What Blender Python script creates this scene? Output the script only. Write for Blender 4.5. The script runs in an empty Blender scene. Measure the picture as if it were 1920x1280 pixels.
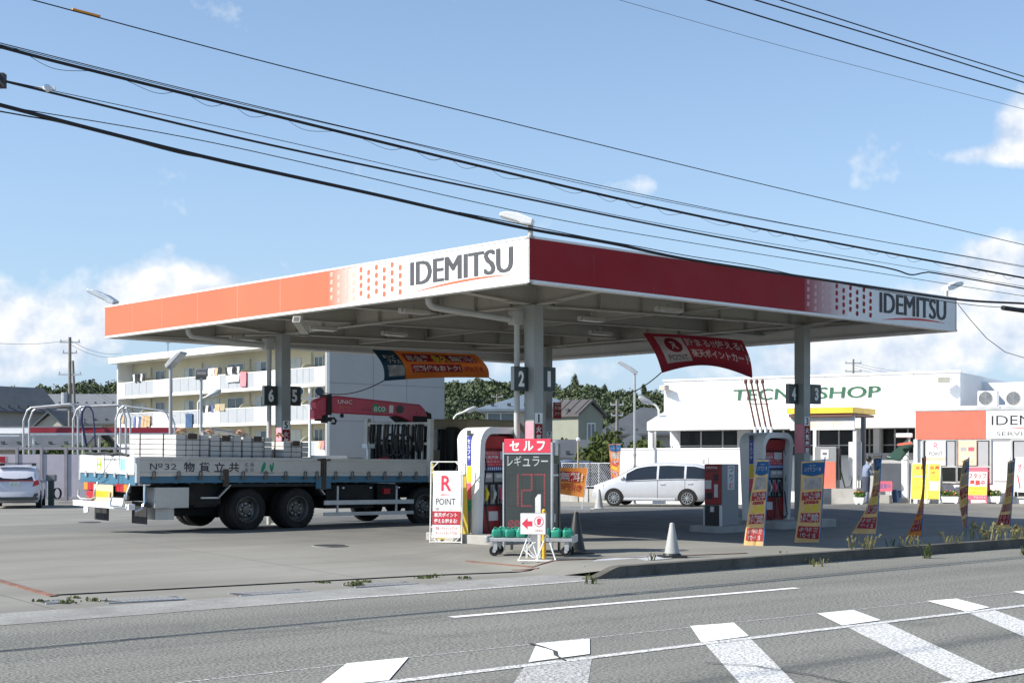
import bpy, bmesh, math, random
import numpy as np
from mathutils import Vector, Matrix
random.seed(7); RNG=np.random.default_rng(7)
SC=bpy.context.scene
COL=SC.collection
rad=math.radians
# ------------------------------------------------------------------ camera
F=2695.; U0=960.; V0=861.; H=1.75          # pixels of the 1920 wide photograph, horizon row, eye height
cd=bpy.data.cameras.new('camera'); cam=bpy.data.objects.new('camera',cd); COL.objects.link(cam)
cam.location=(0,0,H); cam.rotation_euler=(rad(90),0,0)
cd.sensor_width=36; cd.lens=36*F/1920; cd.shift_x=0; cd.shift_y=(V0-640)/1920
cd.clip_start=.1; cd.clip_end=5000
SC.camera=cam
# ------------------------------------------------------------------ light
SUN_EL=rad(38.5); SD=Vector((.96,.27,0)).normalized()     # direction the shadows fall on the ground
to_sun=Vector((-SD.x*math.cos(SUN_EL),-SD.y*math.cos(SUN_EL),math.sin(SUN_EL)))
ld=bpy.data.lights.new('sun','SUN'); ld.energy=5.0; ld.angle=rad(.5); ld.color=(1,.95,.87)
sun=bpy.data.objects.new('sun',ld); COL.objects.link(sun); sun.location=(-30,-10,40)
sun.rotation_euler=to_sun.to_track_quat('Z','Y').to_euler()
W=bpy.data.worlds.new('World'); SC.world=W; W.use_nodes=True
def build_world():
    nt=W.node_tree; nt.nodes.clear(); L=nt.links
    def nd(t,**k):
        n=nt.nodes.new(t)
        for a,b in k.items(): setattr(n,a,b)
        return n
    def ma(op,a,b=None,clamp=False):
        n=nd('ShaderNodeMath',operation=op,use_clamp=clamp)
        for i,x in enumerate((a,b)):
            if x is None: continue
            if isinstance(x,(int,float)): n.inputs[i].default_value=x
            else: L.new(x,n.inputs[i])
        return n.outputs[0]
    out=nd('ShaderNodeOutputWorld')
    sky=nd('ShaderNodeTexSky',sky_type='NISHITA',sun_disc=False,sun_elevation=SUN_EL)
    sky.sun_rotation=math.atan2(to_sun.x,to_sun.y)
    sky.altitude=50; sky.air_density=1.0; sky.dust_density=.1; sky.ozone_density=1.6
    b1=nd('ShaderNodeBackground'); b1.inputs[1].default_value=.118
    L.new(sky.outputs[0],b1.inputs[0])
    tc=nd('ShaderNodeTexCoord'); sp=nd('ShaderNodeSeparateXYZ'); L.new(tc.outputs['Generated'],sp.inputs[0])
    y=ma('MAXIMUM',sp.outputs[1],.05)
    sx=ma('DIVIDE',sp.outputs[0],y); sz=ma('DIVIDE',sp.outputs[2],y)
    cb=nd('ShaderNodeCombineXYZ'); L.new(sx,cb.inputs[0]); L.new(sz,cb.inputs[1])
    def noise(off,scale,det):
        ad=nd('ShaderNodeVectorMath',operation='ADD'); L.new(cb.outputs[0],ad.inputs[0]); ad.inputs[1].default_value=off
        n=nd('ShaderNodeTexNoise'); n.inputs['Scale'].default_value=scale; n.inputs['Detail'].default_value=det
        n.inputs['Roughness'].default_value=.56
        L.new(ad.outputs[0],n.inputs['Vector']); return n.outputs['Fac']
    blobs=[(250,560,185,80,1.15),(390,560,120,48,.9),(75,662,160,56,1.05),(50,625,80,50,.8),(-150,600,220,90,.8),(1905,235,70,62,1.0),(1850,290,80,22,.7),
           (1890,520,110,75,1.2),(1790,600,220,70,1.0),(1560,670,330,52,1.0),(1345,305,46,32,.42),(1200,352,40,26,.36),(1385,415,26,28,.34),(1000,690,160,30,.5),(2150,450,260,200,.8)]
    tot=None
    for cu,cv,ru,rv,amp in blobs:
        qx=ma('MULTIPLY',ma('SUBTRACT',sx,(cu-U0)/F),F/ru); qz=ma('MULTIPLY',ma('SUBTRACT',sz,(V0-cv)/F),F/rv)
        q=ma('ADD',ma('MULTIPLY',qx,qx),ma('MULTIPLY',qz,qz))
        g=ma('MULTIPLY',ma('POWER',2.718,ma('MULTIPLY',q,-1.)),amp)
        tot=g if tot is None else ma('ADD',tot,g)
    n1=noise((3.1,1.7,.4),13.,7.); n2=noise((3.1+.0065,1.7-.0105,.4),13.,7.)
    dens=ma('ADD',tot,ma('MULTIPLY',ma('SUBTRACT',n1,.5),2.6))
    mask=ma('MULTIPLY',ma('SUBTRACT',dens,.42),2.0,True)
    mask=ma('MULTIPLY',mask,ma('GREATER_THAN',sp.outputs[1],.05))
    shade=ma('ADD',ma('MULTIPLY',ma('SUBTRACT',n1,n2),5.5),.5,True)
    low=ma('ADD',ma('MULTIPLY',sz,4.),.35,True)
    shade=ma('MULTIPLY',ma('ADD',ma('MULTIPLY',shade,.85),.15),ma('ADD',ma('MULTIPLY',low,.3),.7))
    mx=nd('ShaderNodeMix',data_type='RGBA'); L.new(shade,mx.inputs[0])
    mx.inputs[6].default_value=(.47,.58,.75,1); mx.inputs[7].default_value=(1.0,.98,.95,1)
    b2=nd('ShaderNodeBackground'); b2.inputs[1].default_value=.78; L.new(mx.outputs[2],b2.inputs[0])
    hz=ma('MULTIPLY',ma('POWER',2.718,ma('MULTIPLY',ma('MAXIMUM',sp.outputs[2],0.),-6.)),.95)
    b3=nd('ShaderNodeBackground'); b3.inputs[0].default_value=(.40,.59,.91,1); b3.inputs[1].default_value=.58
    m0=nd('ShaderNodeMixShader'); L.new(hz,m0.inputs[0]); L.new(b1.outputs[0],m0.inputs[1]); L.new(b3.outputs[0],m0.inputs[2]); b1=m0
    ms=nd('ShaderNodeMixShader'); L.new(ma('MULTIPLY',mask,.93),ms.inputs[0]); L.new(b1.outputs[0],ms.inputs[1]); L.new(b2.outputs[0],ms.inputs[2])
    L.new(ms.outputs[0],out.inputs[0])
build_world()
SC.view_settings.view_transform='Standard'; SC.view_settings.look='None'; SC.view_settings.exposure=.60; SC.view_settings.gamma=1
SC.render.engine='CYCLES'; SC.cycles.use_denoising=True; SC.cycles.max_bounces=6; SC.cycles.diffuse_bounces=3; SC.cycles.glossy_bounces=3
# ------------------------------------------------------------------ helpers
PHI=math.atan2(.6787,.7345)                 # canopy grid: local x = along the road side fascia, y = away from the road
A=(.7345,.6787); B=(-.6787,.7345)
R_=(.757,.653); N_=(-.653,.757); K_=(2.99,22.39); PSI=math.atan2(.653,.757)   # road direction, its normal, a point on the kerb
def lerp_tab(t,x):
    for (x0,y0),(x1,y1) in zip(t,t[1:]):
        if x<=x1: return y0+(y1-y0)*max(0,(x-x0)/(x1-x0))
    return t[-1][1]
def sm(x): x=min(1,max(0,x)); return x*x*(3-2*x)
SK=-2.4
def sd_of(X,Y): return R_[0]*(X-K_[0])+R_[1]*(Y-K_[1]), N_[0]*(X-K_[0])+N_[1]*(Y-K_[1])
def xy_of(s,d): return K_[0]+R_[0]*s+N_[0]*d, K_[1]+R_[1]*s+N_[1]*d
def gz_sd(s,d):
    h=lerp_tab([(-99,0),(.8,0),(2.1,.04),(6,.17),(11,.29),(15,.2),(20,.04),(26,0),(999,0)],d)
    w=sm((s-SK)/.7)
    if d<0: return 0
    return h*(1-w)+max(h,.17 if d<8 else h)*w
def gz(X,Y): return gz_sd(*sd_of(X,Y))
def GP(u,v,z=None):                          # ground point seen at photo pixel (u,v)
    Y=20.
    for i in range(80):
        zz=gz((u-U0)/F*Y,Y) if z is None else z
        Y=.6*Y+.4*F*(H-zz)/(v-V0)
    X=(u-U0)/F*Y
    return Vector((X,Y,gz(X,Y) if z is None else z))
def PT(u,v,Y): return Vector(((u-U0)/F*Y,Y,H+(V0-v)/F*Y))
def GX(u,Y): X=(u-U0)/F*Y; return Vector((X,Y,gz(X,Y)))
MATS={}
def mat(name,col=(.5,.5,.5),rough=.6,metal=0,var=.1,vs=2.,fine=.06,fs=40.,spec=.5,dirt=0,dirtcol=(.09,.075,.06),ds=1.5,bump=0,trans=False,emis=None,coat=0):
    if name in MATS: return MATS[name]
    m=bpy.data.materials.new(name); m.use_nodes=True; nt=m.node_tree; L=nt.links; b=nt.nodes['Principled BSDF']
    b.inputs['Roughness'].default_value=rough; b.inputs['Metallic'].default_value=metal
    b.inputs['Specular IOR Level'].default_value=spec; b.inputs['Coat Weight'].default_value=coat
    tc=nt.nodes.new('ShaderNodeTexCoord')
    def noise(sc,det=4):
        n=nt.nodes.new('ShaderNodeTexNoise'); n.inputs['Scale'].default_value=sc; n.inputs['Detail'].default_value=det
        L.new(tc.outputs['Object'],n.inputs['Vector']); return n.outputs['Fac']
    def mp(x,a,b_,c,d):
        n=nt.nodes.new('ShaderNodeMapRange'); L.new(x,n.inputs[0])
        for i,q in enumerate((a,b_,c,d)): n.inputs[1+i].default_value=q
        return n.outputs[0]
    f1=mp(noise(vs),.3,.7,1-var,1+var); f2=mp(noise(fs,2),.3,.7,1-fine,1+fine)
    mu=nt.nodes.new('ShaderNodeMath'); mu.operation='MULTIPLY'; L.new(f1,mu.inputs[0]); L.new(f2,mu.inputs[1])
    hs=nt.nodes.new('ShaderNodeVectorMath'); hs.operation='SCALE'; hs.inputs[0].default_value=col[:3]; L.new(mu.outputs[0],hs.inputs['Scale'])
    cur=hs.outputs[0]
    if dirt:
        dm=mp(noise(ds,6),.62-.25*dirt,.8,0,min(1,dirt*1.3))
        mx=nt.nodes.new('ShaderNodeMix'); mx.data_type='RGBA'; L.new(dm,mx.inputs[0]); L.new(cur,mx.inputs[6]); mx.inputs[7].default_value=(*dirtcol,1); cur=mx.outputs[2]
    L.new(cur,b.inputs['Base Color'])
    L.new(mp(noise(vs*2.3),.3,.7,max(.02,rough-.08),min(1,rough+.08)),b.inputs['Roughness'])
    if bump:
        bp=nt.nodes.new('ShaderNodeBump'); bp.inputs['Strength'].default_value=bump; bp.inputs['Distance'].default_value=.02; L.new(noise(fs,3),bp.inputs['Height']); L.new(bp.outputs[0],b.inputs['Normal'])
    if emis: b.inputs['Emission Color'].default_value=(*emis[:3],1); b.inputs['Emission Strength'].default_value=emis[3]
    if trans:
        td=nt.nodes.new('ShaderNodeBsdfTranslucent'); L.new(cur,td.inputs[0]); ms=nt.nodes.new('ShaderNodeMixShader'); ms.inputs[0].default_value=.45
        L.new(b.outputs[0],ms.inputs[1]); L.new(td.outputs[0],ms.inputs[2]); L.new(ms.outputs[0],nt.nodes['Material Output'].inputs[0])
    MATS[name]=m; return m
def tag(o,label=None,cat=None,group=None,kind=None):
    if label: o['label']=label
    if cat: o['category']=cat
    if group: o['group']=group
    if kind: o['kind']=kind
    return o
def thing(name,label,cat,loc=(0,0,0),rz=0,group=None,rot=None):
    o=bpy.data.objects.new(name,None); COL.objects.link(o); o.location=loc
    o.rotation_euler=rot if rot else (0,0,rz); o.empty_display_size=.2
    return tag(o,label,cat,group)
def copy_tree(o,parent=None):
    c=o.copy(); COL.objects.link(c)
    if parent is not None: c.parent=parent
    for ch in list(o.children): copy_tree(ch,c)
    return c
class MB:
    def __init__(s): s.v=[]; s.f=[]; s.m=[]; s.cur=0
    def add(s,vs,fs):
        n=len(s.v); s.v+= [tuple(q) for q in vs]; s.f+=[tuple(i+n for i in f) for f in fs]; s.m+=[s.cur]*len(fs); return s
    def mi(s,i): s.cur=i; return s
    def face(s,*p): return s.add(p,[tuple(range(len(p)))])
    def box(s,x0,x1,y0,y1,z0,z1,M=None):
        p=[Vector((x,y,z)) for z in (z0,z1) for y in (y0,y1) for x in (x0,x1)]
        if M: p=[M@q for q in p]
        return s.add(p,[(0,2,3,1),(4,5,7,6),(0,1,5,4),(1,3,7,5),(3,2,6,7),(2,0,4,6)])
    def bar(s,p0,p1,w,h,up=(0,0,1)):         # rectangular bar between two points
        p0=Vector(p0);p1=Vector(p1);d=(p1-p0).normalized();u=Vector(up)
        if abs(d.dot(u))>.98: u=Vector((0,1,0))
        x=d.cross(u).normalized();y=x.cross(d)
        q=[]
        for p in (p0,p1):
            for a,b in ((-1,-1),(1,-1),(1,1),(-1,1)): q.append(p+x*a*w/2+y*b*h/2)
        return s.add(q,[(0,1,2,3),(7,6,5,4),(0,4,5,1),(1,5,6,2),(2,6,7,3),(3,7,4,0)])
    def prism(s,poly,lo,hi,ax='y',M=None):   # extrude a 2D outline along an axis
        n=len(poly)
        def mk(a,b,c):
            p=Vector((a,c,b) if ax=='y' else ((c,a,b) if ax=='x' else (a,b,c)))
            return M@p if M else p
        p=[mk(a,b,lo) for a,b in poly]+[mk(a,b,hi) for a,b in poly]
        return s.add(p,[tuple(range(n)),tuple(range(2*n-1,n-1,-1))]+[(i,(i+1)%n,n+(i+1)%n,n+i) for i in range(n)])
    def tube(s,pts,r,n=8,closed=False):
        pts=[Vector(p) for p in pts]; N=len(pts); rs=r if isinstance(r,(list,tuple)) else [r]*N
        rings=[]; prev=None
        for i,p in enumerate(pts):
            d=(pts[min(i+1,N-1)]-pts[max(i-1,0)]) if not closed else (pts[(i+1)%N]-pts[i-1])
            d.normalize()
            if prev is None:
                u=Vector((0,0,1)) if abs(d.z)<.9 else Vector((1,0,0)); x=d.cross(u).normalized()
            else: x=(prev-d*prev.dot(d)).normalized()
            prev=x; y=d.cross(x)
            rings.append([p+(x*math.cos(2*math.pi*k/n)+y*math.sin(2*math.pi*k/n))*rs[i] for k in range(n)])
        v=[q for rg in rings for q in rg]; f=[]
        for i in range(N if closed else N-1):
            for k in range(n):
                a=i*n;b=((i+1)%N)*n; f.append((a+k,a+(k+1)%n,b+(k+1)%n,b+k))
        if not closed: f+= [tuple(range(n-1,-1,-1)),tuple((N-1)*n+k for k in range(n))]
        return s.add(v,f)
    def cyl(s,p0,p1,r0,r1=None,n=16): return s.tube([p0,p1],[r0,r0 if r1 is None else r1],n)
    def lathe(s,prof,n=16,M=None,caps=True):           # profile of (r,z), closed by caps
        v=[];f=[]
        for r,z in prof:
            for k in range(n): v.append(Vector((r*math.cos(2*math.pi*k/n),r*math.sin(2*math.pi*k/n),z)))
        if M: v=[M@q for q in v]
        for i in range(len(prof)-1):
            for k in range(n): f.append((i*n+k,i*n+(k+1)%n,(i+1)*n+(k+1)%n,(i+1)*n+k))
        if caps: f+=[tuple(range(n-1,-1,-1)),tuple((len(prof)-1)*n+k for k in range(n))]
        return s.add(v,f)
    def ball(s,c,r,n=12,m=8,sx=1,sy=1,sz=1):
        c=Vector(c); pr=[]
        for j in range(m+1):
            t=math.pi*j/m; pr.append((max(1e-4,math.sin(t))*r,-math.cos(t)*r))
        return s.lathe(pr,n,Matrix.Translation(c)@Matrix.Diagonal((sx,sy,sz,1)))
    def sheet(s,fn,nu,nv):
        v=[fn(i/nu,j/nv) for j in range(nv+1) for i in range(nu+1)]; w=nu+1
        return s.add(v,[(j*w+i,j*w+i+1,(j+1)*w+i+1,(j+1)*w+i) for j in range(nv) for i in range(nu)])
    def build(s,name,mats,parent=None,smooth=False,bevel=0,loc=None):
        me=bpy.data.meshes.new(name); me.from_pydata(s.v,[],s.f)
        if not isinstance(mats,(list,tuple)): mats=[mats]
        for m in mats: me.materials.append(MATS[m] if isinstance(m,str) else m)
        if len(mats)>1: me.polygons.foreach_set('material_index',s.m)
        me.update()
        bm=bmesh.new(); bm.from_mesh(me); bmesh.ops.recalc_face_normals(bm,faces=bm.faces); bm.to_mesh(me); bm.free()
        if smooth:
            me.shade_smooth()
            if hasattr(me,'set_sharp_from_angle'): me.set_sharp_from_angle(angle=rad(40))
            else:
                bm=bmesh.new(); bm.from_mesh(me)
                for e in bm.edges:
                    if len(e.link_faces)==2 and e.calc_face_angle(0)>rad(40): e.smooth=False
                bm.to_mesh(me); bm.free()
        o=bpy.data.objects.new(name,me); COL.objects.link(o)
        if parent is not None: o.parent=parent
        if loc: o.location=loc
        if bevel:
            bv=o.modifiers.new('bevel','BEVEL'); bv.width=bevel; bv.segments=2; bv.limit_method='ANGLE'; bv.angle_limit=rad(40)
        return o
_TX={}
def text_geo(t,bold=0.):
    k=(t,bold)
    if k not in _TX:
        cu=bpy.data.curves.new('txt','FONT'); cu.body=t; cu.resolution_u=3; cu.offset=bold
        ob=bpy.data.objects.new('txt',cu); COL.objects.link(ob)
        me=bpy.data.meshes.new_from_object(ob.evaluated_get(bpy.context.evaluated_depsgraph_get()))
        v=np.array([q.co[:2] for q in me.vertices]) if len(me.vertices) else np.zeros((0,2)); f=[tuple(p.vertices) for p in me.polygons]
        if len(v):
            lo=v.min(0); hi=v.max(0); v=(v-lo)/np.maximum(hi-lo,1e-6); asp=(hi-lo)[0]/max(1e-6,(hi-lo)[1])
        else: asp=1
        bpy.data.objects.remove(ob); bpy.data.meshes.remove(me); bpy.data.curves.remove(cu)
        _TX[k]=(v,f,asp)
    return _TX[k]
def lettering(parent,name,items,material,fn,off=0.,keep=False):
    # items: (text, x0, y0, x1, y1[, bold]) boxes in the sheet's own coordinates; fn maps (x, y, off) to 3D
    m=MB()
    for it in items:
        t,x0,y0,x1,y1=it[:5]; b=it[5] if len(it)>5 else .0
        if isinstance(t,str):
            v,f,asp=text_geo(t,b); wmax=abs(y1-y0)*asp*1.25
            if len(t)==1 and abs(x1-x0)>wmax: c=(x0+x1)/2; s_=math.copysign(wmax/2,x1-x0); x0,x1=c-s_,c+s_
        elif len(t)==24:                      # discs as rings of small faces, so that they follow curved sheets
            e=np.array(t,float)-.5; v=np.concatenate([e*q+.5 for q in (.001,.3,.6,.85,1.)]); f=[(i*24+k,i*24+(k+1)%24,(i+1)*24+(k+1)%24,(i+1)*24+k) for i in range(4) for k in range(24)]
        else: v,f=np.array(t,float),[tuple(range(len(t)))]
        m.add([fn(x0+(x1-x0)*p[0],y0+(y1-y0)*p[1],off) for p in v],f)
    me_o=m.build(name,material,parent); return me_o
RECT=[(0,0),(1,0),(1,1),(0,1)]
def circ(n=24): return [(.5+.5*math.cos(2*math.pi*k/n),.5+.5*math.sin(2*math.pi*k/n)) for k in range(n)]
def swoosh(n=16):                             # thin arc, thick in the middle
    up=[(i/n,math.sin(math.pi*i/n*.75+.05)) for i in range(n+1)]; lo=[(i/n,math.sin(math.pi*i/n*.75+.05)-.34*math.sin(math.pi*i/n)-.02) for i in range(n,-1,-1)]
    p=np.array(up+lo); p=(p-p.min(0))/(p.max(0)-p.min(0)); return [tuple(q) for q in p]
def face_y(y0,sgn=1): return lambda x,y,o: (x,y0-o*sgn,y)       # sheet standing in the xz plane, front towards -y
def face_x(x0): return lambda x,y,o: (x0-o,-x,y)               # sheet in the yz plane, front towards -x
# ------------------------------------------------------------------ materials
def sheet_mat(name,build):
    m=bpy.data.materials.new(name); m.use_nodes=True; nt=m.node_tree; L=nt.links; b=nt.nodes['Principled BSDF']
    tc=nt.nodes.new('ShaderNodeTexCoord')
    class G: pass
    g=G(); g.nt=nt; g.L=L; g.b=b
    def noise(sc,det=4,stretch=None,rough=.5,vec=None):
        v=tc.outputs['Object']
        if stretch:
            mp=nt.nodes.new('ShaderNodeMapping'); mp.inputs['Scale'].default_value=stretch[:3]
            if len(stretch)>3: mp.inputs['Rotation'].default_value=(0,0,stretch[3])
            L.new(v,mp.inputs[0]); v=mp.outputs[0]
        n=nt.nodes.new('ShaderNodeTexNoise'); n.inputs['Scale'].default_value=sc; n.inputs['Detail'].default_value=det; n.inputs['Roughness'].default_value=rough
        L.new(v,n.inputs['Vector']); return n.outputs['Fac']
    def mr(x,a,b_,c,d):
        n=nt.nodes.new('ShaderNodeMapRange'); L.new(x,n.inputs[0])
        for i,q in enumerate((a,b_,c,d)): n.inputs[1+i].default_value=q
        return n.outputs[0]
    def mix(f,a,b_,mode='MIX'):
        n=nt.nodes.new('ShaderNodeMix'); n.data_type='RGBA'; n.blend_type=mode
        if isinstance(f,(int,float)): n.inputs[0].default_value=f
        else: L.new(f,n.inputs[0])
        for i,q in ((6,a),(7,b_)):
            if isinstance(q,tuple): n.inputs[i].default_value=(*q[:3],1)
            else: L.new(q,n.inputs[i])
        return n.outputs[2]
    def bump(x,st,dist=.01):
        n=nt.nodes.new('ShaderNodeBump'); n.inputs['Strength'].default_value=st; n.inputs['Distance'].default_value=dist; L.new(x,n.inputs['Height']); L.new(n.outputs[0],b.inputs['Normal'])
    g.noise=noise; g.mr=mr; g.mix=mix; g.bump=bump; g.tc=tc
    build(g); MATS[name]=m; return m
def _asphalt(g,base=(.162,.163,.146)):
    s=g.noise(34,3,rough=.75); s2=g.noise(19,2); big=g.noise(.35,5); tr=g.noise(.5,4,(.05,2.0,1,0)); pt=g.noise(.9,5)
    c=g.mix(g.mr(s,.36,.64,0,1),(base[0]*.10,base[1]*.10,base[2]*.10),(base[0]*2.3,base[1]*2.3,base[2]*2.27))
    c=g.mix(g.mr(s2,.62,.72,0,.55),c,(.30,.30,.29))
    c=g.mix(g.mr(big,.35,.7,0,.35),c,(base[0]*.72,base[1]*.72,base[2]*.72))
    c=g.mix(g.mr(tr,.5,.72,0,.45),c,(base[0]*1.45,base[1]*1.45,base[2]*1.43)); c=g.mix(g.mr(tr,.5,.28,0,.4),c,(base[0]*.5,base[1]*.5,base[2]*.5)); c=g.mix(g.mr(pt,.62,.75,0,.35),c,(base[0]*.45,base[1]*.45,base[2]*.45))
    g.L.new(c,g.b.inputs['Base Color']); g.b.inputs['Roughness'].default_value=.85; g.b.inputs['Specular IOR Level'].default_value=.3; g.bump(s,.5,.012)
    return c
sheet_mat('asphalt',lambda g:_asphalt(g))
def _paint(g,worn):
    c=None
    s=g.noise(34,3,rough=.75); w=g.noise(7,6,rough=.7); big=g.noise(1.1,3)
    p=g.mix(g.mr(g.noise(4,5),.3,.7,0,.5),(.86,.86,.84),(.70,.70,.68))
    a=g.mix(g.mr(s,.32,.68,0,1),(.09,.09,.085),(.36,.36,.34))
    m=g.mr(s,.5-.2*worn,.62,0,1) if worn>.5 else g.mr(w,.64-.1*worn,.7,0,.8)
    if worn>.5: m=g.mr(s,.56,.44,.1,.85) if worn<.85 else g.mr(s,.56,.44,.45,1.0)
    c=g.mix(m,p,a)
    g.L.new(c,g.b.inputs['Base Color']); g.b.inputs['Roughness'].default_value=.7
sheet_mat('road_paint',lambda g:_paint(g,.2)); sheet_mat('worn_paint',lambda g:_paint(g,.7)); sheet_mat('faint_paint',lambda g:_paint(g,.95))
def _pad(g):
    big=g.noise(.16,5); st=g.noise(.55,6,(.35,1.6,1,.35)); f=g.noise(30,3); pt=g.noise(1.6,5)
    c=g.mix(g.mr(big,.35,.65,0,1),(.215,.212,.188),(.272,.268,.240))
    c=g.mix(g.mr(st,.42,.70,0,.75),c,(.165,.158,.140))
    c=g.mix(g.mr(pt,.6,.78,0,.5),c,(.175,.167,.148))
    c=g.mix(g.mr(f,.3,.7,.0,.3),c,(.23,.22,.19))
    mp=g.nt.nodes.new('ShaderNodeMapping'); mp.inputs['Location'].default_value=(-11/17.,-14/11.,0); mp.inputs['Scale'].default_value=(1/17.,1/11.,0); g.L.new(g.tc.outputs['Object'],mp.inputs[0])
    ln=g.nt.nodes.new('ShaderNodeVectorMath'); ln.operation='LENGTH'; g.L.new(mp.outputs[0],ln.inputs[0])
    can_shade=g.mr(ln.outputs['Value'],.62,1.12,.95,0); shade_mix=g.nt.nodes.new('ShaderNodeMath'); shade_mix.operation='MULTIPLY'; g.L.new(can_shade,shade_mix.inputs[0]); g.L.new(g.mr(pt,.2,.6,.5,1),shade_mix.inputs[1])
    c=g.mix(shade_mix.outputs[0],c,(.085,.088,.088))  # canopy shade darkened into the slab colour, broken up by noise
    vo=g.nt.nodes.new('ShaderNodeTexBrick'); g.L.new(g.tc.outputs['Object'],vo.inputs['Vector'])
    vo.offset=0; vo.inputs['Scale'].default_value=1; vo.inputs['Brick Width'].default_value=5; vo.inputs['Row Height'].default_value=4.2; vo.inputs['Mortar Size'].default_value=.012; vo.inputs['Mortar Smooth'].default_value=0
    c=g.mix(vo.outputs['Fac'],c,(.13,.125,.115))
    g.L.new(c,g.b.inputs['Base Color']); g.b.inputs['Roughness'].default_value=.88; g.b.inputs['Specular IOR Level'].default_value=.25; g.bump(f,.15,.01)
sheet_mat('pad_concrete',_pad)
mat('soil',(.17,.165,.13),.95,var=.35,vs=.05,dirt=.4,ds=.3)
mat('kerb_concrete',(.10,.095,.08),.9,var=.3,vs=1.5,fine=.15,dirt=.7,dirtcol=(.05,.047,.04),ds=2.2,bump=.2)
mat('gutter_concrete',(.26,.26,.245),.9,var=.15,vs=1.2,fine=.18,fs=25,dirt=.4)
mat('concrete',(.36,.35,.32),.9,var=.2,vs=1.2,dirt=.5,dirtcol=(.14,.13,.11))
mat('rust',(.20,.105,.075),.85,var=.3,vs=6,dirt=.4); mat('slot_black',(.012,.012,.012),.9); mat('pit_dark',(.06,.06,.06),.9)
mat('grate_steel',(.50,.50,.50),.5); mat('iron',(.06,.06,.06),.6,metal=.5)
mat('weed',(.10,.125,.04),.8,var=.3,vs=5,trans=True); mat('straw',(.27,.25,.11),.8,var=.3,vs=8,trans=True)
# ------------------------------------------------------------------ ground, road, forecourt
m=MB(); m.sheet(lambda a,b:(-1600+3200*a,-300+3300*b,-.3),8,8); tag(m.build('ground','soil'),kind='structure')
def road_frame(o): o.location=(K_[0],K_[1],0); o.rotation_euler=(0,0,PSI); return o
m=MB(); m.sheet(lambda a,b:(-120+320*a,-34+34*b,0),40,8); road=road_frame(tag(m.build('road','asphalt'),kind='structure'))
m=MB(); m.sheet(lambda a,b:(-120+320*a,-45+11*b,.12),20,2); road_frame(tag(m.build('pavement','gutter_concrete'),kind='structure'))
# forecourt slab, in the road frame: x = along the road, y = distance behind the kerb line
def gutter_end(s): return .95*(1-sm((s-SK)/.5))
xs=[-70+1.0*i for i in range(58)]+[-12+.25*i for i in range(64)]+[4+1.*i for i in range(70)]
ys=[0,.25,.5,.75,1,1.4,1.8,2.2,2.6,3,3.5,4,4.5,5,6,7,8,9,10,11,12,13,14,15,16,17,18,20,22,24,26,28,32,40,60,90]
m=MB(); v=[]
for yy in ys:
    for x in xs:
        g0=.95*(1-sm((x-SK)/.5))+.18*sm((x-SK)/.5); y2=g0+yy*(1 if yy<4 else 1)
        v.append((x,y2,gz_sd(x,y2)))
w=len(xs); m.add(v,[(j*w+i,j*w+i+1,(j+1)*w+i+1,(j+1)*w+i) for j in range(len(ys)-1) for i in range(w-1)])
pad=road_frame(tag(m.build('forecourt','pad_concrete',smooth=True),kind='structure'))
# kerb and gutter
m=MB()
prev=None
def ksec(s): return .03+.145*sm((s-SK)/.62)
ks=[SK-.05+.62*i/8 for i in range(9)]+[SK+.7+.6*i for i in range(130)]
for a,b in zip(ks,ks[1:]):
    g=.006 if a>SK+.6 else 0
    m.add([(a+g,0,-.05),(b,0,-.05),(b,.015,ksec(b)),(a+g,.015,ksec(a)),(a+g,.18,ksec(a)+.004),(b,.18,ksec(b)+.004),(a+g,.18,-.05),(b,.18,-.05)],[(0,1,2,3),(3,2,5,4),(0,3,4,6),(1,7,5,2)])
road_frame(tag(m.build('kerb','kerb_concrete'),kind='structure'))
m=MB(); m.sheet(lambda a,b:(-70+(70+SK+.9)*a,.0+.97*b,.004+.02*b),60,2); road_frame(tag(m.build('gutter','gutter_concrete'),kind='structure'))
def ground_poly(name,pts,material,z=.006,parent=None,sub=1):
    m=MB()
    ps=[GP(u,v,0.) for u,v in pts]; m.face(*[(p.x,p.y,z) for p in ps])
    o=m.build(name,material); return o
def ground_line(name,a,b,w,material,z=.006,n=24):
    pa=GP(*a,0.);pb=GP(*b,0.);d=(pb-pa).normalized();nn=Vector((-d.y,d.x,0))*w/2
    m=MB(); m.sheet(lambda i,j:tuple((pa+(pb-pa)*i+nn*(2*j-1)).xy)+(z,),n,1)
    return m.build(name,material)
mk=[]
mk.append(ground_line('edge_line',(125,1157.5),(790,1112),.11,'worn_paint')); mk.append(ground_line('edge_line',(790,1112),(1640,1047.3),.10,'worn_paint'))
mk.append(ground_line('lane_line',(846,1157),(1494,1102),.13,'road_paint'))
mk.append(ground_line('guide_line',(330,1280),(1004,1206.5),.035,'faint_paint',.003)); mk.append(ground_line('guide_line',(1004,1206.5),(1960,1104),.035,'faint_paint',.003))
mk.append(ground_line('centre_line',(640,1290),(1400,1197),.125,'worn_paint',.006)); mk.append(ground_line('centre_line',(1400,1197),(2150,1108),.125,'worn_paint',.006))
for q in ([(650,1244.5),(766,1233),(729,1276),(592,1290)],[(1006,1207),(1105.5,1198),(1106,1226.5),(991,1242)],[(1294,1174),(1376,1168),(1404,1193),(1315,1205)],[(1533,1150.5),(1600,1144),(1652,1163),(1579,1173)],
          [(1738,1127),(1793,1122.6),(1856,1139),(1811,1147)],[(1899,1109.5),(1945,1105),(2020,1120),(1975,1127)]):
    mk.append(ground_poly('hatch_block',q,'road_paint',.009))
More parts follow.
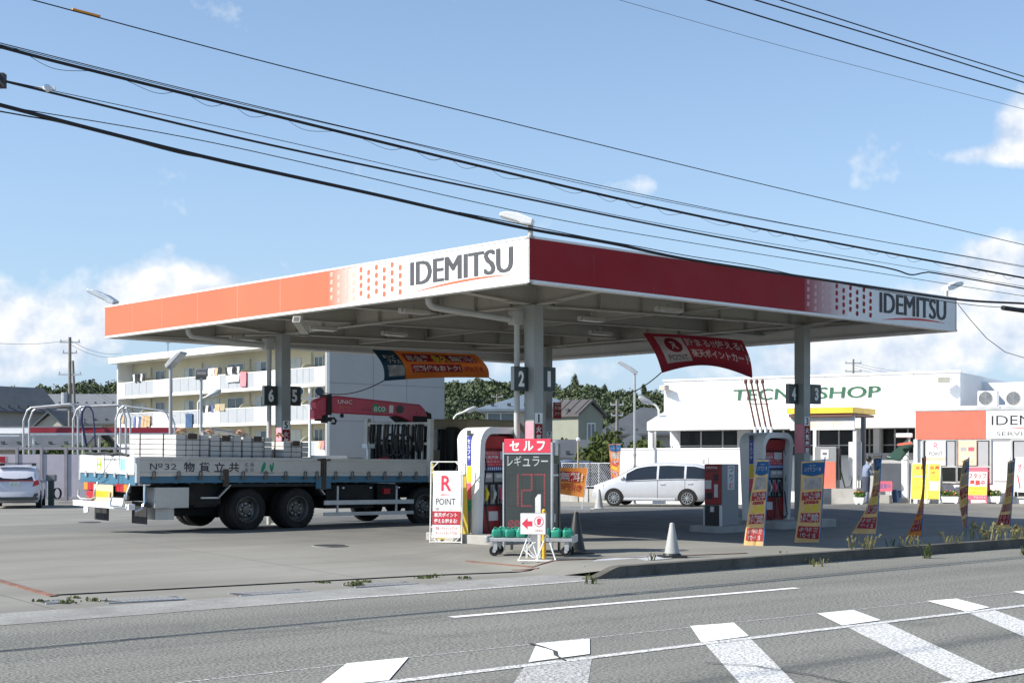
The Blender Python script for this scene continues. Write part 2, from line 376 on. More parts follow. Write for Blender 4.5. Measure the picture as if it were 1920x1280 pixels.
for q in ([(1322,1207),(1408,1197),(1500,1290),(1395,1290)],[(1590,1176),(1662,1167),(1868,1262),(1800,1281)],[(1818,1149),(1862,1142),(2060,1215),(2010,1232)],[(985,1247),(1110,1231),(1100,1300),(950,1300)]):
    mk.append(ground_poly('hatch_stripe',q,'worn_paint' if q[0][0]>1000 else 'faint_paint',.003))
mk.append(ground_line('centre_line',(1700,1296),(1935,1256),.14,'worn_paint',.010))
for o in mk: tag(o,kind='structure')
# iron channel rail at the forecourt's lip, left part
def gp_line(m,a,b,w,z=.006,n=30,h=0.02):
    pa=GP(*a);pb=GP(*b)
    for i in range(n):
        p=pa.lerp(pb,i/n);q=pa.lerp(pb,(i+1)/n)
        m.bar((p.x,p.y,gz(p.x,p.y)+z),(q.x,q.y,gz(q.x,q.y)+z),w,h)
m=MB(); gp_line(m,(100,1116),(800,1079),.045,.004); gp_line(m,(800,1079),(1000,1067),.045,.004); tag(m.build('drain_slot','slot_black'),'dark slot of the drain channel running along the forecourt edge','drain channel')
m=MB(); gp_line(m,(-40,1078),(101,1118),.10,.006); tag(m.build('channel_rail','rust'),'rusty red iron rail set in the concrete at left edge of forecourt','rail')
m=MB(); gp_line(m,(960,1069),(1010,1065.5),.05,.006); gp_line(m,(875,1052),(1000,1063),.05,.006); gp_line(m,(1000,1063),(1400,1037),.04,.003)
tag(m.build('channel_rail','rust'),'rusty steel edging in the concrete under the green trolley','rail')
def grate(a,b,label):
    pa=GP(*a);pb=GP(*b); d=(pb-pa); L=d.length; an=math.atan2(d.y,d.x)
    t=thing('drain_grate',label,'drain grate',(pa.x,pa.y,max(pa.z,0)+.001),an,'drain grates along the gutter')
    m=MB(); m.box(0,L,0,.32,-.01,.012); m.build('pit','pit_dark',t)
    m=MB()
    n=int(L/.07)
    for i in range(n+1):
        x=i*L/n; m.add([(x-.02,0,.016),(x+.014,0,.016),(x-.14+.014,.32,.016),(x-.14-.02,.32,.016)],[(0,1,2,3)]) if x>.16 else None
    m.box(-.02,L+.02,-.02,0,.002,.018); m.box(-.02,L+.02,.32,.34,.002,.018); m.build('bars','grate_steel',t)
grate((205,1131),(345,1124),'steel drain grate in the gutter with dark bars, second from left'); grate((452,1117.5),(580,1110),'steel drain grate in the gutter below the truck tail, middle one')
grate((667,1101.5),(782,1095),'steel drain grate in gutter beside clumps of green weeds, rightmost'); grate((88,1132),(128,1129.5),'short steel drain grate at the far left gutter beside a tuft of grass')
p=GP(618,1023); t=thing('manhole_cover','round dark iron manhole cover in the forecourt concrete','manhole cover',(p.x,p.y,p.z+.006))
m=MB(); m.lathe([(.29,-.01),(.29,.008),(.24,.010)],32); m.build('lid','iron',t); 
m=MB(); m.lathe([(.33,-.01),(.33,.004),(.292,.004),(.292,-.01)],32); m.build('frame','gutter_concrete',t)
p=GP(168,979); m=MB(); m.lathe([(.3,-.01),(.3,.006)],28,Matrix.Translation((p.x,p.y,p.z+.006))); tag(m.build('manhole_cover','iron'),'dark manhole cover behind the truck tail at left','manhole cover')
# white stained sheet patch near the cone (wet concrete plate)
# weeds
def tuft(p,h,n,material,spread=.2):
    m=MB()
    for i in range(n):
        a=random.uniform(0,6.28);r=random.uniform(0,spread); b=Vector((p.x+r*math.cos(a),p.y+r*math.sin(a)*.5,p.z))
        hh=h*random.uniform(.4,1.1); a2=random.uniform(0,6.28); tip=b+Vector((math.cos(a2)*hh*.45,math.sin(a2)*hh*.45,hh)); w=random.uniform(.006,.014)
        md=b.lerp(tip,.55)+Vector((0,0,hh*.12)); x=Vector((math.cos(a2+1.57),math.sin(a2+1.57),0))*w
        m.add([b-x,b+x,md+x*1.2,md-x*1.2,tip],[(0,1,2,3),(3,2,4)])
        if material=='straw' or random.random()<.4:
            for k in range(3):
                c=md.lerp(tip,random.random()); s=h*.09; d=Vector([random.uniform(-1,1) for _ in range(3)]).normalized()*s; e=Vector([random.uniform(-1,1) for _ in range(3)]).normalized()*s
                m.face(c-d,c+e,c+d,c-e)
    return m
wl=[(1110,1094,.25,18,'weed',.12,'small weed at the very start of the kerb'),(1222,1050,.22,14,'weed',.06,'little green weed between the black and white cones'),(1597,1030,.38,16,'straw',.12,'dry weed on the kerb in front of the third flag'),
 (1630,1030,.42,22,'straw',.16,'bushier dry weed on the kerb at the third flag pole'),(1672,1025,.3,10,'weed',.12,'thin green weed between third and fourth flag'),(1705,1024,.34,26,'straw',.22,'dry seeding weed left of the fourth flag'),(1735,1038,.5,22,'weed',.10,'upright green weed hanging over kerb below orange flag'),
 (1780,1018,.36,24,'straw',.25,'dry weed clump left of the fifth flag pole'),(1850,1012,.55,60,'straw',.45,'biggest golden weed clump on kerb between fifth and sixth flag'),(1905,1012,.5,30,'straw',.3,'golden weed clump at the right picture edge'),
 (1545,1054,.24,16,'straw',.25,'low dry grass at the foot of the kerb'),(1520,1055,.2,12,'weed',.15,'low grass tuft growing from the gutter below second flag'),(1920,1040,.3,14,'weed',.12,'small green weed in the gutter at the right edge'),(1465,1036,.08,6,'weed',.1,'tiny weed beside the first flag')]
for u,v,h,n,mt,sp,lab in wl:
    q=GP(u,v); tag(tuft(q,h*.62,int(n*.7),mt,sp).build('weed',mt),lab,'weed','weeds along the kerb')
for u,v,lab in ((132,1127,'green moss clump beside the short grate at left'),(640,1095,'green moss clump left of the rightmost grate'),(830,1082,'mossy grass strip right of the rightmost grate')):
    q=GP(u,v); mm=MB()
    for k in range(5):
        qq=Vector((q.x+random.uniform(-.5,.5)*R_[0],q.y+random.uniform(-.5,.5)*R_[1],q.z)); mm2=tuft(qq,.045,22,'weed',.14); mm.add(mm2.v,mm2.f)
    tag(mm.build('moss','weed'),lab,'moss','moss tufts along the gutter','stuff')

# thin wavering dark lines drawn on the road
mat('dark_line',(.05,.05,.05),.9)
def dark_line(pts,w=.022):
    m=MB(); P=[GP(u,v,0.) for u,v in pts]; Q=[]
    for a,b in zip(P,P[1:]):
        n=max(2,int((b-a).length/.25))
        for i in range(n): Q.append(a.lerp(b,i/n)+Vector((random.gauss(0,.02),random.gauss(0,.02),0)))
    Q.append(P[-1])
    for a,b in zip(Q,Q[1:]):
        d=(b-a).normalized(); nn=Vector((-d.y,d.x,0))*w*random.uniform(.3,.7); m.face((a.x-nn.x,a.y-nn.y,.0145),(b.x-nn.x,b.y-nn.y,.0145),(b.x+nn.x,b.y+nn.y,.0145),(a.x+nn.x,a.y+nn.y,.0145))
    tag(m.build('dark_road_line','dark_line'),kind='structure')
dark_line([(1320,1243),(1420,1250),(1480,1258),(1600,1284)]); dark_line([(0,1222),(300,1195),(600,1178)],.016); dark_line([(560,1173),(608,1178),(680,1168),(830,1155)],.014); dark_line([(1000,1208),(1035,1222),(1060,1240)],.03); dark_line([(660,1180),(780,1193),(880,1192)],.012)

q=[GP(*c) for c in ((1092,1062),(1120,1049),(1236,1041),(1262,1047))]; mat('plate_pale',(.45,.47,.50),.6,dirt=.5,ds=3)
m=MB(); m.face(*[(p.x,p.y,p.z+.012) for p in q]); tag(m.build('cover_plate','plate_pale'),'pale worn cover plate on the ground between the two traffic cones','cover plate')
# ------------------------------------------------------------------ canopy
mat('white_paint',(.80,.80,.78),.45,var=.05,vs=1,dirt=.12,ds=1.2); mat('orange_film_lit',(.74,.14,.065),.55,var=.06,vs=.5,fine=.02,dirt=.1,dirtcol=(.45,.12,.08),ds=.8); mat('red_film',(.29,.010,.016),.6,spec=.25,var=.07,vs=.6,fine=.02)  # same fascia film twice: sunlight put into the orange, shade into the red
mat('ink_black',(.025,.025,.03),.5); mat('ink_grey',(.07,.07,.075),.5); mat('ink_red',(.60,.04,.035),.5); mat('ink_white',(.82,.82,.80),.5)
mat('soffit_beige',(.38,.36,.315),.7,var=.08,vs=.8,dirt=.3,dirtcol=(.2,.17,.13),ds=1.0); mat('beam_beige',(.46,.44,.39),.55,var=.06,dirt=.25,dirtcol=(.22,.18,.13),ds=2)
mat('column_grey',(.33,.345,.325),.45,var=.06,dirt=.12); mat('pipe_grey',(.46,.46,.43),.5,var=.05); mat('alu',(.62,.63,.64),.35,metal=.7,var=.05); mat('lamp_glass',(.55,.58,.6),.15,spec=.8)
mat('dark_plastic',(.045,.05,.05),.45); mat('sign_dark',(.028,.04,.038),.4); mat('pink_film',(.85,.30,.36),.5)
ZC=4.70; ZT=5.475; CW=13.6; CL=15.06
canopy=thing('fuel_canopy','big flat petrol station canopy with fascia toned orange in sun, red in shade, on grey columns','canopy',(.29,24.,0),PHI)
def gcan(x,y): # ground height below canopy local point
    return gz(.29+A[0]*x+B[0]*y,24+A[1]*x+B[1]*y)
zg=lambda x:4.70+.019*(x-2.58)               # girder underside rises towards the right for drainage
m=MB()
m.add([(.06,.06,5.10),(CW-.06,.06,5.34),(CW-.06,CL-.06,5.34),(.06,CL-.06,5.10),(.06,.06,5.16),(CW-.06,.06,5.40),(CW-.06,CL-.06,5.40),(.06,CL-.06,5.16)],[(0,1,2,3),(7,6,5,4),(0,4,5,1),(1,5,6,2),(2,6,7,3),(3,7,4,0)])
for i in range(66):                           # ribs of the folded roof sheet
    y=.12+i*.226; m.add([(.07,y,5.06),(.07,y+.09,5.06),(CW-.07,y+.09,5.30),(CW-.07,y,5.30),(.07,y-.03,5.098),(.07,y+.12,5.098),(CW-.07,y+.12,5.338),(CW-.07,y-.03,5.338)],[(0,1,2,3),(0,3,7,4),(1,5,6,2)])
m.build('roof_deck','soffit_beige',canopy)
def hbeam(m,p0,p1,h,w=.2,t=.016):            # H section hanging below its top at p0,p1 (undersides given)
    p0=Vector(p0);p1=Vector(p1)
    m.bar(p0+Vector((0,0,t/2)),p1+Vector((0,0,t/2)),w,t); m.bar(p0+Vector((0,0,h-t/2)),p1+Vector((0,0,h-t/2)),w,t); m.bar(p0+Vector((0,0,h/2)),p1+Vector((0,0,h/2)),.012,h-2*t)
XC=(2.58,11.23); YC=(2.6,11.2)
for yy in YC:
    m=MB()
    for a,b in ((XC[0],XC[1]),): hbeam(m,(a,yy,zg(a)),(b,yy,zg(b)),.42)
    for a,b in ((XC[0],.08),(XC[1],CW-.08)):   # tapered cantilevers
        hbeam(m,(a,yy,zg(a)),((a+b)/2,yy,zg((a+b)/2)+.10),.36); hbeam(m,((a+b)/2,yy,zg((a+b)/2)+.10),(b,yy,zg(b)+.20),.24)
    for k in range(7):
        x=XC[0]+.5+k*1.27
        for s in (-1,1): m.box(x-.006,x+.006,yy-.1 if s<0 else yy+.01,yy-.01 if s<0 else yy+.1,zg(x)+.02,zg(x)+.4)
    m.build('girder','beam_beige',canopy)
for xx in XC:
    m=MB(); z=zg(xx)-.003
    hbeam(m,(xx,YC[0]+.12,z),(xx,YC[1]-.12,z),.42)
    for a,b in ((YC[0]-.12,.08),(YC[1]+.12,CL-.08)):
        hbeam(m,(xx,a,z),(xx,(a+b)/2,z+.09),.36); hbeam(m,(xx,(a+b)/2,z+.09),(xx,b,z+.18),.26)
    for k in range(8):
        y=YC[0]+.6+k*1.05
        for s in (-1,1): m.box(xx-.1 if s<0 else xx+.01,xx-.01 if s<0 else xx+.1,y-.006,y+.006,z+.02,z+.4)
    m.build('girder','beam_beige',canopy)
for yy in (5.45,8.35,14.2):
    m=MB(); hbeam(m,(.1,yy,zg(.1)+.06),(CW-.1,yy,zg(CW-.1)+.04),.36,.14)
    m.build('joist','beam_beige',canopy)
m=MB()
for xx in (.45,7.0,CW-.45): hbeam(m,(xx,.1,zg(xx)+.10),(xx,CL-.1,zg(xx)+.10),.24,.10)
m.build('edge_purlin','beam_beige',canopy)
for xx in XC:                                 # splice plates with bolts
    for yy in YC:
        for s in (-1,1):
            x=xx+s*.55
            if .3<x<CW-.3:
                m=MB(); e=.045 if (x<XC[0] or x>XC[1]) else 0; m.box(x-.16,x+.16,yy-.11,yy+.11,zg(x)-.014+e,zg(x)-.003+e); pl=m.build('splice_plate','beam_beige',canopy)
                m=MB()
                for k in range(5): m.box(x-.13+k*.065-.012,x-.13+k*.065+.012,yy-.085,yy-.055,zg(x)-.03+e,zg(x)-.014+e); m.box(x-.13+k*.065-.012,x-.13+k*.065+.012,yy+.055,yy+.085,zg(x)-.03+e,zg(x)-.014+e)
                m.build('bolts','beam_beige',pl)
            y=yy+s*.55; e=.035 if (y<YC[0] or y>YC[1]) else 0; m=MB(); m.box(xx-.11,xx+.11,y-.16,y+.16,zg(xx)-.016+e,zg(xx)-.006+e); m.build('splice_plate','beam_beige',canopy)
# fascias: board with white cap and bottom trim, printed film in panels
def fascia(name,L,place,solid,dots,text,film,spans):
    """place(s,z,o): s along the board, o outwards; sheets in real metres"""
    def slab(m,s0,s1,z0,z1,o0,o1):
        p=[place(s,z,o) for o in (o0,o1) for z in (z0,z1) for s in (s0,s1)]
        m.add(p,[(0,2,3,1),(4,5,7,6),(0,1,5,4),(1,3,7,5),(3,2,6,7),(2,0,4,6)])
    m=MB(); slab(m,0,L,ZC+.05,ZT-.03,-.05,0); f=m.build(name,'white_paint',canopy)
    m=MB(); slab(m,-.012,L+.012,ZT-.03,ZT+.008,-.10,.012); slab(m,-.012,L+.012,ZC,ZC+.05,-.08,.012); slab(m,.1,L-.1,ZC+.01,ZC+.06,-.22,-.10); m.build('edge_trim','white_paint',f)
    m=MB(); z0,z1=ZC+.053,ZT-.033
    bounds=spans
    for a,b in zip(bounds,bounds[1:]): slab(m,a+(.005 if 'orange' in film else .002),b-(.005 if 'orange' in film else .002),z0,z1,.0005,.003)
    m.build('film_panels',film,f)
    if not dots: return f
    # dots: the solid colour breaks up into small emblems
    d0,d1=dots; m=MB(); m2=MB()
    sg=1 if d1>d0 else -1
    slab(m2,min(d0,d0+.62*(d1-d0))+.001,max(d0,d0+.62*(d1-d0))-.001,z0,z1,.0005,.0028)
    for i in range(10):
        for j in range(5):
            s=d0+(d1-d0)*(i+.5)/10; zc=z0+(z1-z0)*((j+.1+.5*(i%2))/4.6)
            r=.058; k=1 if i>3 else 0
            if not z0+r<zc<z1-r: continue
            pts=[(s+r*math.cos(t)*.9,zc+r*math.sin(t)) for t in [x*math.pi/8 for x in range(16)]]
            if k: m.face(*[place(a,b,.004) for a,b in pts])
            (m3w if not k else m3r).face(place(s-.046*sg,zc-.042,.0055),place(s+.03*sg,zc-.05,.0055),place(s+.05*sg,zc+.035,.0055),place(s-.03*sg,zc+.05,.0055))
    return f,m,m2
m3w=MB(); m3r=MB()
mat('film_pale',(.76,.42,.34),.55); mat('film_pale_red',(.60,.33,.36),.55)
def gradient_film(name,axis,p0,p1,c0):
    def g(g):
        sp=g.nt.nodes.new('ShaderNodeSeparateXYZ'); g.L.new(g.tc.outputs['Object'],sp.inputs[0])
        st=g.mr(sp.outputs[axis],p0,p1,0,1)
        g.L.new(g.mix(st,c0,(.80,.78,.76)),g.b.inputs['Base Color']); g.b.inputs['Roughness'].default_value=.5
    sheet_mat(name,g)
gradient_film('fading_orange_lit',1,5.75,4.25,(.74,.14,.065)); gradient_film('fading_red_shaded',0,7.7,9.4,(.29,.010,.016))  # fading print starts from the same sunlit and shaded film colours
pl=lambda s,z,o:(-o,s,z); pr=lambda s,z,o:(s,-o,z); pb=lambda s,z,o:(s,CL+o,z); pe=lambda s,z,o:(CW+o,s,z)
fl,md,ms=fascia('fascia',CL,pl,0,(5.75,3.35),0,'orange_film_lit',[5.75,7.43,9.06,10.7,12.28,13.68,CL-.004])
ms.build('fading_print','fading_orange_lit',fl); md.build('emblem_rings','film_pale',fl); m3r.build('emblems','orange_film_lit',fl)
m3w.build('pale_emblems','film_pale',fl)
m3w=MB(); m3r=MB()
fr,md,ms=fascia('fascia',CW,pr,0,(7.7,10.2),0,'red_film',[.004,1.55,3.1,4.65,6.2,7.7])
ms.build('fading_print','fading_red_shaded',fr); md.build('emblem_rings','film_pale_red',fr); m3r.build('emblems','red_film',fr); m3w.build('pale_emblems','film_pale_red',fr)
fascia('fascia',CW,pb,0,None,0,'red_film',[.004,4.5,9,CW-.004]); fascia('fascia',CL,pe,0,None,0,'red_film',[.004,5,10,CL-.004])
fnl=lambda x,y,o:(-.0035-o,-x,y)            # left fascia seen from outside: x grows towards the near corner
fnr=lambda x,y,o:(x,-.0035-o,y)
LOGO=[('I',0,0,.045,1),('D',.085,0,.235,1),('E',.285,0,.39,1),('M',.435,0,.61,1),('I',.655,0,.70,1),('T',.735,0,.865,1)]
def logo(parent,fn,x0,x1,z0,z1,ink,red,zs0,zs1,bold=.0):
    for k,dx in enumerate((-.024,-.008,.008,.024)): lettering(parent,'logo_letters',[('IDEMITSU',x0+dx,z0,x1+dx,z1,0)],ink,fn,.002+.0004*k)
    lettering(parent,'logo_arc',[(swoosh(),x0+.02*(x1-x0),zs0,x1,zs1)],red,fn,.002)
logo(fl,fnl,-3.15,-.42,ZC+.225,ZC+.655,'ink_grey','orange_film_lit',ZC+.10,ZC+.21)
logo(fr,fnr,10.44,13.12,ZC+.225,ZC+.67,'ink_black','ink_red',ZC+.075,ZC+.20)
# columns with wrap stickers
def column(x,y,num,stick):
    g=gcan(x,y); m=MB(); zt=zg(x)-.02
    w=.125
    for s in (-1,1): m.box(x-w,x+w,y+s*w-.009,y+s*w+.009,g,zt)     # H section, flanges face the road
    m.box(x-.008,x+.008,y-w+.009,y+w-.009,g,zt)
    m.box(x-w,x-w+.008,y-w+.009,y+w-.009,g,zt)                       # cover plate on the left side
    m.box(x-.2,x+.2,y-.2,y+.2,zt,zt+.018); m.box(x-.24,x+.24,y-.24,y+.24,g,g+.03)
    c=m.build('column','column_grey',canopy)
    if stick:
        zz=stick
        m=MB(); m.box(x-.1,x+.1,y-w-.0125,y-w-.0095,zz+.02,zz+.22); m.build('number_sticker','ink_white',c)
        m=MB(); m.box(x-.1,x+.1,y-w-.0125,y-w-.0095,zz-.62,zz+.01); m.build('fire_warning_sticker','red_film',c)
        m=MB(); m.box(x-w-.004,x-w-.001,y-w+.01,y+w-.01,zz-.62,zz+.05); m.build('fire_warning_sticker','pink_film',c)
        fn=lambda a,b,o:(x+a,y-w-.0135-o,b)
        lettering(c,'sticker_number',[(num,-.05,zz+.04,.05,zz+.2,.03)],'ink_black',fn)
        lettering(c,'sticker_lettering',[(ch,-.07,zz-.16-.155*i,.07,zz-.03-.155*i,.02) for i,ch in enumerate('火気厳禁')],'ink_white',fn)
    return c
column(XC[0],YC[0],'1',2.42); column(XC[1],YC[0],'3',2.52); column(XC[0],YC[1],'5',2.44); column(XC[1],YC[1],'7',2.30)
def lane_sign(x,y,num,label,z,depth=.10,w=.36,h=.46):
    X=.29+A[0]*x+B[0]*y;Y=24+A[1]*x+B[1]*y
    t=thing('lane_number_sign',label,'number sign',(X,Y,z),PHI,'lane number signs on the columns')
    m=MB(); m.box(-w/2,w/2,0,depth,-h/2,h/2); m.build('sign_box','sign_dark',t,bevel=.006)
    for x in (-w/2-.006,w/2):
        m=MB(); m.box(x,x+.006,.004,depth-.004,-h/2+.01,h/2-.01); m.build('side_trim','column_grey',t)
    lettering(t,'digit',[(num,-.075,-.15,.075,.15,.04)],'ink_white',lambda a,b,o:(a,-.003-o,b))
o=.33
lane_sign(XC[0]-o,YC[0],'2','dark sign with white 2 left of the front column',3.29); lane_sign(XC[0]+o+.04,YC[0]-.04,'1','dark sign with white 1 right of the front column',3.31)
lane_sign(XC[1]-o,YC[0],'4','dark sign with white 4 left of the right column',3.27); lane_sign(XC[1]+o+.09,YC[0]-.1,'3','dark sign with white 3 right of the right column',3.28)
lane_sign(XC[0]-o,YC[1],'6','dark sign with white 6 left of the column behind the truck',3.25); lane_sign(XC[0]+o,YC[1],'5','dark sign with white 5 right of the column behind the truck',3.26)
for yy in YC:                                 # drain pipes from the eaves gutter to the columns
    y=yy+.42; x0=.3; xe=XC[0]-.12
    pts=[(x0,y,ZC+.10),(x0,y,ZC-.02)]+[(x0+.16-.16*math.cos(t),y,ZC-.02-.13*math.sin(t)) for t in (.5,1.0,1.4)]+[(xe-.2,y-.12,ZC-.26)]
    m=MB(); m.tube(pts,.062,12); m.build('drain_pipe','pipe_grey',canopy,smooth=True)
    m=MB(); m.cyl((xe-.12,yy+.22,ZC-.10),(xe-.12,yy+.22,gcan(xe,yy)),.058,None,12); m.box(xe-.24,xe-.02,yy+.14,yy+.34,ZC-.36,ZC-.10); m.build('downpipe','pipe_grey',canopy,smooth=True)
def can_world(x,y,z): return Vector((.29+A[0]*x+B[0]*y,24+A[1]*x+B[1]*y,z))
# slim luminaires below the joists
k=0
spots=[(1.0,4.3,'at the left eaves near the first drain pipe'),(4.9,1.2,'close to the red front fascia'),(5.2,3.6,'above the red hanging banner'),(2.0,12.0,'at the left eaves near the second drain pipe'),(4.2,9.0,'above the orange hanging banner'),(1.9,8.6,'between the left column and the security camera'),(8.2,6.2,'deep under the middle of the roof')]
for x,y,lab in spots:
    t=thing('ceiling_light','slim white light fitting under the canopy '+lab,'ceiling light',can_world(x,y,zg(x)-.02),PHI,'light fittings under the canopy')
    m=MB(); m.box(-.32,.32,-.11,.11,-.08,.0); m.build('housing','beam_beige',t,bevel=.012)
    m=MB(); m.box(-.30,.30,-.09,.09,-.086,-.081); m.build('lens','lamp_glass',t)
    m=MB(); m.box(-.03,.03,-.02,.02,0,.10); m.box(-.36,-.33,-.05,.05,-.07,-.0); m.build('bracket','pipe_grey',t)
t=thing('security_camera','beige security camera box hanging below the left canopy edge','camera',can_world(.25,7.0,4.52),PHI+rad(35))
m=MB(); m.cyl((0,0,0),(0,0,.2),.02,None,8); m.build('bracket','beam_beige',t)
m=MB(); m.box(-.33,.22,-.085,.085,-.14,.0,Matrix.Rotation(rad(22),4,'Y')); m.build('housing','beam_beige',t,bevel=.01)
m=MB(); m.box(-.335,-.331,-.06,.06,-.12,-.02,Matrix.Rotation(rad(22),4,'Y')); m.build('lens','dark_plastic',t)
def flood(label,x,y,z,rz,tilt,L=.62,post=.14,material='alu',w=.30):
    t=thing('floodlight',label,'floodlight',can_world(x,y,z),rz,'floodlights on the canopy corners')
    m=MB(); m.cyl((0,0,0),(0,0,post),.045,None,12); m.cyl((0,0,0),(0,0,.02),.09,None,12); m.build('post','pipe_grey',t,smooth=True)
    Mx=Matrix.Translation((0,0,post))@Matrix.Rotation(tilt,4,'Y')
    m=MB(); m.prism([(-.05,-.05),(.12,-.07),(.2,-.05),(L,-.03),(L,.03),(L*.8,.07),(.22,.09),(-.05,.05)],-w*.35,w*.35,'y',Mx); m.build('head',material,t,bevel=.015)
    m=MB(); m.prism([(.2,-.058),(L-.02,-.038),(L-.02,-.034),(.2,-.052)],-w*.3,w*.3,'y',Mx); m.build('lens','lamp_glass',t)
    return t
flood('grey floodlight on the far left corner of the canopy roof',.12,CL-.25,ZT,PHI+rad(125),rad(-24),.72,.10,'dark_plastic' if 0 else 'alu',.42)
flood('white floodlight on the near corner of the canopy, crossed by wires',.12,.1,ZT,rad(172),rad(-14),.52,.26,'white_paint',.4)
flood('white floodlight on the far right corner of the canopy roof',CW-.2,.15,ZT,rad(20),rad(-18),.42,.22,'white_paint',.34)
# ------------------------------------------------------------------ truck
mat('truck_grey',(.57,.55,.50),.5,var=.06,vs=1,dirt=.28,dirtcol=(.22,.19,.16),ds=1.8); mat('truck_blue',(.05,.16,.25),.45,var=.08,dirt=.3,ds=2); mat('chassis',(.010,.010,.010),.7,var=.3,dirt=.2); mat('tyre',(.014,.014,.013),.85,var=.25,vs=5,dirt=.25,dirtcol=(.05,.044,.038))
mat('rim_steel',(.15,.15,.14),.5,metal=.5,var=.2,dirt=.5,dirtcol=(.07,.05,.04)); mat('galv',(.55,.56,.56),.4,metal=.55,var=.1,dirt=.2); mat('chrome',(.75,.76,.77),.15,metal=1)
mat('crane_red',(.48,.035,.075),.42,var=.08,dirt=.15,coat=.2); mat('lens_red',(.42,.012,.02),.2,coat=.4); mat('lens_orange',(.85,.24,.02),.2,coat=.4); mat('tail_white',(.72,.73,.74),.4,var=.06,dirt=.25,ds=2); mat('hatch_yellow',(.62,.55,.33),.5,var=.06,fine=.2,fs=30); mat('orange_reflector',(.95,.42,.02),.35)
mat('hinge_dark',(.11,.105,.095),.6,var=.2); mat('cab_brown',(.34,.27,.16),.6,var=.1); mat('dark_glass',(.012,.016,.018),.08,spec=.7); mat('ink_green',(.02,.30,.15),.5); mat('ink_teal',(.30,.68,.60),.5); mat('ink_lime',(.55,.75,.10),.5); mat('rubber',(.02,.02,.02),.7); mat('brown_rust',(.075,.055,.042),.85,var=.3); mat('ink_orange',(.75,.30,.03),.5)
mat('timber',(.28,.2,.12),.85,var=.25,vs=4); mat('block_concrete',(.56,.55,.52),.85,var=.07,vs=2,fine=.05,dirt=.2,ds=3); mat('strap_black',(.03,.03,.03),.6); mat('strap_orange',(.42,.24,.15),.7,var=.3)
pw=GP(514,991); tO=(pw.x-3.2*A[0],pw.y-3.2*A[1]); tz=pw.z
truck=thing('cargo_truck','long flatbed crane truck with grey drop sides and blue sill under the canopy','truck',(tO[0],tO[1],tz),rot=(rad(.9),rad(.45),PHI))
TW=2.45; g=tz
zb0,zb1,zt=1.005,1.145,1.525          # blue sill bottom/top, gate top above the ground
m=MB(); m.box(0.02,7.38,.03,TW-.03,zb1-.10,zb1-.04); m.box(.02,7.38,.0,.05,zb0,zb1-.002); m.box(.02,7.38,TW-.05,TW,zb0,zb1-.002)
for i in range(24): x=.3+i*.3; m.box(x-.035,x+.035,.06,TW-.06,zb0-.02,zb1-.10)
bed=m.build('bed','truck_blue',truck,bevel=.006)
m=MB(); m.box(.25,10.2,.78,.90,.62,.90); m.box(.25,10.2,TW-.90,TW-.78,.62,.90)
for x in (.3,1.6,2.1,3.2,4.5,5.8,7.0,8.4,10): m.box(x,x+.1,.9,TW-.9,.66,.86)
for x in (2.55,3.83,7.35): m.cyl((x,.35,.44),(x,TW-.35,.44),.08,None,10); m.ball((x,TW/2,.44),.22)
m.box(4.7,6.0,.25,.7,.42,.95); m.box(4.6,6.2,TW-.7,TW-.2,.45,.95); m.cyl((1.35,.5,.75),(1.35,1.9,.75),.16,None,12)
m.box(1.45,2.0,.3,2.0,.5,.98); m.box(6.15,6.75,.3,2.1,.45,.95)
m.box(1.25,4.5,.72,1.75,.30,.985); m.box(1.3,2.05,.25,.72,.55,.985); m.build('chassis_frame','chassis',truck)
def gate(x0,x1,yn,sgn,name='drop_side'):
    # yn outer plane y; ribs are shallow profile lines
    m=MB(); y0,y1=(yn,yn+.045*sgn)
    prof=[(zb1+.004,0),(zb1+.06,0),(zb1+.065,.008),(zb1+.075,.008),(zb1+.08,0),(zt-.075,0),(zt-.07,.006),(zt-.06,.006),(zt-.055,-.004),(zt,-.004),(zt,.045),(zb1+.004,.045)]
    m.prism([(yn+sgn*o,z) for z,o in prof],x0,x1,'x')
    return m.build(name,'truck_grey',truck)
G1=gate(.05,4.36,-.012,1); G2=gate(4.52,7.32,-.012,1); gate(.05,4.36,TW+.012,-1); gate(4.52,7.32,TW+.012,-1)
def hinge(par,xs,y,s=1):
    for x in xs:
        m=MB(); m.tube([(x-.03,y-.012,zb1-.03),(x-.03,y-.02,zb1+.075),(x,y-.024,zb1+.10),(x+.03,y-.02,zb1+.075),(x+.03,y-.012,zb1-.03)],.011,6); m.box(x-.045,x+.045,y-.03,y-.006,zb1-.075,zb1-.005)
        m.build('hinge','hinge_dark',par)
hinge(G1,[.35,.9,1.4,1.9,2.4,2.95,3.45,3.95,4.25],-.02); hinge(G2,[4.75,5.2,5.65,6.1,6.55,7.0],-.02)
m=MB(); m.box(4.38,4.50,-.03,.05,zb0-.16,zt+.005); m.box(4.27,4.36,-.034,-.016,zt-.05,zt-.01); m.box(4.52,4.61,-.034,-.016,zt-.05,zt-.01); m.tube([(4.44,-.04,zt-.02),(4.44,-.045,zb1+.1),(4.44,-.035,zb1)],.018,8); m.build('centre_post','brown_rust',truck)
m=MB(); m.box(4.25,4.64,-.025,.02,zb0-.14,zb1-.005); m.build('post_bracket','truck_blue',truck,bevel=.01)
m=MB(); m.box(1.93,2.06,-.03,.0,zb0-.08,zb1+.14); m.build('latch_bracket','brown_rust',truck)
m=MB(); m.box(-.02,.05,-.02,.06,zb0,zt-.01); m.box(-.06,-.02,-.025,.03,zt-.12,zt-.02); m.build('corner_post','galv',truck,bevel=.005); m=MB(); m.box(-.02,.05,TW-.06,TW+.02,zb0,zt-.01); m.build('corner_post','galv',truck,bevel=.005)
fs=lambda x,y,o:(x,-.0145-o,y)
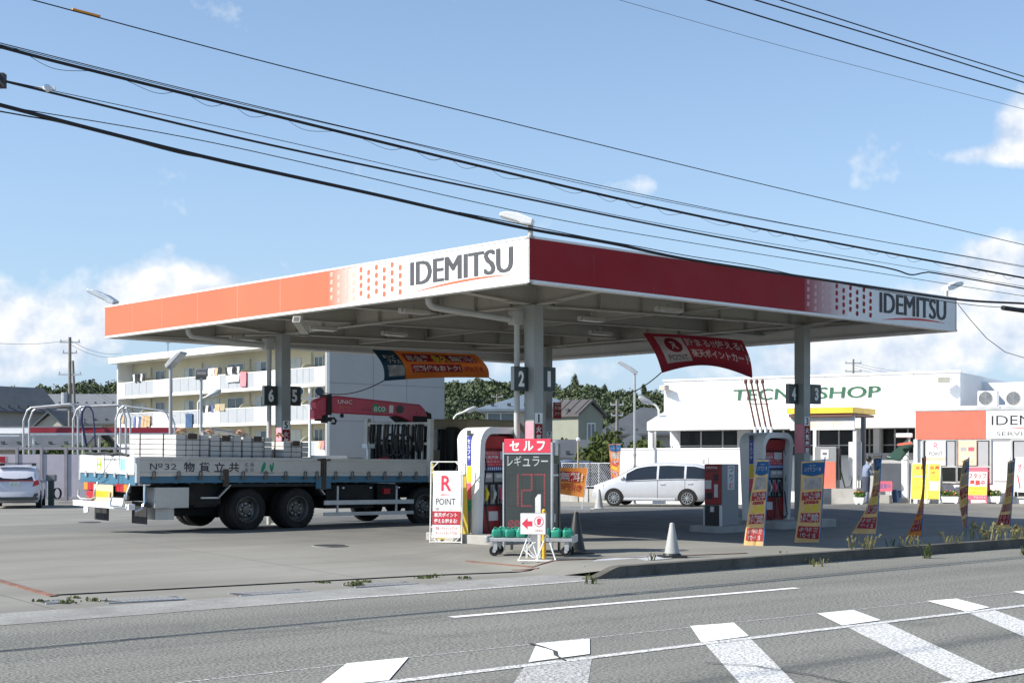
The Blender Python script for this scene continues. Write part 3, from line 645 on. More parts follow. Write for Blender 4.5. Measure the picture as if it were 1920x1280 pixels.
lettering(G1,'fleet_number',[('№32',.27,1.27,.86,1.395,.0)],'ink_black',fs)
lettering(G1,'company_lettering',[('物',1.02,1.225,1.27,1.425,.02),('貨',1.37,1.225,1.62,1.425,.02),('立',1.72,1.225,1.97,1.425,.02),('共',2.07,1.225,2.31,1.425,.02),('式',2.44,1.335,2.53,1.42),('株',2.58,1.335,2.67,1.42),('会',2.44,1.23,2.53,1.315),('社',2.58,1.23,2.67,1.315)],'ink_black',fs)
leaf=lambda: [(.0,0),(.1,.5),(.45,1),(.75,.9),(.7,.45),(.35,.05)]
lettering(G1,'green_mark',[(leaf(),2.84,1.22,3.0,1.44),([(1-a,b) for a,b in leaf()],3.03,1.22,3.13,1.40),(leaf(),3.10,1.24,3.18,1.44)],'ink_green',fs)
lettering(G1,'mark_lettering',[('KYORITU',2.83,1.19,3.17,1.215)],'ink_black',fs)
for x0,x1 in ((.05,.07),(4.3,4.35)): pass
# tailgate and rear lights
tg=MB(); tg.prism([(zb1+.01,-.02),(zt-.05,-.02),(zt-.04,-.03),(zt,-.03),(zt,.03),(zb1+.01,.03)],.07,TW-.07,'y',Matrix(((0,1,0,0),(0,0,1,0),(1,0,0,0),(0,0,0,1)))@Matrix.Identity(4)) if 0 else None
m=MB(); m.box(-.025,.025,.07,TW-.07,zb1+.012,zt-.006); m.box(-.036,-.024,.07,TW-.07,zt-.06,zt-.002); m.box(-.036,-.024,.07,TW-.07,zb1+.02,zb1+.07); TGo=m.build('tailgate','tail_white',truck,bevel=.004)
fr_=lambda x,y,o:(-.0375-o,-x,y)
fr2=lambda x,y,o:(-.0265-o,-x,y)
lettering(TGo,'lime_sticker',[(circ(),-1.66,1.33,-1.44,1.49),(circ(),-1.66,1.22,-1.44,1.38),([(0,0),(1,0),(1,1),(0,1)],-1.66,1.30,-1.44,1.41)],'ink_lime',fr2)
lettering(TGo,'sticker_disc',[(circ(),-1.60,1.36,-1.50,1.44),(circ(),-1.60,1.25,-1.50,1.33)],'tail_white',fr2,.001)
lettering(TGo,'white_plate',[(RECT,-2.28,1.33,-1.88,1.47),(RECT,-2.25,1.24,-1.78,1.30)],'ink_white',fr2)
lettering(TGo,'teal_stripe',[(RECT,-.66,1.24,-.44,1.47)],'ink_teal',fr2)
lettering(TGo,'rear_lettering',[('NATURAL ENERGY',-1.36,1.425,-.72,1.465),('共立',-.72,1.175,-.46,1.215)],'ink_black',fr2)
hg=MB()
for y in (.35,.85,1.25,1.7,2.1): hg.box(-.05,-.02,y-.035,y+.035,zb1-.05,zb1+.06)
hg.build('tailgate_hinges','galv',TGo)
m=MB(); m.box(-.01,.05,.05,TW-.05,zb0-.05,zb1-.0); m.build('rear_sill','truck_blue',truck,bevel=.006)
for y0,lab in ((.28,1),(TW-.28-.52,0)):
    m=MB(); m.box(-.03,.02,y0-.02,y0+.54,.80,.98); o=m.build('lamp_cluster','dark_plastic',truck,bevel=.008)
    seq=('lens_orange','lens_red','lens_red') if lab else ('lens_red','lens_red','lens_orange')
    for i,mm in enumerate(seq):
        k=MB(); k.box(-.05,-.031,y0+.0+i*.174,y0+.168+i*.174,.815,.965); k.build('lens',mm,o,bevel=.006)
    k=MB(); k.tube([(-.05,y0-.1,.98),(-.12,y0-.1,.80),(-.13,y0-.1,.68),(-.13,y0,.63),(-.13,y0+.5,.63),(-.13,y0+.6,.68),(-.12,y0+.6,.8)],.018,8); k.build('lamp_guard','galv',truck,smooth=True)
m=MB(); m.box(-.10,-.085,.80,1.62,.58,.94,Matrix.Translation((0,0,.0))); pl_=m.build('hazard_panel','hatch_yellow',truck)
m=MB(); m.box(-.105,-.1005,.84,1.58,.69,.81); m.build('orange_stripe','orange_reflector',pl_)
m=MB(); m.box(-.16,-.02,.02,TW-.02,.475,.59); m.build('rear_bumper','white_paint',truck,bevel=.008)
m=MB(); m.box(-.1,.0,1.65,1.95,.5,.8); m.build('red_toolbox','lens_red',truck,bevel=.01)
m=MB(); m.box(-.2,-.17,1.60,1.78,.60,.72,Matrix.Rotation(rad(-8),4,'X')); m.box(-.2,-.17,.18,.62,.55,.70); npl=m.build('number_plate','tail_white',truck)
lettering(npl,'plate_lettering',[('7-76',-1.76,.62,-1.62,.70)],'ink_green',lambda x,y,o:(-.2035-o,-x,y))
m=MB(); m.tube([(-.19,.12,.78),(-.22,.12,.60),(-.22,.16,.54),(-.22,.66,.54),(-.2,.70,.60),(-.16,.70,.72)],.018,8); m.build('plate_guard','chrome',truck,smooth=True)
for y0 in (.12,TW-.72):
    m=MB(); m.box(.28,.30,y0,y0+.6,.18,.62); m.build('mud_flap','rubber',truck)
m=MB(); m.tube([(.16,.0,.98),(.16,-.01,.62),(.10,-.02,.5),(-.02,0,.45)],.022,8); m.build('rear_rail','chrome',truck,smooth=True)
# underbody boxes, guards, fenders
m=MB(); m.box(.40,1.17,.02,.5,.50,.915); tb=m.build('tool_box','galv',truck,bevel=.008); m=MB(); m.box(.42,1.15,.012,.02,.53,.90); m.box(.7,.85,.004,.014,.5,.53); m.build('lid','truck_grey',tb)
m=MB(); m.box(.52,.94,.2,.6,.26,.50); m.build('lower_box','galv',truck,bevel=.006)
m=MB(); m.prism([(1.85,.72),(2.1,.95),(2.12,.98),(4.3,.98),(4.32,.95),(4.48,.75),(4.44,.72),(4.27,.92),(2.15,.92),(1.9,.70)],.02,.62,'y'); m.build('fender','chassis',truck)
m=MB(); m.bar((1.84,.012,.70),(2.12,.012,.96),.02,.05,(0,1,0)); m.bar((4.28,.012,.96),(4.49,.012,.74),.02,.05,(0,1,0)); m.box(1.45,1.86,.02,.06,.68,.715); m.build('fender_edge','galv',truck)
m=MB(); m.box(4.5,7.0,.03,.06,.51,.61); m.box(4.5,7.0,.03,.06,.27,.35)
for x in (4.86,6.5): m.box(x,x+.045,.06,.09,.27,.92)
m.build('side_guard','galv',truck,bevel=.004)
m=MB(); m.box(6.15,6.33,.06,.12,.74,.86); m.build('red_reflector','lens_red',truck)
m=MB(); m.ball((5.0,.03,.88),.03); m.ball((5.75,.03,.88),.03); m.ball((6.55,.03,.88),.03); m.build('marker_lamps','chrome',truck)
def wheel(x,y,sgn,r=.44,w=.24,par=truck,rim='rim_steel'):
    Mx=Matrix.Translation((x,y,r))@Matrix.Rotation(rad(90)*sgn,4,'X')     # outer face towards -y for sgn=1
    t=MB(); t.lathe([(r*.62,-w*.5),(r*.93,-w*.5),(r*.99,-w*.38),(r,-w*.2),(r,w*.2),(r*.99,w*.38),(r*.93,w*.5),(r*.66,w*.5),(r*.62,w*.42)],36,Mx,False)
    for k in range(36):
        a=2*math.pi*k/36; t.box(r*.985,r*1.005,-.012,.012,-w*.4,w*.4,Mx@Matrix.Rotation(a,4,'Z'))
    o=t.build('wheel','tyre',par,smooth=True)
    m=MB(); m.lathe([(r*.635,w*.44),(r*.60,w*.46),(r*.56,w*.30),(r*.54,-.03),(r*.40,-.06),(r*.36,-.02),(r*.22,.0),(r*.19,.05),(r*.12,.055),(.001,.06)],32,Mx,False)
    rm=m.build('rim',rim,o,smooth=True)
    m=MB()
    for k in range(8):
        a=2*math.pi*k/8; m.cyl(Mx@Vector((r*.28*math.cos(a),r*.28*math.sin(a),-.02)),Mx@Vector((r*.28*math.cos(a),r*.28*math.sin(a),.03)),.016,None,6)
    m.build('wheel_nuts','galv',rm)
    m=MB()
    for k in range(4):
        a=2*math.pi*(k+.5)/4; c=Vector((r*.45*math.cos(a),r*.45*math.sin(a),-.042)); m.lathe([(.042,-.012),(.042,.004)],10,Mx@Matrix.Translation(c)@Matrix.Rotation(0,4,'Z'))
    m.build('hand_holes','slot_black',rm)
    return o
for x in (2.58,3.83,7.35):
    wheel(x,.16,1); wheel(x,TW-.16,-1)
    if x<5:
        for y in (.45,TW-.45):
            t=MB(); t.lathe([(.27,-.12),(.41,-.12),(.44,-.05),(.44,.05),(.41,.12),(.27,.12)],28,Matrix.Translation((x,y,.44))@Matrix.Rotation(rad(90),4,'X')); t.build('inner_tyre','tyre',truck,smooth=True)
# rack (guard frame) behind the crane with hung slings
m=MB()
for y in (.02,TW-.02): m.box(7.40,7.50,y-.06,y+.06,1.0,2.42+(.04 if y<1 else .06))
m.box(7.41,7.49,.08,TW-.08,2.30,2.39); m.box(7.42,7.48,.08,TW-.08,1.86,1.92); m.box(7.42,7.48,.08,TW-.08,1.40,1.46)
for k in range(9): y=.3+k*.23; m.box(7.43,7.47,y-.02,y+.02,1.0,2.30)
m.build('guard_rack','truck_grey',truck)
for k in range(11):
    y=.22+k*.19+random.uniform(-.05,.05); L=random.uniform(.55,1.15); w=random.uniform(.04,.10)
    m=MB(); pts=[(7.36,y-w,2.34)]+[(7.34+.02*math.sin(t*5),y-w+2*w*(t),2.34-L*math.sin(math.pi*t)) for t in [i/10 for i in range(1,10)]]+[(7.36,y+w,2.34)]
    m.tube(pts,random.uniform(.018,.04),6); m.build('hung_sling',random.choice(['rubber','brown_rust','chassis','rubber']),truck,smooth=True)
for k in range(3):
    y=.75+k*.3; m=MB(); m.tube([(7.32,y+.22*math.cos(t),1.85+.25*math.sin(t)) for t in [i*2*math.pi/14 for i in range(14)]],.03,6,True); m.build('hung_rope','chassis',truck,smooth=True)
m=MB(); m.box(7.5,7.54,.05,TW-.05,1.05,1.98); m.build('front_board','chassis',truck)
# crane: column between bed and cab, boom folded back over the bed
cy=1.25
m=MB(); m.box(7.75,8.35,cy-.45,cy+.45,.9,1.4); m.cyl((8.05,cy,1.4),(8.05,cy,2.2),.26,.22,18); m.box(7.8,8.35,cy-.17,cy+.17,2.1,2.55); m.build('crane_column','chassis',truck,bevel=.02)
m=MB(); m.prism([(5.45,2.55),(5.40,2.92),(5.55,2.95),(8.02,2.83),(8.17,2.72),(8.30,2.45),(8.05,2.24),(7.85,2.36),(7.45,2.51),(7.3,2.53)],cy-.14,cy+.14,'y'); bm_=m.build('crane_boom','crane_red',truck,bevel=.025)
m=MB(); m.prism([(5.05,2.58),(5.0,2.78),(5.15,2.88),(5.42,2.94),(5.42,2.53),(5.2,2.48)],cy-.11,cy+.11,'y'); m.box(4.98,5.2,cy-.09,cy+.09,2.40,2.62); m.build('boom_tip','crane_red',bm_,bevel=.02)
m=MB(); m.box(5.30,5.42,cy-.155,cy+.155,2.50,2.97); m.prism([(7.25,2.52),(7.5,2.50),(7.9,2.34),(8.05,2.20),(8.35,2.42),(8.22,2.68),(8.40,2.62),(8.44,2.2),(7.95,2.12),(7.5,2.36)],cy-.10,cy+.10,'y'); m.build('boom_collar','chassis',bm_)
m=MB(); m.box(5.1,5.5,cy-.06,cy+.06,2.36,2.46); m.tube([(5.5,cy,2.42),(5.6,cy,2.44),(5.66,cy,2.38),(5.62,cy,2.31),(5.54,cy,2.32)],.025,8); m.box(5.3,5.36,cy-.1,cy+.1,2.32,2.55); m.ball((5.82,cy,2.50),.05); m.build('hook_block','rubber',bm_)
fb=lambda x,y,o:(x,cy-.1425-o,y)
lettering(bm_,'maker_lettering',[('UNIC',5.60,2.77,6.0,2.86,.0)],'ink_white',fb)
lettering(bm_,'gold_lettering',[('クレーン',5.64,2.66,5.94,2.73)],'ink_orange',fb)
lettering(bm_,'eco_badge',[(circ(),6.58,2.60,6.78,2.80),(circ(),6.74,2.60,6.88,2.74),(circ(),6.86,2.60,7.0,2.74)],'ink_green',fb)
lettering(bm_,'eco_lettering',[('eco',6.63,2.63,6.96,2.74)],'ink_white',fb,.002); lettering(bm_,'series_lettering',[('U-CAN',6.28,2.63,6.55,2.68)],'ink_black',fb)
lettering(bm_,'notice_label',[(RECT,7.08,2.60,7.20,2.78)],'tail_white',fb); lettering(bm_,'round_badge',[(circ(),7.28,2.60,7.52,2.80)],'sign_dark',fb)
m=MB(); m.cyl((7.95,cy-.15,2.62),(7.95,cy+.15,2.62),.05,None,14); m.build('boom_pin','crane_red',bm_)
# cab
m=MB(); m.box(8.62,10.6,.03,TW-.03,.75,1.25); m.prism([(8.62,1.25),(8.62,2.42),(8.70,2.50),(10.3,2.50),(10.55,2.3),(10.72,1.3),(10.72,.6),(9.0,.6),(8.62,.9)],.05,TW-.05,'y'); cab=m.build('cab','cab_brown',truck,bevel=.05)
m=MB(); m.box(9.3,10.2,.035,.05,1.55,2.15); m.box(8.605,8.62,.35,TW-.35,1.75,2.25); m.build('cab_window','dark_glass',cab)
m=MB(); m.box(8.45,8.6,.1,.9,1.05,2.25); m.cyl((8.52,.5,1.1),(8.52,.5,2.3),.16,None,14); m.build('air_intake','rubber',truck,bevel=.05)
m=MB(); m.tube([(8.5,.1,1.0),(8.45,.08,1.5),(8.5,.1,2.0)],.018,6); m.bar((8.2,.1,1.0),(8.5,.1,1.75),.03,.03); m.build('grab_rail','chrome',truck)
m=MB(); m.box(7.6,8.5,.1,.6,.55,1.1); m.box(8.9,9.7,.05,.7,.35,.7); m.build('crane_stand','chassis',truck,bevel=.02)
# load: bundles of concrete kerb stones
def on_truck(x,y,z):
    return truck.matrix_basis@Vector((x,y,z))
bpy.context.view_layer.update()
def bundle(label,x0,x1,y0,y1,z0,rows,lying,hh=.11):
    t=thing('concrete_block_bundle',label,'concrete blocks',on_truck(x0,y0,z0),rot=truck.rotation_euler,group='bundles of concrete blocks on the truck bed')
    L=x1-x0; Wd=y1-y0; z=0
    m=MB(); 
    for y in (.12,Wd-.2): m.box(.0,L,y,y+.08,0,.07)
    m.build('bearer','timber',t)
    z=.07
    for r in range(rows):
        n=lying; m=MB()
        for i in range(n):
            a=L*i/n+.004; b=L*(i+1)/n-.004; e=random.uniform(-.008,.008)
            m.box(a,b,e,Wd+e,z+.004,z+hh-.004)
        m.build('block_course','block_concrete',t,bevel=.008); z+=hh
    m=MB()
    for q in (.3,.72): m.box(L*q-.005,L*q+.005,-.012,Wd+.012,.05,z+.006)
    m.box(-.012,L+.012,Wd*.25,Wd*.25+.016,.05,z+.008); m.box(-.012,L+.012,Wd*.75,Wd*.75+.016,.05,z+.008)
    m.build('strapping','strap_black',t)
    m=MB(); m.box(L*.35,L*.62,-.02,.25,z-.09,z+.02); m.build('edge_pad','brown_rust',t)
    return z
z0=zb1-.03+.27
m=MB()
for x in (.9,1.8,2.7,3.6): m.box(x,x+.1,.2,2.2,zb1-.04,zb1+.235)
t=thing('timber_dunnage','dark timber beams carrying the concrete bundles on the truck bed','timber',on_truck(0,0,0),rot=truck.rotation_euler); m.build('beam','timber',t)
bundle('rearmost bundle of concrete blocks, its long side lit white',.98,1.75,.25,2.2,z0,5,2,.105); bundle('second bundle of concrete blocks from the truck tail',1.79,2.52,.25,2.15,z0,5,3,.10)
bundle('third bundle of concrete blocks from the truck tail',2.56,3.28,.25,2.15,z0,5,3,.10); bundle('front bundle of concrete blocks with its lit end, nearest the crane',3.55,4.2,.22,1.5,z0-.02,4,2,.11)
def on_thing(name,label,cat,build,x,y,z,material,group=None,rz=0):
    t=build.build(name,material); t.location=on_truck(x,y,z); t.rotation_euler=truck.rotation_euler; t.rotation_euler.z+=rz; return tag(t,label,cat,group)
m=MB(); m.box(0,.95,0,.12,0,.05); m.box(.02,.9,.14,.26,0,.05); m.box(.05,.93,.03,.15,.055,.10); on_thing('white_plank','white painted planks lying on the truck bed by the centre post','planks',m,4.3,.2,zt-.04,'white_paint')
m=MB(); m.box(0,.07,0,.07,0,.62); m.box(-.08,.15,-.06,.13,.62,.72); on_thing('white_post','white post with square cap standing on the truck bed by the sling rack','post',m,6.85,1.6,zb1,'white_paint')
for i,(x,y,l) in enumerate(((1.25,.5,'on the rearmost bundle'),(1.95,.5,'on the second bundle near the lamp pole'),(2.75,.6,'on the third bundle'),(3.75,.6,'on the front bundle by column five'))):
    m=MB()
    for k in range(5):
        a=random.uniform(0,3.1); m.tube([(.11*math.cos(a+j*.6)*(1-.1*k),.09*math.sin(a+j*.5),.01+.07*math.sin(j*.55)+.01*k) for j in range(6)],.013,6)
    on_thing('lashing_strap','orange and white lashing strap bunched up '+l,'strap',m,x,y,z0+.60-(.04 if i==3 else 0),'strap_orange','lashing straps on the load')
m=MB(); m.tube([(0,0,0),(.35,.2,.10),(.8,.2,.05),(1.3,.3,.0)],.05,8); on_thing('tarpaulin_roll','grey rolled tarpaulin on top of the second bundle','tarpaulin',m,1.95,.9,z0+.62,'galv')
m=MB(); m.tube([(0,0,.0),(.2,.1,.05),(.5,.15,.07),(.6,.3,.02)],.035,8); on_thing('red_sling','pink red sling lying on the bed before the white post','sling',m,6.3,.6,zt-.06,'crane_red')
m=MB(); m.tube([(.0,.3,.0),(.05,.75,.045),(-.03,.95,.02),(.02,1.3,.05),(0,1.7,.02),(0,2.1,.03)],.028,8); m.tube([(-.03,.62,.0),(-.05,.60,-.5),(-.06,.62,-.62)],.006,5); m.tube([(-.03,1.25,.0),(-.06,1.2,-.42),(-.05,1.5,-.5)],.006,5); m.tube([(-.03,.85,.0),(-.06,1.4,-.5)],.006,5)
on_thing('rope_coil','pale rope and dark cords hanging over the truck tailgate','rope',m,-.03,.0,zt+.01,'rubber')
# ------------------------------------------------------------------ pumps and forecourt furniture
mat('pump_white',(.74,.74,.72),.35,var=.04,dirt=.08); mat('pump_blue',(.05,.06,.32),.4); mat('pump_red',(.27,.012,.016),.35); mat('ink_yellow',(.85,.55,.03),.45); mat('nozzle_yellow',(.78,.60,.04),.4); mat('recess_black',(.02,.02,.022),.5); mat('poster_red',(.50,.03,.05),.5); mat('poster_white',(.62,.60,.59),.6); mat('display_grey',(.30,.31,.31),.4); mat('panel_grey',(.24,.25,.25),.5,var=.05); mat('ink_blue',(.03,.14,.42),.5); mat('ink_pink',(.75,.12,.18),.5)
mat('jug_green',(.02,.24,.16),.35,var=.1,trans=False); mat('cone_white',(.36,.36,.345),.5,dirt=.3); mat('cone_black',(.015,.016,.015),.5); mat('post_orange',(.85,.42,.03),.4)
mat('led_red',(.30,.05,.06),.4,emis=(1,.12,.15,.24)); mat('led_off',(.05,.045,.045),.5); mat('led_green',(.05,.4,.1),.4,emis=(.25,1,.3,.35)); mat('screen_dark',(.040,.048,.046),.35); mat('letter_grey',(.50,.52,.52),.4); mat('sign_red',(.72,.05,.09),.45)
mat('frame_white',(.80,.79,.75),.4); mat('board_yellow',(.80,.60,.10),.5)
def island(label,x0,x1,y0,y1,h=.16):
    g=gcan((x0+x1)/2,(y0+y1)/2); p=can_world(x0,y0,0); t=thing('pump_island',label,'pump island',(p.x,p.y,g),PHI,'raised concrete pump islands')
    L=x1-x0;D=y1-y0; r=.18
    pts=[]
    for cx,cy,a0 in ((L-r,r,-90),(L-r,D-r,0),(r,D-r,90),(r,r,180)):
        for k in range(6): a=rad(a0+18*k); pts.append((cx+r*math.cos(a),cy+r*math.sin(a)))
    m=MB(); m.prism(pts,-.2,h,'z'); m.build('slab','concrete',t,bevel=.015)
    return g+h
def fuel_pump(label,x,y,z):
    p=can_world(x,y,z); t=thing('fuel_pump',label,'fuel pump',p,PHI,'fuel pumps under the canopy')
    Wd=1.16;D=.50;Ht=2.03
    # arched white shell: outer and inner outline, deeper towards the top
    out=[(0,0)];r=.30
    out+=[(0,Ht-r)]+[(r-r*math.cos(a),Ht-r+r*math.sin(a)) for a in [math.pi/2*k/7 for k in range(1,8)]]
    out+=[(Wd-x_,z_) for x_,z_ in reversed(out)]
    t_=.125; ri=.20; inn=[(t_,0),(t_,Ht-t_-ri)]+[(t_+ri-ri*math.cos(a),Ht-t_-ri+ri*math.sin(a)) for a in [math.pi/2*k/7 for k in range(1,8)]]
    inn+=[(Wd-x_,z_) for x_,z_ in reversed(inn)]
    fl=lambda z_:.10*sm((z_-1.35)/.5)
    m=MB(); n=len(out)
    v=[(a,-fl(b),b) for a,b in out]+[(a,-fl(b),b) for a,b in inn]+[(a,D+fl(b),b) for a,b in out]+[(a,D+fl(b),b) for a,b in inn]
    f=[]
    for i in range(n-1): f+=[(i,i+1,n+i+1,n+i),(2*n+i,2*n+i+1,3*n+i+1,3*n+i),(i,i+1,2*n+i+1,2*n+i),(n+i,n+i+1,3*n+i+1,3*n+i)]
    m.add(v,f); sh=m.build('shell','pump_white',t,smooth=True)
    m=MB(); m.box(t_-.01,Wd-t_+.01,.11,D-.11,.0,Ht-.14); body=m.build('recess','recess_black',t)
    m=MB(); m.prism([(.02,1.62),(.11,1.60),(.11,1.88),(-.02,1.86)],t_+.06,Wd-t_-.06,'x'); m.build('visor','pump_red',t,bevel=.02)
    # coloured stripe on the side panel
    m=MB()
    m.box(-.004,-.001,.17,.31,.02,.74); st=m.build('side_stripe','panel_grey',t)
    for z0,z1,mm,nm in ((1.30,1.86,'pump_blue','blue_field'),(.98,1.29,'ink_yellow','yellow_field'),(.66,.97,'ink_pink','pink_sticker'),(.44,.65,'ink_green','green_sticker'),(1.86,1.97,'dark_plastic','dark_field')):
        k=MB(); k.box(-.0085-(fl(z0)*0),-.0045,.18,.30,z0,z1-.005); k.build(nm,mm,st)
    lettering(st,'side_lettering',[(c,-.28,1.72-.105*i,-.20,1.80-.105*i,.01) for i,c in enumerate('セルフサ')],'ink_white',lambda a,b,o:(-.010-o,-a,b))
    y0=.105
    m=MB(); m.box(.18,.98,y0-.012,y0,1.28,1.58); po=m.build('poster','poster_red',t)
    pf=lambda a,b,o:(a,y0-.0135-o,b)
    lettering(po,'poster_lettering',[('静電気除去シート',.22,1.50,.80,1.56),('火気厳禁',.25,1.42,.62,1.49,.02),('給油方法のご案内',.22,1.35,.92,1.40),('レギュラー ハイオク 軽油',.22,1.295,.95,1.335)],'poster_white',pf)
    m=MB(); m.box(.66,.95,y0-.02,y0-.013,1.41,1.57); m.build('white_card','poster_white',t)
    m=MB(); m.box(.18,1.0,y0-.02,y0,1.20,1.275); pn=m.build('price_strip','ink_blue',t); lettering(pn,'strip_lettering',[('IIIIIIIIIIIIIIII',.2,1.21,.97,1.265)],'poster_white',lambda a,b,o:(a,y0-.0215-o,b))
    m=MB(); m.box(.18,.46,y0-.03,y0,.98,1.16); m.build('display','display_grey',t,bevel=.008)
    m=MB(); m.box(.50,.98,y0-.03,y0,.98,1.16); m.build('display','display_grey',t,bevel=.008)
    m=MB(); m.box(.22,.42,y0-.034,y0-.0305,1.06,1.13); m.box(.55,.72,y0-.034,y0-.0305,1.06,1.13); m.box(.77,.93,y0-.034,y0-.0305,1.06,1.13); m.build('readout','poster_white',t)
    for k in range(4):
        xx=.27+k*.19; c=('nozzle_yellow','galv','ink_pink','dark_plastic')[k]
        m=MB(); m.tube([(xx,y0-.03,.88),(xx,y0-.07,.80),(xx+.01,y0-.06,.68),(xx,y0-.02,.60)],[.022,.035,.03,.018],8); m.box(xx-.035,xx+.035,y0-.10,y0-.04,.72,.79); nz=m.build('nozzle',c,t,smooth=False)
        m=MB(); m.box(xx-.05,xx+.05,y0-.03,y0,.56,.93); m.build('holster','panel_grey',t)
    m=MB(); m.box(.14,Wd-.14,y0-.015,y0,.0,.52); bp=m.build('lower_panel','pump_red',t)
    m=MB(); m.box(.36,.60,y0-.02,y0-.0155,.24,.42); m.build('paper_notice','poster_white',t)
    for xa,xb,d in ((.26,.62,-.03),(.75,1.02,.02)):
        m=MB(); m.tube([(xa,y0-.05,.62),(xa-.02,y0-.09,.35),(xa+.02,y0-.12,.12+d),(xa+.14,y0-.14,.03+d),(xa+.28,y0-.12,.10+d),(xb,y0-.08,.38),(xb,y0-.05,.66)],.014,6); m.build('hose','rubber',t,smooth=True)
    for xx in (.2,1.04):
        m=MB(); m.tube([(xx,y0-.04,1.62),(xx+.02,y0-.12,1.3),(xx,y0-.06,.9)],.014,6); m.build('hose','rubber',t,smooth=True)
    m=MB(); m.box(Wd+.001,Wd+.012,.1,.4,.1,1.2); m.build('side_panel','panel_grey',t)
    return t
z=island('concrete island of the front pump behind the price sign',1.2,3.3,2.25,4.3); fuel_pump('white arched fuel pump behind the price sign, coloured stripe on its side',1.48,2.99,z)
z=island('concrete island of the right pump behind the two front flags',9.9,12.2,2.25,4.3); fuel_pump('shaded arched fuel pump behind the two front flags',10.13,2.99,z)
# change machine
z=island('small concrete island under the red and grey change machine',7.65,8.75,2.15,3.1,.14); p=can_world(7.95,2.35,z)
t=thing('change_machine','grey change machine with red front and vertical white label on its own island','change machine',p,PHI)
m=MB(); m.box(.03,.60,.0,.48,.0,1.34); m.build('cabinet','panel_grey',t,bevel=.012)
m=MB(); m.box(-.02,.029,.02,.46,.46,1.335); rf=m.build('red_front','pump_red',t,bevel=.015)
fk=lambda x,y,o:(-.022-o,-x,y)
lettering(rf,'front_lettering',[('自動精算機',-.40,1.24,-.10,1.29)],'ink_white',fk)
m=MB(); m.box(-.028,-.021,.26,.43,.80,.99); m.box(-.028,-.021,.08,.18,.62,.9); m.build('paper_notice','poster_white',rf)
m=MB(); m.box(-.03,-.021,.08,.20,.98,1.12); m.box(-.03,-.021,.24,.40,.58,.72); m.box(-.026,-.021,.08,.42,1.17,1.19); m.build('slots','recess_black',rf)
m=MB(); m.box(-.012,.028,.04,.44,.0,.44); m.build('open_bay','recess_black',t); m=MB(); m.box(-.03,.028,.0,.035,.0,.45); m.box(-.03,.028,.445,.48,.0,.45); m.box(-.04,.0,.18,.28,.3,.42); m.build('bay_frame','galv',t)
m=MB(); m.box(.20,.44,-.008,-.001,.78,1.31); lb=m.build('label_board','poster_white',t)
lettering(lb,'label_lettering',[('つ',.245,1.17,.395,1.28,.01),('り',.27,.98,.37,1.12,.01)],'ink_black',lambda x,y,o:(x,-.0095-o,y)); lettering(lb,'label_lettering_red',[('銭',.25,.80,.395,.93,.01)],'ink_red',lambda x,y,o:(x,-.0095-o,y))
# price sign
def seg(m,x,z,w,h,on,fn,off):
    S={'a':((0,1),(1,1)),'b':((1,1),(1,.5)),'c':((1,.5),(1,0)),'d':((0,0),(1,0)),'e':((0,.5),(0,0)),'f':((0,1),(0,.5)),'g':((0,.5),(1,.5))}
    for k in on:
        (ax,az),(bx,bz)=S[k]; ln=math.hypot((bx-ax)*w,(bz-az)*h); n=max(4,int(ln/.0225))
        for i in range(n+1):
            for j in (-.007,.007):
                q=(x+(ax+(bx-ax)*i/n)*w,z+(az+(bz-az)*i/n)*h); d=.0052
                jx,jz=(0,j) if az==bz else (j,0)
                m.face(*[fn(q[0]+jx+c*d,q[1]+jz+e*d,off) for c,e in ((-1,-1),(1,-1),(1,1),(-1,1))])
p=GX(989,24.3); t=thing('price_sign','tall self service price sign with red top panel and red digits','price sign',p,rad(-16.5))
hb=-.08; w2=.41; zt_=2.10-p.z
m=MB(); m.box(-w2,w2,.0,.06,.50-p.z,zt_-.24); pn=m.build('price_panel','screen_dark',t)
m=MB(); m.box(-w2,w2,-.012,.06,zt_-.235,zt_); rp=m.build('top_panel','sign_red',t,bevel=.006)
m=MB()
for x in (-w2-.025,w2-.0): m.box(x,x+.025,-.015,.07,.04,zt_-.06)
m.box(-w2,w2,-.012,.05,zt_-.262,zt_-.238); m.box(-w2,w2,-.012,.05,.49-p.z,.52-p.z); m.build('frame','alu',t)
m=MB(); m.box(-w2,w2,.46,.53,.50-p.z,zt_-.1); m.box(-w2-.025,-w2,.45,.54,.02,zt_-.08); m.box(w2,w2+.025,.45,.54,.02,zt_-.08); m.build('rear_panel','sign_dark',t)
for x in (w2-.005,-w2-.012):
    m=MB(); m.box(x,x+.017,.075,.45,.25,zt_-.42); m.build('side_cover','sign_dark',t)
m=MB(); m.box(w2-.01,w2+.02,.07,.45,1.30,1.33); m.box(-w2,w2,.07,.45,.2,.24); m.box(w2+.0,w2+.05,.1,.3,zt_-.28,zt_-.02); m.box(w2+.013,w2+.03,.1,.2,.52,.66); m.build('braces','galv',t)
fp=lambda x,y,o:(x,-.003-o,y); ft=lambda x,y,o:(x,-.015-o,y)
zz=zt_-.12
lettering(rp,'top_lettering',[('セ',-.31,zz-.085,-.14,zz+.085,.035),('ル',-.07,zz-.085,.11,zz+.085,.035),('フ',.17,zz-.085,.31,zz+.08,.035)],'ink_white',ft)
lettering(pn,'grade_lettering',[('レ',-.35,zt_-.46,-.26,zt_-.29),('ギ',-.23,zt_-.46,-.11,zt_-.29),('ュ',-.08,zt_-.46,.05,zt_-.34),('ラ',.09,zt_-.46,.21,zt_-.30),('ー',.24,zt_-.39,.36,zt_-.365)],'letter_grey',fp)
on=MB();offm=MB()
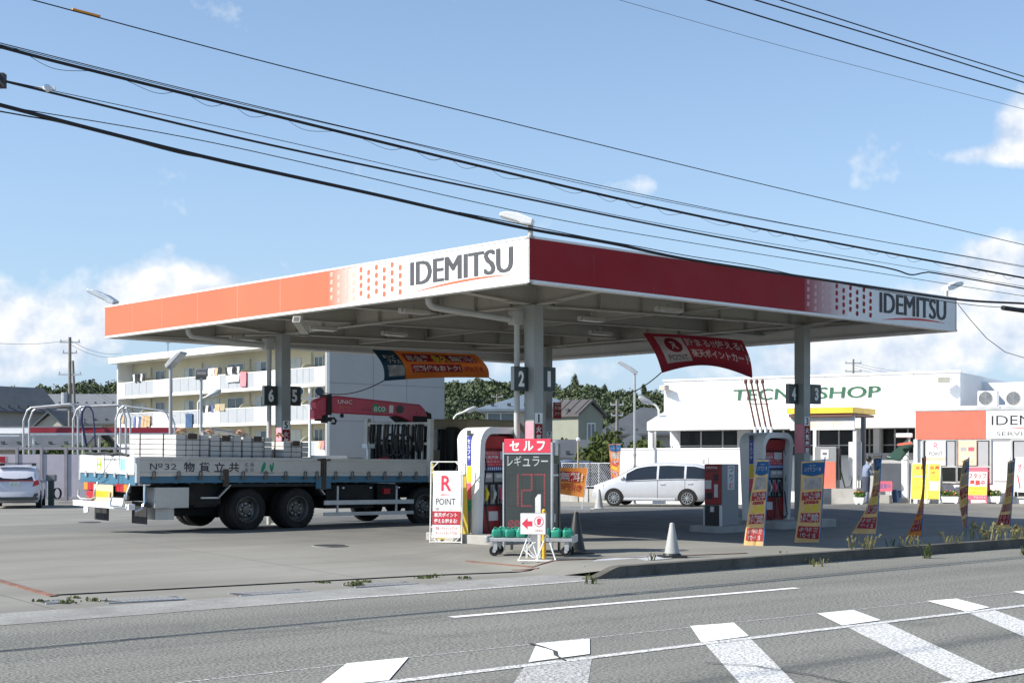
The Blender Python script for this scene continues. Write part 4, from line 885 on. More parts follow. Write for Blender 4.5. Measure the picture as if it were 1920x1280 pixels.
for k,(x,s) in enumerate(((-.345,'bc'),(-.10,'abged'),(.125,'abc'))):
    zq=.965-p.z
    seg(on,x,zq,.175,.53,s,fp,.0); seg(offm,x,zq,.175,.53,[c for c in 'abcdefg' if c not in s],fp,.0)
on.build('lit_digits','led_red',pn); offm.build('unlit_segments','led_off',pn)
m=MB()
for i in range(9):
    for j in range(9):
        if (i*7+j*3)%4: x=-.33+i*.024; z_=.54-p.z+j*.022; m.face(*[fp(x+c*.006,z_+e*.006,0) for c,e in ((-1,-1),(1,-1),(1,1),(-1,1))])
m.build('dot_message','led_red',pn)
lettering(pn,'green_message',[('プリカ',-.08,0.71-p.z,.16,.79-p.z)],'led_green',fp)
# R POINT board
p=GX(836,27.05); t=thing('sign_board','white A frame board with large red R and POINT lettering','sign board',p,rad(-14))
hh=1.53; Mx=Matrix.Rotation(rad(-3),4,'X')
m=MB()
for x in (-.31,.31): m.tube([Mx@Vector((x,0,0)),Mx@Vector((x,0,hh))],.014,8)
for z_ in (.02,.30,1.33,hh): m.tube([Mx@Vector((-.31,0,z_)),Mx@Vector((.31,0,z_))],.012,8)
for s in (-1,1): m.bar(Mx@Vector((s*.31,0,hh-.14)),Mx@Vector((s*.17,0,hh)),.02,.02); m.bar(Mx@Vector((s*.31,0,.16)),Mx@Vector((s*.17,0,.02)),.02,.02); m.bar(Mx@Vector((s*.10,0,.02)),Mx@Vector((s*.2,0,.16)),.02,.02)
m.build('pipe_frame','frame_white',t)
m=MB(); m.box(-.265,.285,-.02,-.012,.10,1.36,Mx); bd=m.build('front_panel','ink_white',t)
fR=lambda x,y,o:tuple(Mx@Vector((x,-.0215-o,y)))
m=MB(); m.box(-.262,.282,-.026,-.021,.35,.60,Mx); rb=m.build('red_band','poster_red',bd)
lettering(bd,'big_letter',[('R',-.10,.98,.10,1.27,.02)],'sign_red',fR); lettering(bd,'letter_bar',[([(0,0),(1,.3),(.2,.75)],-.12,.90,.10,.93)],'sign_red',fR)
lettering(bd,'point_lettering',[('POINT',-.20,.72,.18,.84)],'ink_black',fR); lettering(bd,'small_lettering',[('T&R',-.21,.62,-.14,.66),('dカード',.08,.62,.16,.645)],'ink_black',fR)
lettering(rb,'band_lettering',[('楽天ポイント',-.23,.49,.22,.575,.02),('使える!貯まる!',-.23,.375,.22,.46,.02)],'ink_white',lambda x,y,o:fR(x,y,o+.006))
lettering(bd,'foot_lettering',[('現金・キャッシュプリカ',-.2,.25,.22,.31),('クレジットカードでOK',-.2,.16,.22,.22)],'ink_red',fR)
m=MB(); Mb=Matrix.Translation((0,.42,0))@Matrix.Rotation(rad(8),4,'X'); m.box(-.30,.31,-.01,.0,.05,1.3,Mb)
for x in (-.32,.32): m.tube([Mb@Vector((x,0,0)),Mb@Vector((x,0,hh-.02))],.014,8)
m.build('back_panel','board_yellow',t)
# arrow sign on a pipe stand
p=GX(1003,22.6); t=thing('arrow_sign','small white sign box with red left arrow on a bent pipe stand','arrow sign',p,rad(-12))
m=MB(); m.box(-.225,.185,-.05,.10,.42,.755); bx=m.build('sign_box','panel_grey',t,bevel=.012); m=MB(); m.box(-.22,.18,-.057,-.051,.425,.75); fc=m.build('front_panel','ink_white',t,bevel=.004)
fa=lambda x,y,o:(x,-.0585-o,y)
lettering(fc,'arrow',[([(0,.5),(.55,1),(.55,.72),(1,.72),(1,.28),(.55,.28),(.55,0)],-.20,.50,-.03,.68)],'sign_red',fa)
lettering(fc,'emblem_ring',[(circ(),.0,.54,.15,.71)],'ink_pink',fa); lettering(fc,'emblem_disc',[(circ(),.012,.552,.138,.698)],'ink_white',fa,.001); lettering(fc,'emblem',[([(.2,0),(.8,.1),(1,.85),(.5,1),(.1,.8)],.035,.57,.115,.68)],'sign_red',fa,.002)
lettering(fc,'sign_lettering',[('IDEMITSU',.02,.47,.14,.495)],'ink_red',fa)
m=MB()
for x in (-.26,.02): m.tube([(x+.16,.02,.42),(x+.02,.0,.05),(x,-.05,.015),(x+.04,-.09,.012),(x+.28,-.09,.012),(x+.32,-.05,.015),(x+.30,.0,.05),(x+.17,.05,.42)],.012,6)
for k in range(5): m.tube([(-.08+random.uniform(-.1,.1),.02,.30),(-.12+random.uniform(-.1,.15),.0,.18),(-.05+random.uniform(-.1,.1),-.03,.05)],.007,5)
m.build('pipe_stand','frame_white',t)
p=GX(1020,22.95); t=thing('bollard','slim orange bollard right behind the arrow sign','bollard',p); m=MB(); m.cyl((0,0,0),(0,0,.76),.032,None,12); m.ball((0,0,.76),.032); m.build('post','post_orange',t,smooth=True); m=MB(); m.cyl((0,0,.40),(0,0,.44),.036,None,12); m.build('band','ink_red',t)
p=GX(1009,23.1); t=thing('marker_post','white flat post with slanted top rising above the arrow sign','post',p,rad(-12)); m=MB(); m.prism([(-.045,0),(.045,0),(.045,1.02),(-.0,1.02),(-.045,.96)],-.02,.02,'y'); m.build('post','frame_white',t)
p=GX(1003,23.0); t=thing('marker_post','short grey metal post under the arrow sign box','post',p); m=MB(); m.box(-.06,.04,-.03,.03,0,.42); m.build('post','galv',t)
# trolley with green jugs
p=GX(985,23.7); ang=rad(-9); t=thing('hand_trolley','low grey platform trolley carrying green jugs below the price sign','trolley',p,ang)
m=MB(); m.box(-.60,.82,-.27,.27,.24,.30); m.box(-.62,-.58,-.29,.29,.22,.32); m.box(.80,.84,-.29,.29,.22,.34); m.build('platform','galv',t,bevel=.008)
for x,y in ((-.48,-.2),(-.48,.2),(.70,-.2),(.70,.2)):
    m=MB(); m.cyl((x,y-.03,.085),(x,y+.03,.085),.085,None,16); w_=m.build('castor','tyre',t,smooth=True); m=MB(); m.box(x-.02,x+.05,y-.045,y+.045,.10,.24); m.cyl((x,y-.042,.085),(x,y+.042,.085),.03,None,10); m.build('fork','galv',w_)
jl=['leftmost front green jug on the trolley','second front green jug on the trolley','third front green jug on the trolley, brightest','fourth front green jug, half behind the arrow sign','shaded green jug right of the arrow sign','next to last green jug at the right trolley end','last green jug at the right trolley end beside the black cone','left back row green jug on the trolley','middle back row green jug on the trolley','right back row green jug on the trolley']
rot=Matrix.Rotation(ang,4,'Z')
for i in range(10):
    x,y=((-.45+.2*i,-.14) if i<7 else (-.4+.22*(i-7),.12)); x+= .02*random.random()
    if i>=4 and i<7: x=.36+.18*(i-4)
    q=p+rot.to_3x3()@Vector((x,y,.302)); t=thing('water_jug',jl[i],'water jug',q,ang+random.uniform(-.3,.3),'green jugs on the trolley')
    m=MB(); m.box(-.088,.088,-.095,.095,0,.135); o=m.build('jug','jug_green',t,smooth=False,bevel=.04); o.modifiers['bevel'].segments=4; o.data.shade_smooth()
    m=MB(); m.cyl((.04,.0,.13),(.04,0,.16),.024,None,10); m.build('cap','jug_green',t); m=MB(); m.tube([(-.07,0,.115),(-.035,0,.165),(.01,0,.145)],.012,6); m.build('handle','jug_green',t,smooth=True)
def cone(label,p,h,mm,base):
    t=thing('traffic_cone',label,'traffic cone',p,rad(10)); r=h*.23
    m=MB(); m.lathe([(r,.03),(r*.96,.06),(r*.28,h*.97),(r*.22,h),(r*.18,h)],24); m.build('cone',mm,t,smooth=True)
    m=MB(); m.box(-r*1.55,r*1.55,-r*1.55,r*1.55,.0,.035); m.lathe([(r*1.2,.035),(r*1.05,.07)],20); m.build('base',base,t,bevel=.008)
    return t
cone('black traffic cone with pale tip right behind the trolley',GX(1080,24.2),.70,'cone_black','cone_black')
m=MB(); q=GX(1080,24.2); m.lathe([(.04,.64),(.032,.70),(.02,.71)],14); o=m.build('reflective_cap','straw',[c for c in COL.objects if c.name.startswith('traffic_cone')][-1])
cone('pale grey traffic cone on black base alone by the kerb',GX(1260,23.2),.56,'cone_white','cone_black')
for i,(u,Y,lab) in enumerate(((1463/1.0*0+1123,49.5,'white traffic cone before the mesh fence left of the silver van'),)): cone(lab,GX(u,Y),.7,'cone_white','cone_white')
# ------------------------------------------------------------------ flags
mat('flag_yellow',(.88,.58,.25),.8,trans=True,var=.05); mat('flag_orange',(.80,.28,.06),.8,trans=True,var=.06); mat('flag_blue',(.04,.17,.42),.75,trans=True); mat('flag_grey',(.50,.50,.50),.8,trans=True,var=.3,vs=6); mat('flag_red',(.48,.06,.06),.8,trans=True); mat('flag_white',(.75,.72,.68),.8,trans=True); mat('flag_lemon',(.85,.75,.08),.8,trans=True); mat('pole_blue',(.05,.16,.35),.4); mat('pole_white',(.7,.7,.7),.4)
def nobori(label,Y,pole_top,pole_bot,free_top,free_bot,cloth='flag_yellow',mirror=True,bend=0.,head='flag_blue',wd=.45,Ybot=None,pole='pole_blue',group='advertising flags along the kerb',ripple=.02,vtop=0.,vbot=.93,turn=1):
    base=GX(pole_bot[0],Y); base.z=H+(V0-pole_bot[1])/F*Y
    gb=gz(base.x,base.y)
    top=PT(*pole_top,Y)
    t=thing('advertising_flag',label,'flag',(base.x,base.y,gb),0,group)
    org=Vector((base.x,base.y,gb))
    m=MB(); m.tube([Vector((0,0,-.05)),top-org+Vector((0,0,.04))],.011,8)
    m.build('pole',pole,t)
    ft=PT(*free_top,Y);fb=PT(*free_bot,Y)
    def C(a,b):          # a across from the pole, b down
        pt=PT(pole_top[0]+(pole_bot[0]-pole_top[0])*b,pole_top[1],Y)
        zz0=top.z-(top.z-base.z)*(vtop+(vbot-vtop)*b)
        pp=Vector((pt.x,Y,zz0))
        fr=ft.lerp(fb,b); fx=fr.x+bend*math.sin(math.pi*b)
        wv=abs(fx-pp.x); dY=math.sqrt(max(0,wd*wd-wv*wv))*turn
        yy=Y+dY*a+ripple*math.sin(7*a+6*b)*a*2+.012*math.sin(19*a+3*b+2*math.sin(5*b))*min(1,3*a); kk=yy/Y      # deeper where the cloth swings back
        q=Vector(((pp.x+(fx-pp.x)*a)*kk,yy,H+(zz0+(fr.z-zz0)*a+.012*math.sin(5*b+2*a)-H)*kk))
        return q-org
    m=MB(); m.tube([C(0,0)+Vector((0,0,.012)),C(1,0)+Vector((0,0,.012))],.007,6); m.build('cross_arm',pole,t)
    m=MB(); m.sheet(lambda a,b:C(a,b),10,26); cl=m.build('cloth',cloth,t,smooth=True)
    def fn(x,y,o):       # x 0..1 reading direction, y 0 bottom .. 1 top
        a=x if not mirror else x
        nrm=Vector((0,-1,0)); q=C(min(1,max(0,1-a if mirror is None else a)),1-y); return q+nrm*(.012+o)
    f=(lambda x,y,o:fn(x,y,o)) if mirror else (lambda x,y,o:fn(1-x,y,o))
    # mirror: the flag is seen from behind, lettering reads reversed
    hd=MB(); hd.sheet(lambda i,j:f(.02+.96*i,.845+.135*j-.03*math.sin(math.pi*i)*(1-j),.0),8,3); h_=hd.build('blue_head',head,t)
    g=MB(); g.sheet(lambda i,j:f(.12+.76*i,.66+.14*j,.0),6,3); g.build('card_picture','flag_grey',t)
    def band(x0,x1,y0,y1): 
        b=MB(); b.sheet(lambda i,j:f(x0+(x1-x0)*i,y0+(y1-y0)*j,.0),8,3); return b
    b=band(.06,.94,.07,.22); r=b.build('red_band','flag_red',t)
    b=band(.08,.92,.535,.63); b.build('red_band','flag_red',t); b=band(.18,.82,.49,.525); b.build('red_band','flag_red',t); b=band(.10,.9,.27,.38); b.build('red_band','flag_red',t)
    lettering(h_,'head_lettering',[('燃料油',.38,.935,.66,.955),('まいどプラス',.16,.875,.88,.925,.02)],'flag_white',f,.004)
    lettering(t,'slogan_lettering',[('年会費',.12,.54,.88,.625,.03),('無料!',.12,.275,.9,.375,.03),('燃料代も',.12,.15,.88,.21,.03),('おトク!',.2,.08,.82,.14,.03),('ずーっと',.24,.495,.78,.52)],'flag_white',f,.004)
    lettering(t,'yellow_lettering',[('永久',.14,.395,.86,.485,.05)],'flag_lemon',f,.004)
    return t
nobori('yellow flag with blue head, first from the left in front of the right pump',26.3,(1443,862),(1431,1036),(1420,863),(1394,1024),bend=-.02)
nobori('widest yellow flag with blue head, second from the left beside the right column',27.4,(1547,860),(1537,1032),(1503,866),(1489,1018),bend=.03,vtop=.02)
nobori('yellow flag bending left in front of the concrete base, third of the row',28.6,(1653,856),(1643,1010),(1637,858),(1597,1000),bend=.16)
nobori('orange flag with blown up tip before the yellow boards, fourth of the row',29.3,(1736,858),(1728,1013),(1728,860),(1699,1008),cloth='flag_orange',bend=.14)
nobori('narrow flag seen edge on before the staff poster, fifth of the row',30.0,(1817,860),(1812,1008),(1806,866),(1812,1004),bend=-.12)
nobori('yellow flag leaning left at the right end of the row, before the office',31.,(1903,862),(1893,1000),(1889,868),(1863,992),bend=.08)
nobori('orange flag standing before the white garden wall left of the silver van',56.0,(1164,832),(1158,925),(1141,833),(1147,905),cloth='flag_orange',mirror=False,wd=.5,group='flags by the garden wall')
nobori('small orange flag with blue tip behind the silver van roof',57.5,(1260,836),(1264,935),(1268,850),(1272,915),cloth='flag_orange',mirror=False,wd=.3,group='flags by the garden wall')
# ------------------------------------------------------------------ banners under the canopy
def banner(name,label,grid,Y,cloth,bow):
    """grid: function (a,b)->photo pixel; bow: depth bulge"""
    o0=PT(*grid(0,0),Y); t=thing('hanging_banner',label,'banner',o0,0)
    C=lambda a,b:PT(*grid(a,b),Y+bow(a,b))-o0
    m=MB(); m.sheet(C,28,12); cl=m.build('cloth',cloth,t,smooth=True)
    f=lambda x,y,o:C(min(1,max(0,x)),1-min(1,max(0,y)))+Vector((0,-.012-o,0))
    return t,f,C
def q4(tl,tr,br,bl,bulge=lambda a,b:(0,0)):
    def g(a,b):
        x=(tl[0]*(1-a)+tr[0]*a)*(1-b)+(bl[0]*(1-a)+br[0]*a)*b; y=(tl[1]*(1-a)+tr[1]*a)*(1-b)+(bl[1]*(1-a)+br[1]*a)*b
        d=bulge(a,b); return x+d[0],y+d[1]
    return g
mat('banner_orange',(.70,.20,.035),.75,trans=True); mat('banner_red',(.36,.03,.05),.75,trans=True); mat('banner_navy',(.02,.09,.17),.75,trans=True)
g=q4((697,655),(890,664),(917,708),(720,714),lambda a,b:(9*math.sin(math.pi*b)*(1) ,-3*math.sin(math.pi*a)*b*1.0))
t,f,C=banner('hanging_banner','orange banner with navy end hanging under the canopy above the truck crane',g,33.5,'banner_orange',lambda a,b:-.35*math.sin(math.pi*b)+.2*math.sin(math.pi*a))
def fs2(name,m_,x0,x1,y0,y1,par,off=.0,nx=14,ny=6,fr=None):
    b=MB(); b.sheet(lambda i,j:f(x0+(x1-x0)*i,y0+(y1-y0)*j,off),nx,ny); return b.build(name,m_,par)
fs2('navy_end','banner_navy',.0,.205,0,1,t,.002); fs2('card_picture','flag_grey',.045,.20,.13,.5,t,.006)
fs2('red_band','banner_red',.25,.93,.62,.90,t,.003); fs2('red_band','banner_red',.27,.75,.22,.52,t,.003)
lettering(t,'navy_lettering',[('まいど',.05,.72,.17,.84,.03),('プラス',.07,.56,.19,.70,.03)],'flag_white',f,.008)
lettering(t,'slogan_lettering',[('年会費',.27,.62,.49,.86,.03),('無料!',.69,.64,.92,.88,.03),('燃料代もおトク!',.285,.25,.735,.48,.03)],'flag_white',f,.008); lettering(t,'yellow_lettering',[('永久',.51,.62,.68,.88,.05)],'flag_lemon',f,.008)
lettering(t,'price_lettering',[('5円/L引き',.77,.24,.95,.46,.02)],'banner_red',f,.006)
def rope(name,label,a,b,sag,r,material='rubber',cat='rope',group=None):
    a=Vector(a);b=Vector(b); m=MB(); m.tube([a.lerp(b,i/12)-Vector((0,0,4*sag*(i/12)*(1-i/12))) for i in range(13)],r,6); return tag(m.build(name,material),label,cat,group)
rope('banner_rope','dark rope from the orange banner down to the lamp pole',PT(720,713,33.5),PT(606,736,37),.15,.012); rope('banner_rope','short rope from the orange banner to the front column',PT(917,708,33.2),PT(978,735,33.6),.05,.012)
g=q4((1205,624),(1392,638),(1411,709),(1241,699),lambda a,b:(5*math.sin(math.pi*b),-17*math.sin(math.pi*a)*b*b-2*math.sin(math.pi*a)))
t,f,C=banner('hanging_banner','dark red R POINT banner hanging under the canopy before the white shop',g,31.5,'banner_red',lambda a,b:-.35*math.sin(math.pi*b)+.15*math.sin(2*math.pi*a))
b=MB(); b.sheet(lambda i,j:f(.085+.275*i,.20+.72*j,.003),6,6); cp=b.build('white_card','flag_white',t)
lettering(cp,'red_disc',[(circ(),.15,.50,.32,.90)],'banner_red',f,.008); lettering(cp,'disc_letter',[('R',.205,.60,.275,.80,.02)],'flag_white',f,.012); lettering(cp,'card_lettering',[('POINT',.125,.27,.33,.43)],'ink_black',f,.008)
lettering(t,'banner_lettering',[('貯まる!!使える!',.375,.70,.965,.92,.02),('楽天ポイントカード',.385,.34,1.0,.62,.02)],'flag_white',f,.008)
rope('banner_rope','dark rope from the red banner past the lamp pole',PT(1240,698,31.5),PT(1160,742,36),.1,.012)
g=q4((1047,876),(1103,877),(1094,932),(1047,925)); t,f,C=banner('hanging_banner','yellow orange sheet with red and white print beside the price sign',g,46,'flag_orange',lambda a,b:.1*math.sin(3*a))
MATS['flag_orange'].node_tree
fs2('red_band','flag_red',.02,.75,.50,.86,t,.006); lettering(t,'sheet_lettering',[('無料!',.05,.52,.86,.84,.03)],'flag_white',f,.02); lettering(t,'price_lettering',[('5円引き',.1,.18,.86,.42,.02)],'banner_red',f,.012)
m=MB(); m.tube([C(0,0)-Vector((.0,0,0)),C(0,1)+Vector((0,0,-.5))],.015,6); m.tube([C(1,0),C(.93,1)+Vector((0,0,-.42))],.015,6); m.box(-.1,1.0,-.2,.2,C(0,1).z-.56,C(0,1).z-.48); m.build('stand','galv',t)
# ------------------------------------------------------------------ vehicles
mat('car_silver',(.62,.63,.65),.32,metal=.3,var=.0,fine=.0,coat=.5); mat('car_white',(.60,.61,.67),.32,metal=.1,var=.0,fine=.0,coat=.5); mat('car_purple',(.035,.03,.09),.25,metal=.3,coat=.7,var=.03); mat('car_lime',(.50,.62,.06),.3,coat=.5,var=.02)
mat('car_glass',(.012,.014,.016),.05,spec=.8,var=.02); mat('alloy',(.55,.56,.58),.3,metal=.8); mat('lamp_clear',(.7,.72,.75),.1,spec=.8); mat('plate_white',(.75,.75,.72),.5)
def auto(label,loc,rz,paint,L,Wd,top,belt,xf,xr,wins,fw=None,rw=None,group=None,wr_=.31,details=None):
    t=thing('parked_car',label,'car',loc,rz,group); HW=Wd/2; zb=.20
    zt=lambda x:lerp_tab(top,x); bz=lambda x:min(zt(x)-.012,lerp_tab(belt,x))
    def half(x):
        q=abs(x)/(L/2); e=max(0,(q-.74)/.26); return HW*(1-.20*e**2.2)
    def sect(x):
        w=half(x); b=bz(x); z=zt(x); ti=min(.17,.30*(z-b))
        zl=zb+(.10*max(0,(abs(x)/(L/2)-.8)/.2))
        wr=w*.985-ti*1.0
        return [(0,zl),(w*.90,zl),(w*.975,zl+.10),(w*1.0,zl+.28),(w*.995,(zl+b)/2+.12),(w*.985,b),(w*.985-ti*.5,b+(z-b)*.5),(wr,z-.045*min(1,(z-b)/.2)),(wr-.07,z-.008),(wr*.55,z+.012),(0,z+.018)]
    n=46; xs=[-L/2+L*(.5-.5*math.cos(math.pi*i/n)) for i in range(n+1)]
    m=MB(); k=len(sect(0)); v=[]
    for x in xs:
        s=sect(x); v+=[(x,y,z) for y,z in s]+[(x,-y,z) for y,z in s[1:-1]][::-1]
    rg=2*k-2; f=[]
    for i in range(n):
        for j in range(rg): f.append((i*rg+j,i*rg+(j+1)%rg,(i+1)*rg+(j+1)%rg,(i+1)*rg+j))
    f+=[tuple(range(rg)),tuple(n*rg+j for j in range(rg))]
    m.add(v,f); body=m.build('body',paint,t,smooth=True)
    def side(x,a,s,o=.007):  # a 0 at the belt .. 1 at the roof edge
        S=sect(x); y=S[5][0]+(S[7][0]-S[5][0])*a; z=S[5][1]+(S[7][1]-S[5][1])*a; return (x,s*(y+o),z+.002)
    for s in (1,-1):
        for x0,x1 in wins:
            m=MB(); m.sheet(lambda i,j:side(x0+(x1-x0)*i,.08+.82*j,s),10,4); m.build('side_window','car_glass',t,smooth=True)
        m=MB(); m.tube([side(x,.02,s,.012) for x in [wins[0][0]+(wins[-1][1]-wins[0][0])*i/10 for i in range(11)]],.008,5); m.build('waist_trim','dark_plastic',t)
        for x,_ in wins[:-1]: pass
        for x in [(wins[i][1]+wins[i+1][0])/2 for i in range(len(wins)-1)]:
            S=sect(x); m=MB(); m.tube([(x,s*(S[2][0]+.003),S[2][1]),(x,s*(S[3][0]+.003),S[3][1]),(x,s*(S[4][0]+.003),S[4][1]),(x,s*(S[5][0]+.003),S[5][1])],.006,4); m.build('door_gap','dark_plastic',t)
            m=MB(); m.box(x-.28,x-.10,s*(half(x)*.995)-.015,s*(half(x)*.995)+.02,.82*bz(x)+.02,.82*bz(x)+.055); m.build('door_handle',paint,t)
    def topsheet(x0,x1,wf,o=.01):
        m=MB(); m.sheet(lambda i,j:(x0+(x1-x0)*i,(2*j-1)*wf*(sect(x0+(x1-x0)*i)[8][0]),zt(x0+(x1-x0)*i)+.012-.004*abs(2*j-1)+o),12,8); return m
    if fw: topsheet(fw[0],fw[1],.93).build('windscreen','car_glass',t,smooth=True)
    if rw: topsheet(rw[0],rw[1],.93).build('rear_window','car_glass',t,smooth=True)
    for x in (xf,xr):
        for s in (1,-1):
            y=s*(half(x)-.02); m=MB(); r=wr_*1.16
            arc=[(x+r*math.cos(a),wr_+r*math.sin(a)) for a in [rad(-14+208*i/20) for i in range(21)]]
            m.prism(arc,min(y,y+s*.026),max(y,y+s*.026),'y'); m.build('wheel_arch','slot_black',t)
            Mx=Matrix.Translation((x,s*(half(x)-.075),wr_))@Matrix.Rotation(rad(-90)*s,4,'X')
            m=MB(); m.lathe([(wr_*.66,-.09),(wr_*.95,-.09),(wr_,-.06),(wr_,.06),(wr_*.95,.09),(wr_*.68,.095)],28,Mx,False); w_=m.build('wheel','tyre',t,smooth=True)
            m=MB(); m.lathe([(wr_*.69,.092),(wr_*.63,.08),(wr_*.6,.02),(.001,.02)],24,Mx,False); rm=m.build('wheel_dish','chassis',w_,smooth=True)
            m=MB(); m.lathe([(wr_*.69,.096),(wr_*.62,.096),(wr_*.60,.07),(wr_*.66,.06)],28,Mx,False)
            for q in range(11):
                a=2*math.pi*q/11; m.box(wr_*.1,wr_*.64,-.014,.014,.055,.085,Mx@Matrix.Rotation(a,4,'Z'))
            m.lathe([(wr_*.17,.05),(wr_*.15,.095),(.001,.1)],14,Mx,False); m.build('spokes','alloy',w_)
    if details: details(t,sect,half,zt,body)
    return t
# silver people carrier facing left
def van_details(t,sect,half,zt,body):
    for s in (1,-1):
        m=MB(); m.sheet(lambda i,j:(2.22-.42*i,s*(half(2.22-.42*i)*(.80+.19*i)+.008),.62+.14*j+.08*i*j+.02*i),6,4); m.build('headlight','lamp_clear',t,smooth=True)
        m=MB(); m.box(1.02,1.17,s*.84-.03,s*.84+.07*s if s>0 else s*.84+.03,.98,1.10) if s>0 else m.box(1.02,1.17,-.93,-.80,.98,1.10); m.build('wing_mirror','car_silver',t,bevel=.03)
        m=MB(); m.box(-2.24,-2.02,s*.80-.02,s*.80+.02,.85,1.2); m.build('rear_lamp','lens_red',t,bevel=.02)
        m=MB(); m.box(-.9,1.05,s*.86-.012,s*.86+.012,.23,.31); m.build('sill_strip','car_silver',t,bevel=.01)
    m=MB(); m.box(2.20,2.27,-.28,.28,.42,.60); m.build('grille','dark_plastic',t)
p=GX(1240,52.6); d=Vector((-2.56,.9)); hd=math.atan2(d.y,d.x)
auto('silver people carrier facing left in front of the white garden wall',p+Vector((-.1,.75,0)),hd,'car_silver',4.6,1.75,[(-2.3,.95),(-2.24,1.12),(-2.0,1.46),(-1.6,1.56),(-.6,1.60),(.1,1.575),(.55,1.50),(1.35,1.06),(1.6,.98),(2.1,.80),(2.25,.62),(2.3,.5)],[(-2.3,.98),(-1.0,.98),(.6,.92),(1.4,.88),(2.3,.5)],1.40,-1.35,[(-2.02,-1.30),(-1.22,-.28),(-.20,.95)],fw=(.62,1.33),rw=(-2.2,-2.02),details=van_details)
# white hatchback seen from behind at the left edge
def hatch_details(t,sect,half,zt,body):
    for s in (1,-1):
        m=MB(); m.prism([(s*.60,.78),(s*.84,.86),(s*.80,1.04),(s*.66,.98)],-1.985,-1.90,'x'); m.build('rear_lamp','lens_red',t,bevel=.01)
        m=MB(); m.prism([(s*.55,.30),(s*.80,.48),(s*.78,.56),(s*.66,.52)],-1.99,-1.93,'x'); m.build('bumper_vent','dark_plastic',t)
        m=MB(); m.box(.55,.68,s*.90-.06,s*.90+.06,.90,1.02); m.build('wing_mirror','car_white',t,bevel=.02)
    m=MB(); m.box(-1.995,-1.94,-.165,.165,.80,.965); pl=m.build('number_plate','plate_white',t)
    fnp=lambda x,y,o:(-1.9975-o,-x,y)
    lettering(pl,'plate_lettering',[('56-321',-.14,.82,.14,.90,.01),('盛岡 500',-.10,.915,.10,.955)],'ink_green',fnp)
    m=MB(); m.sheet(lambda i,j:(-1.965+.30*j+.015,(-.62+1.24*i)*(1-.16*j),1.0+.40*j),8,5); m.build('tailgate_window','car_glass',t,smooth=True)
    m=MB(); m.box(-1.99,-1.93,-.62,.62,.985,1.01); m.build('lamp_strip','lens_red',t)
    m=MB(); m.box(-1.72,-1.50,-.58,.58,1.475,1.50); m.build('roof_spoiler','car_white',t,bevel=.008)
    for x in (-.7,.2):
        m=MB(); m.box(x-.03,x+.03,-.62,.62,1.585,1.615); m.box(x-.05,x+.05,-.60,-.50,1.49,1.6); m.box(x-.05,x+.05,.50,.60,1.49,1.6); m.build('roof_bar','dark_plastic',t)
    m=MB(); m.box(-.95,.5,.40,.72,1.63,1.86); m.build('roof_box','lens_red',t,bevel=.03)
    m=MB(); m.box(-2.0,-1.85,-.78,.78,.30,.42); m.build('rear_skirt','dark_plastic',t,bevel=.02)
p=GX(35,53.)
auto('white hatchback seen from behind at the left edge, red box on its roof rack',p,rad(105),'car_white',3.95,1.70,[(-1.975,.62),(-1.96,.95),(-1.78,1.25),(-1.62,1.44),(-1.0,1.52),(0,1.53),(.5,1.42),(1.25,.98),(1.8,.78),(1.96,.55)],[(-1.97,.98),(-.5,.94),(1.2,.86),(1.97,.5)],1.25,-1.27,[(-1.35,-.55),(-.45,.55)],fw=(.55,1.2),details=hatch_details,wr_=.30)
p=GX(1062,63.); auto('dark purple car behind the mesh fence and the orange sheet',p+Vector((0,0,.25)),rad(205),'car_purple',4.4,1.72,[(-2.2,.6),(-2.15,.95),(-1.6,1.22),(-.9,1.42),(0,1.46),(.5,1.38),(1.3,.95),(2.0,.80),(2.2,.5)],[(-2.2,.9),(1.2,.86),(2.2,.5)],1.35,-1.3,[(-1.5,-.6),(-.5,.45)],fw=(.52,1.25),rw=(-1.6,-.95))
p=GX(1128,68.); auto('bright lime car, only its roof showing behind the purple one',p+Vector((0,0,.15)),rad(190),'car_lime',3.8,1.65,[(-1.9,.6),(-1.85,1.0),(-1.4,1.40),(-.3,1.5),(.4,1.40),(1.1,.98),(1.7,.85),(1.9,.5)],[(-1.9,.95),(1.0,.9),(1.9,.5)],1.2,-1.2,[(-1.3,-.5),(-.4,.4)],fw=(.45,1.05),rw=(-1.8,-1.42))
# ------------------------------------------------------------------ background buildings
mat('apt_white',(.82,.81,.77),.7,var=.05,vs=.6,dirt=.15,dirtcol=(.4,.38,.33)); mat('apt_cream',(.70,.64,.46),.8,var=.05,vs=.5); mat('apt_grey',(.36,.36,.355),.8,var=.04,vs=.4); mat('frost_panel',(.40,.42,.44),.35,var=.05); mat('frame_alu',(.60,.60,.58),.4,metal=.3); mat('pane',(.10,.13,.15),.08,spec=.7,var=.25,vs=.8); mat('curtain',(.60,.62,.58),.8,var=.1); mat('joint',(.20,.21,.22),.8)
mat('cloth_black',(.03,.03,.035),.9); mat('cloth_white',(.75,.75,.75),.9); mat('cloth_pink',(.75,.25,.28),.9); mat('cloth_blue',(.10,.14,.30),.9); mat('cloth_tan',(.55,.38,.22),.9); mat('cloth_navy',(.05,.10,.20),.9); mat('cloth_khaki',(.38,.33,.22),.9)
mat('shop_white',(.80,.80,.79),.55,var=.02,vs=.3); mat('awning_green',(.008,.045,.03),.6); mat('shop_green',(.025,.11,.055),.5); mat('shop_dark',(.035,.04,.04),.15,spec=.6,var=.4,vs=.6); mat('brown_pipe',(.16,.07,.05),.6); mat('yellow_fascia',(.85,.55,.05),.5); mat('wall_grey',(.42,.42,.43),.7,var=.06); mat('orange_panel',(.80,.17,.11),.5,var=.04); mat('glass_shop',(.022,.025,.025),.12,spec=.25,var=.3,vs=.7)
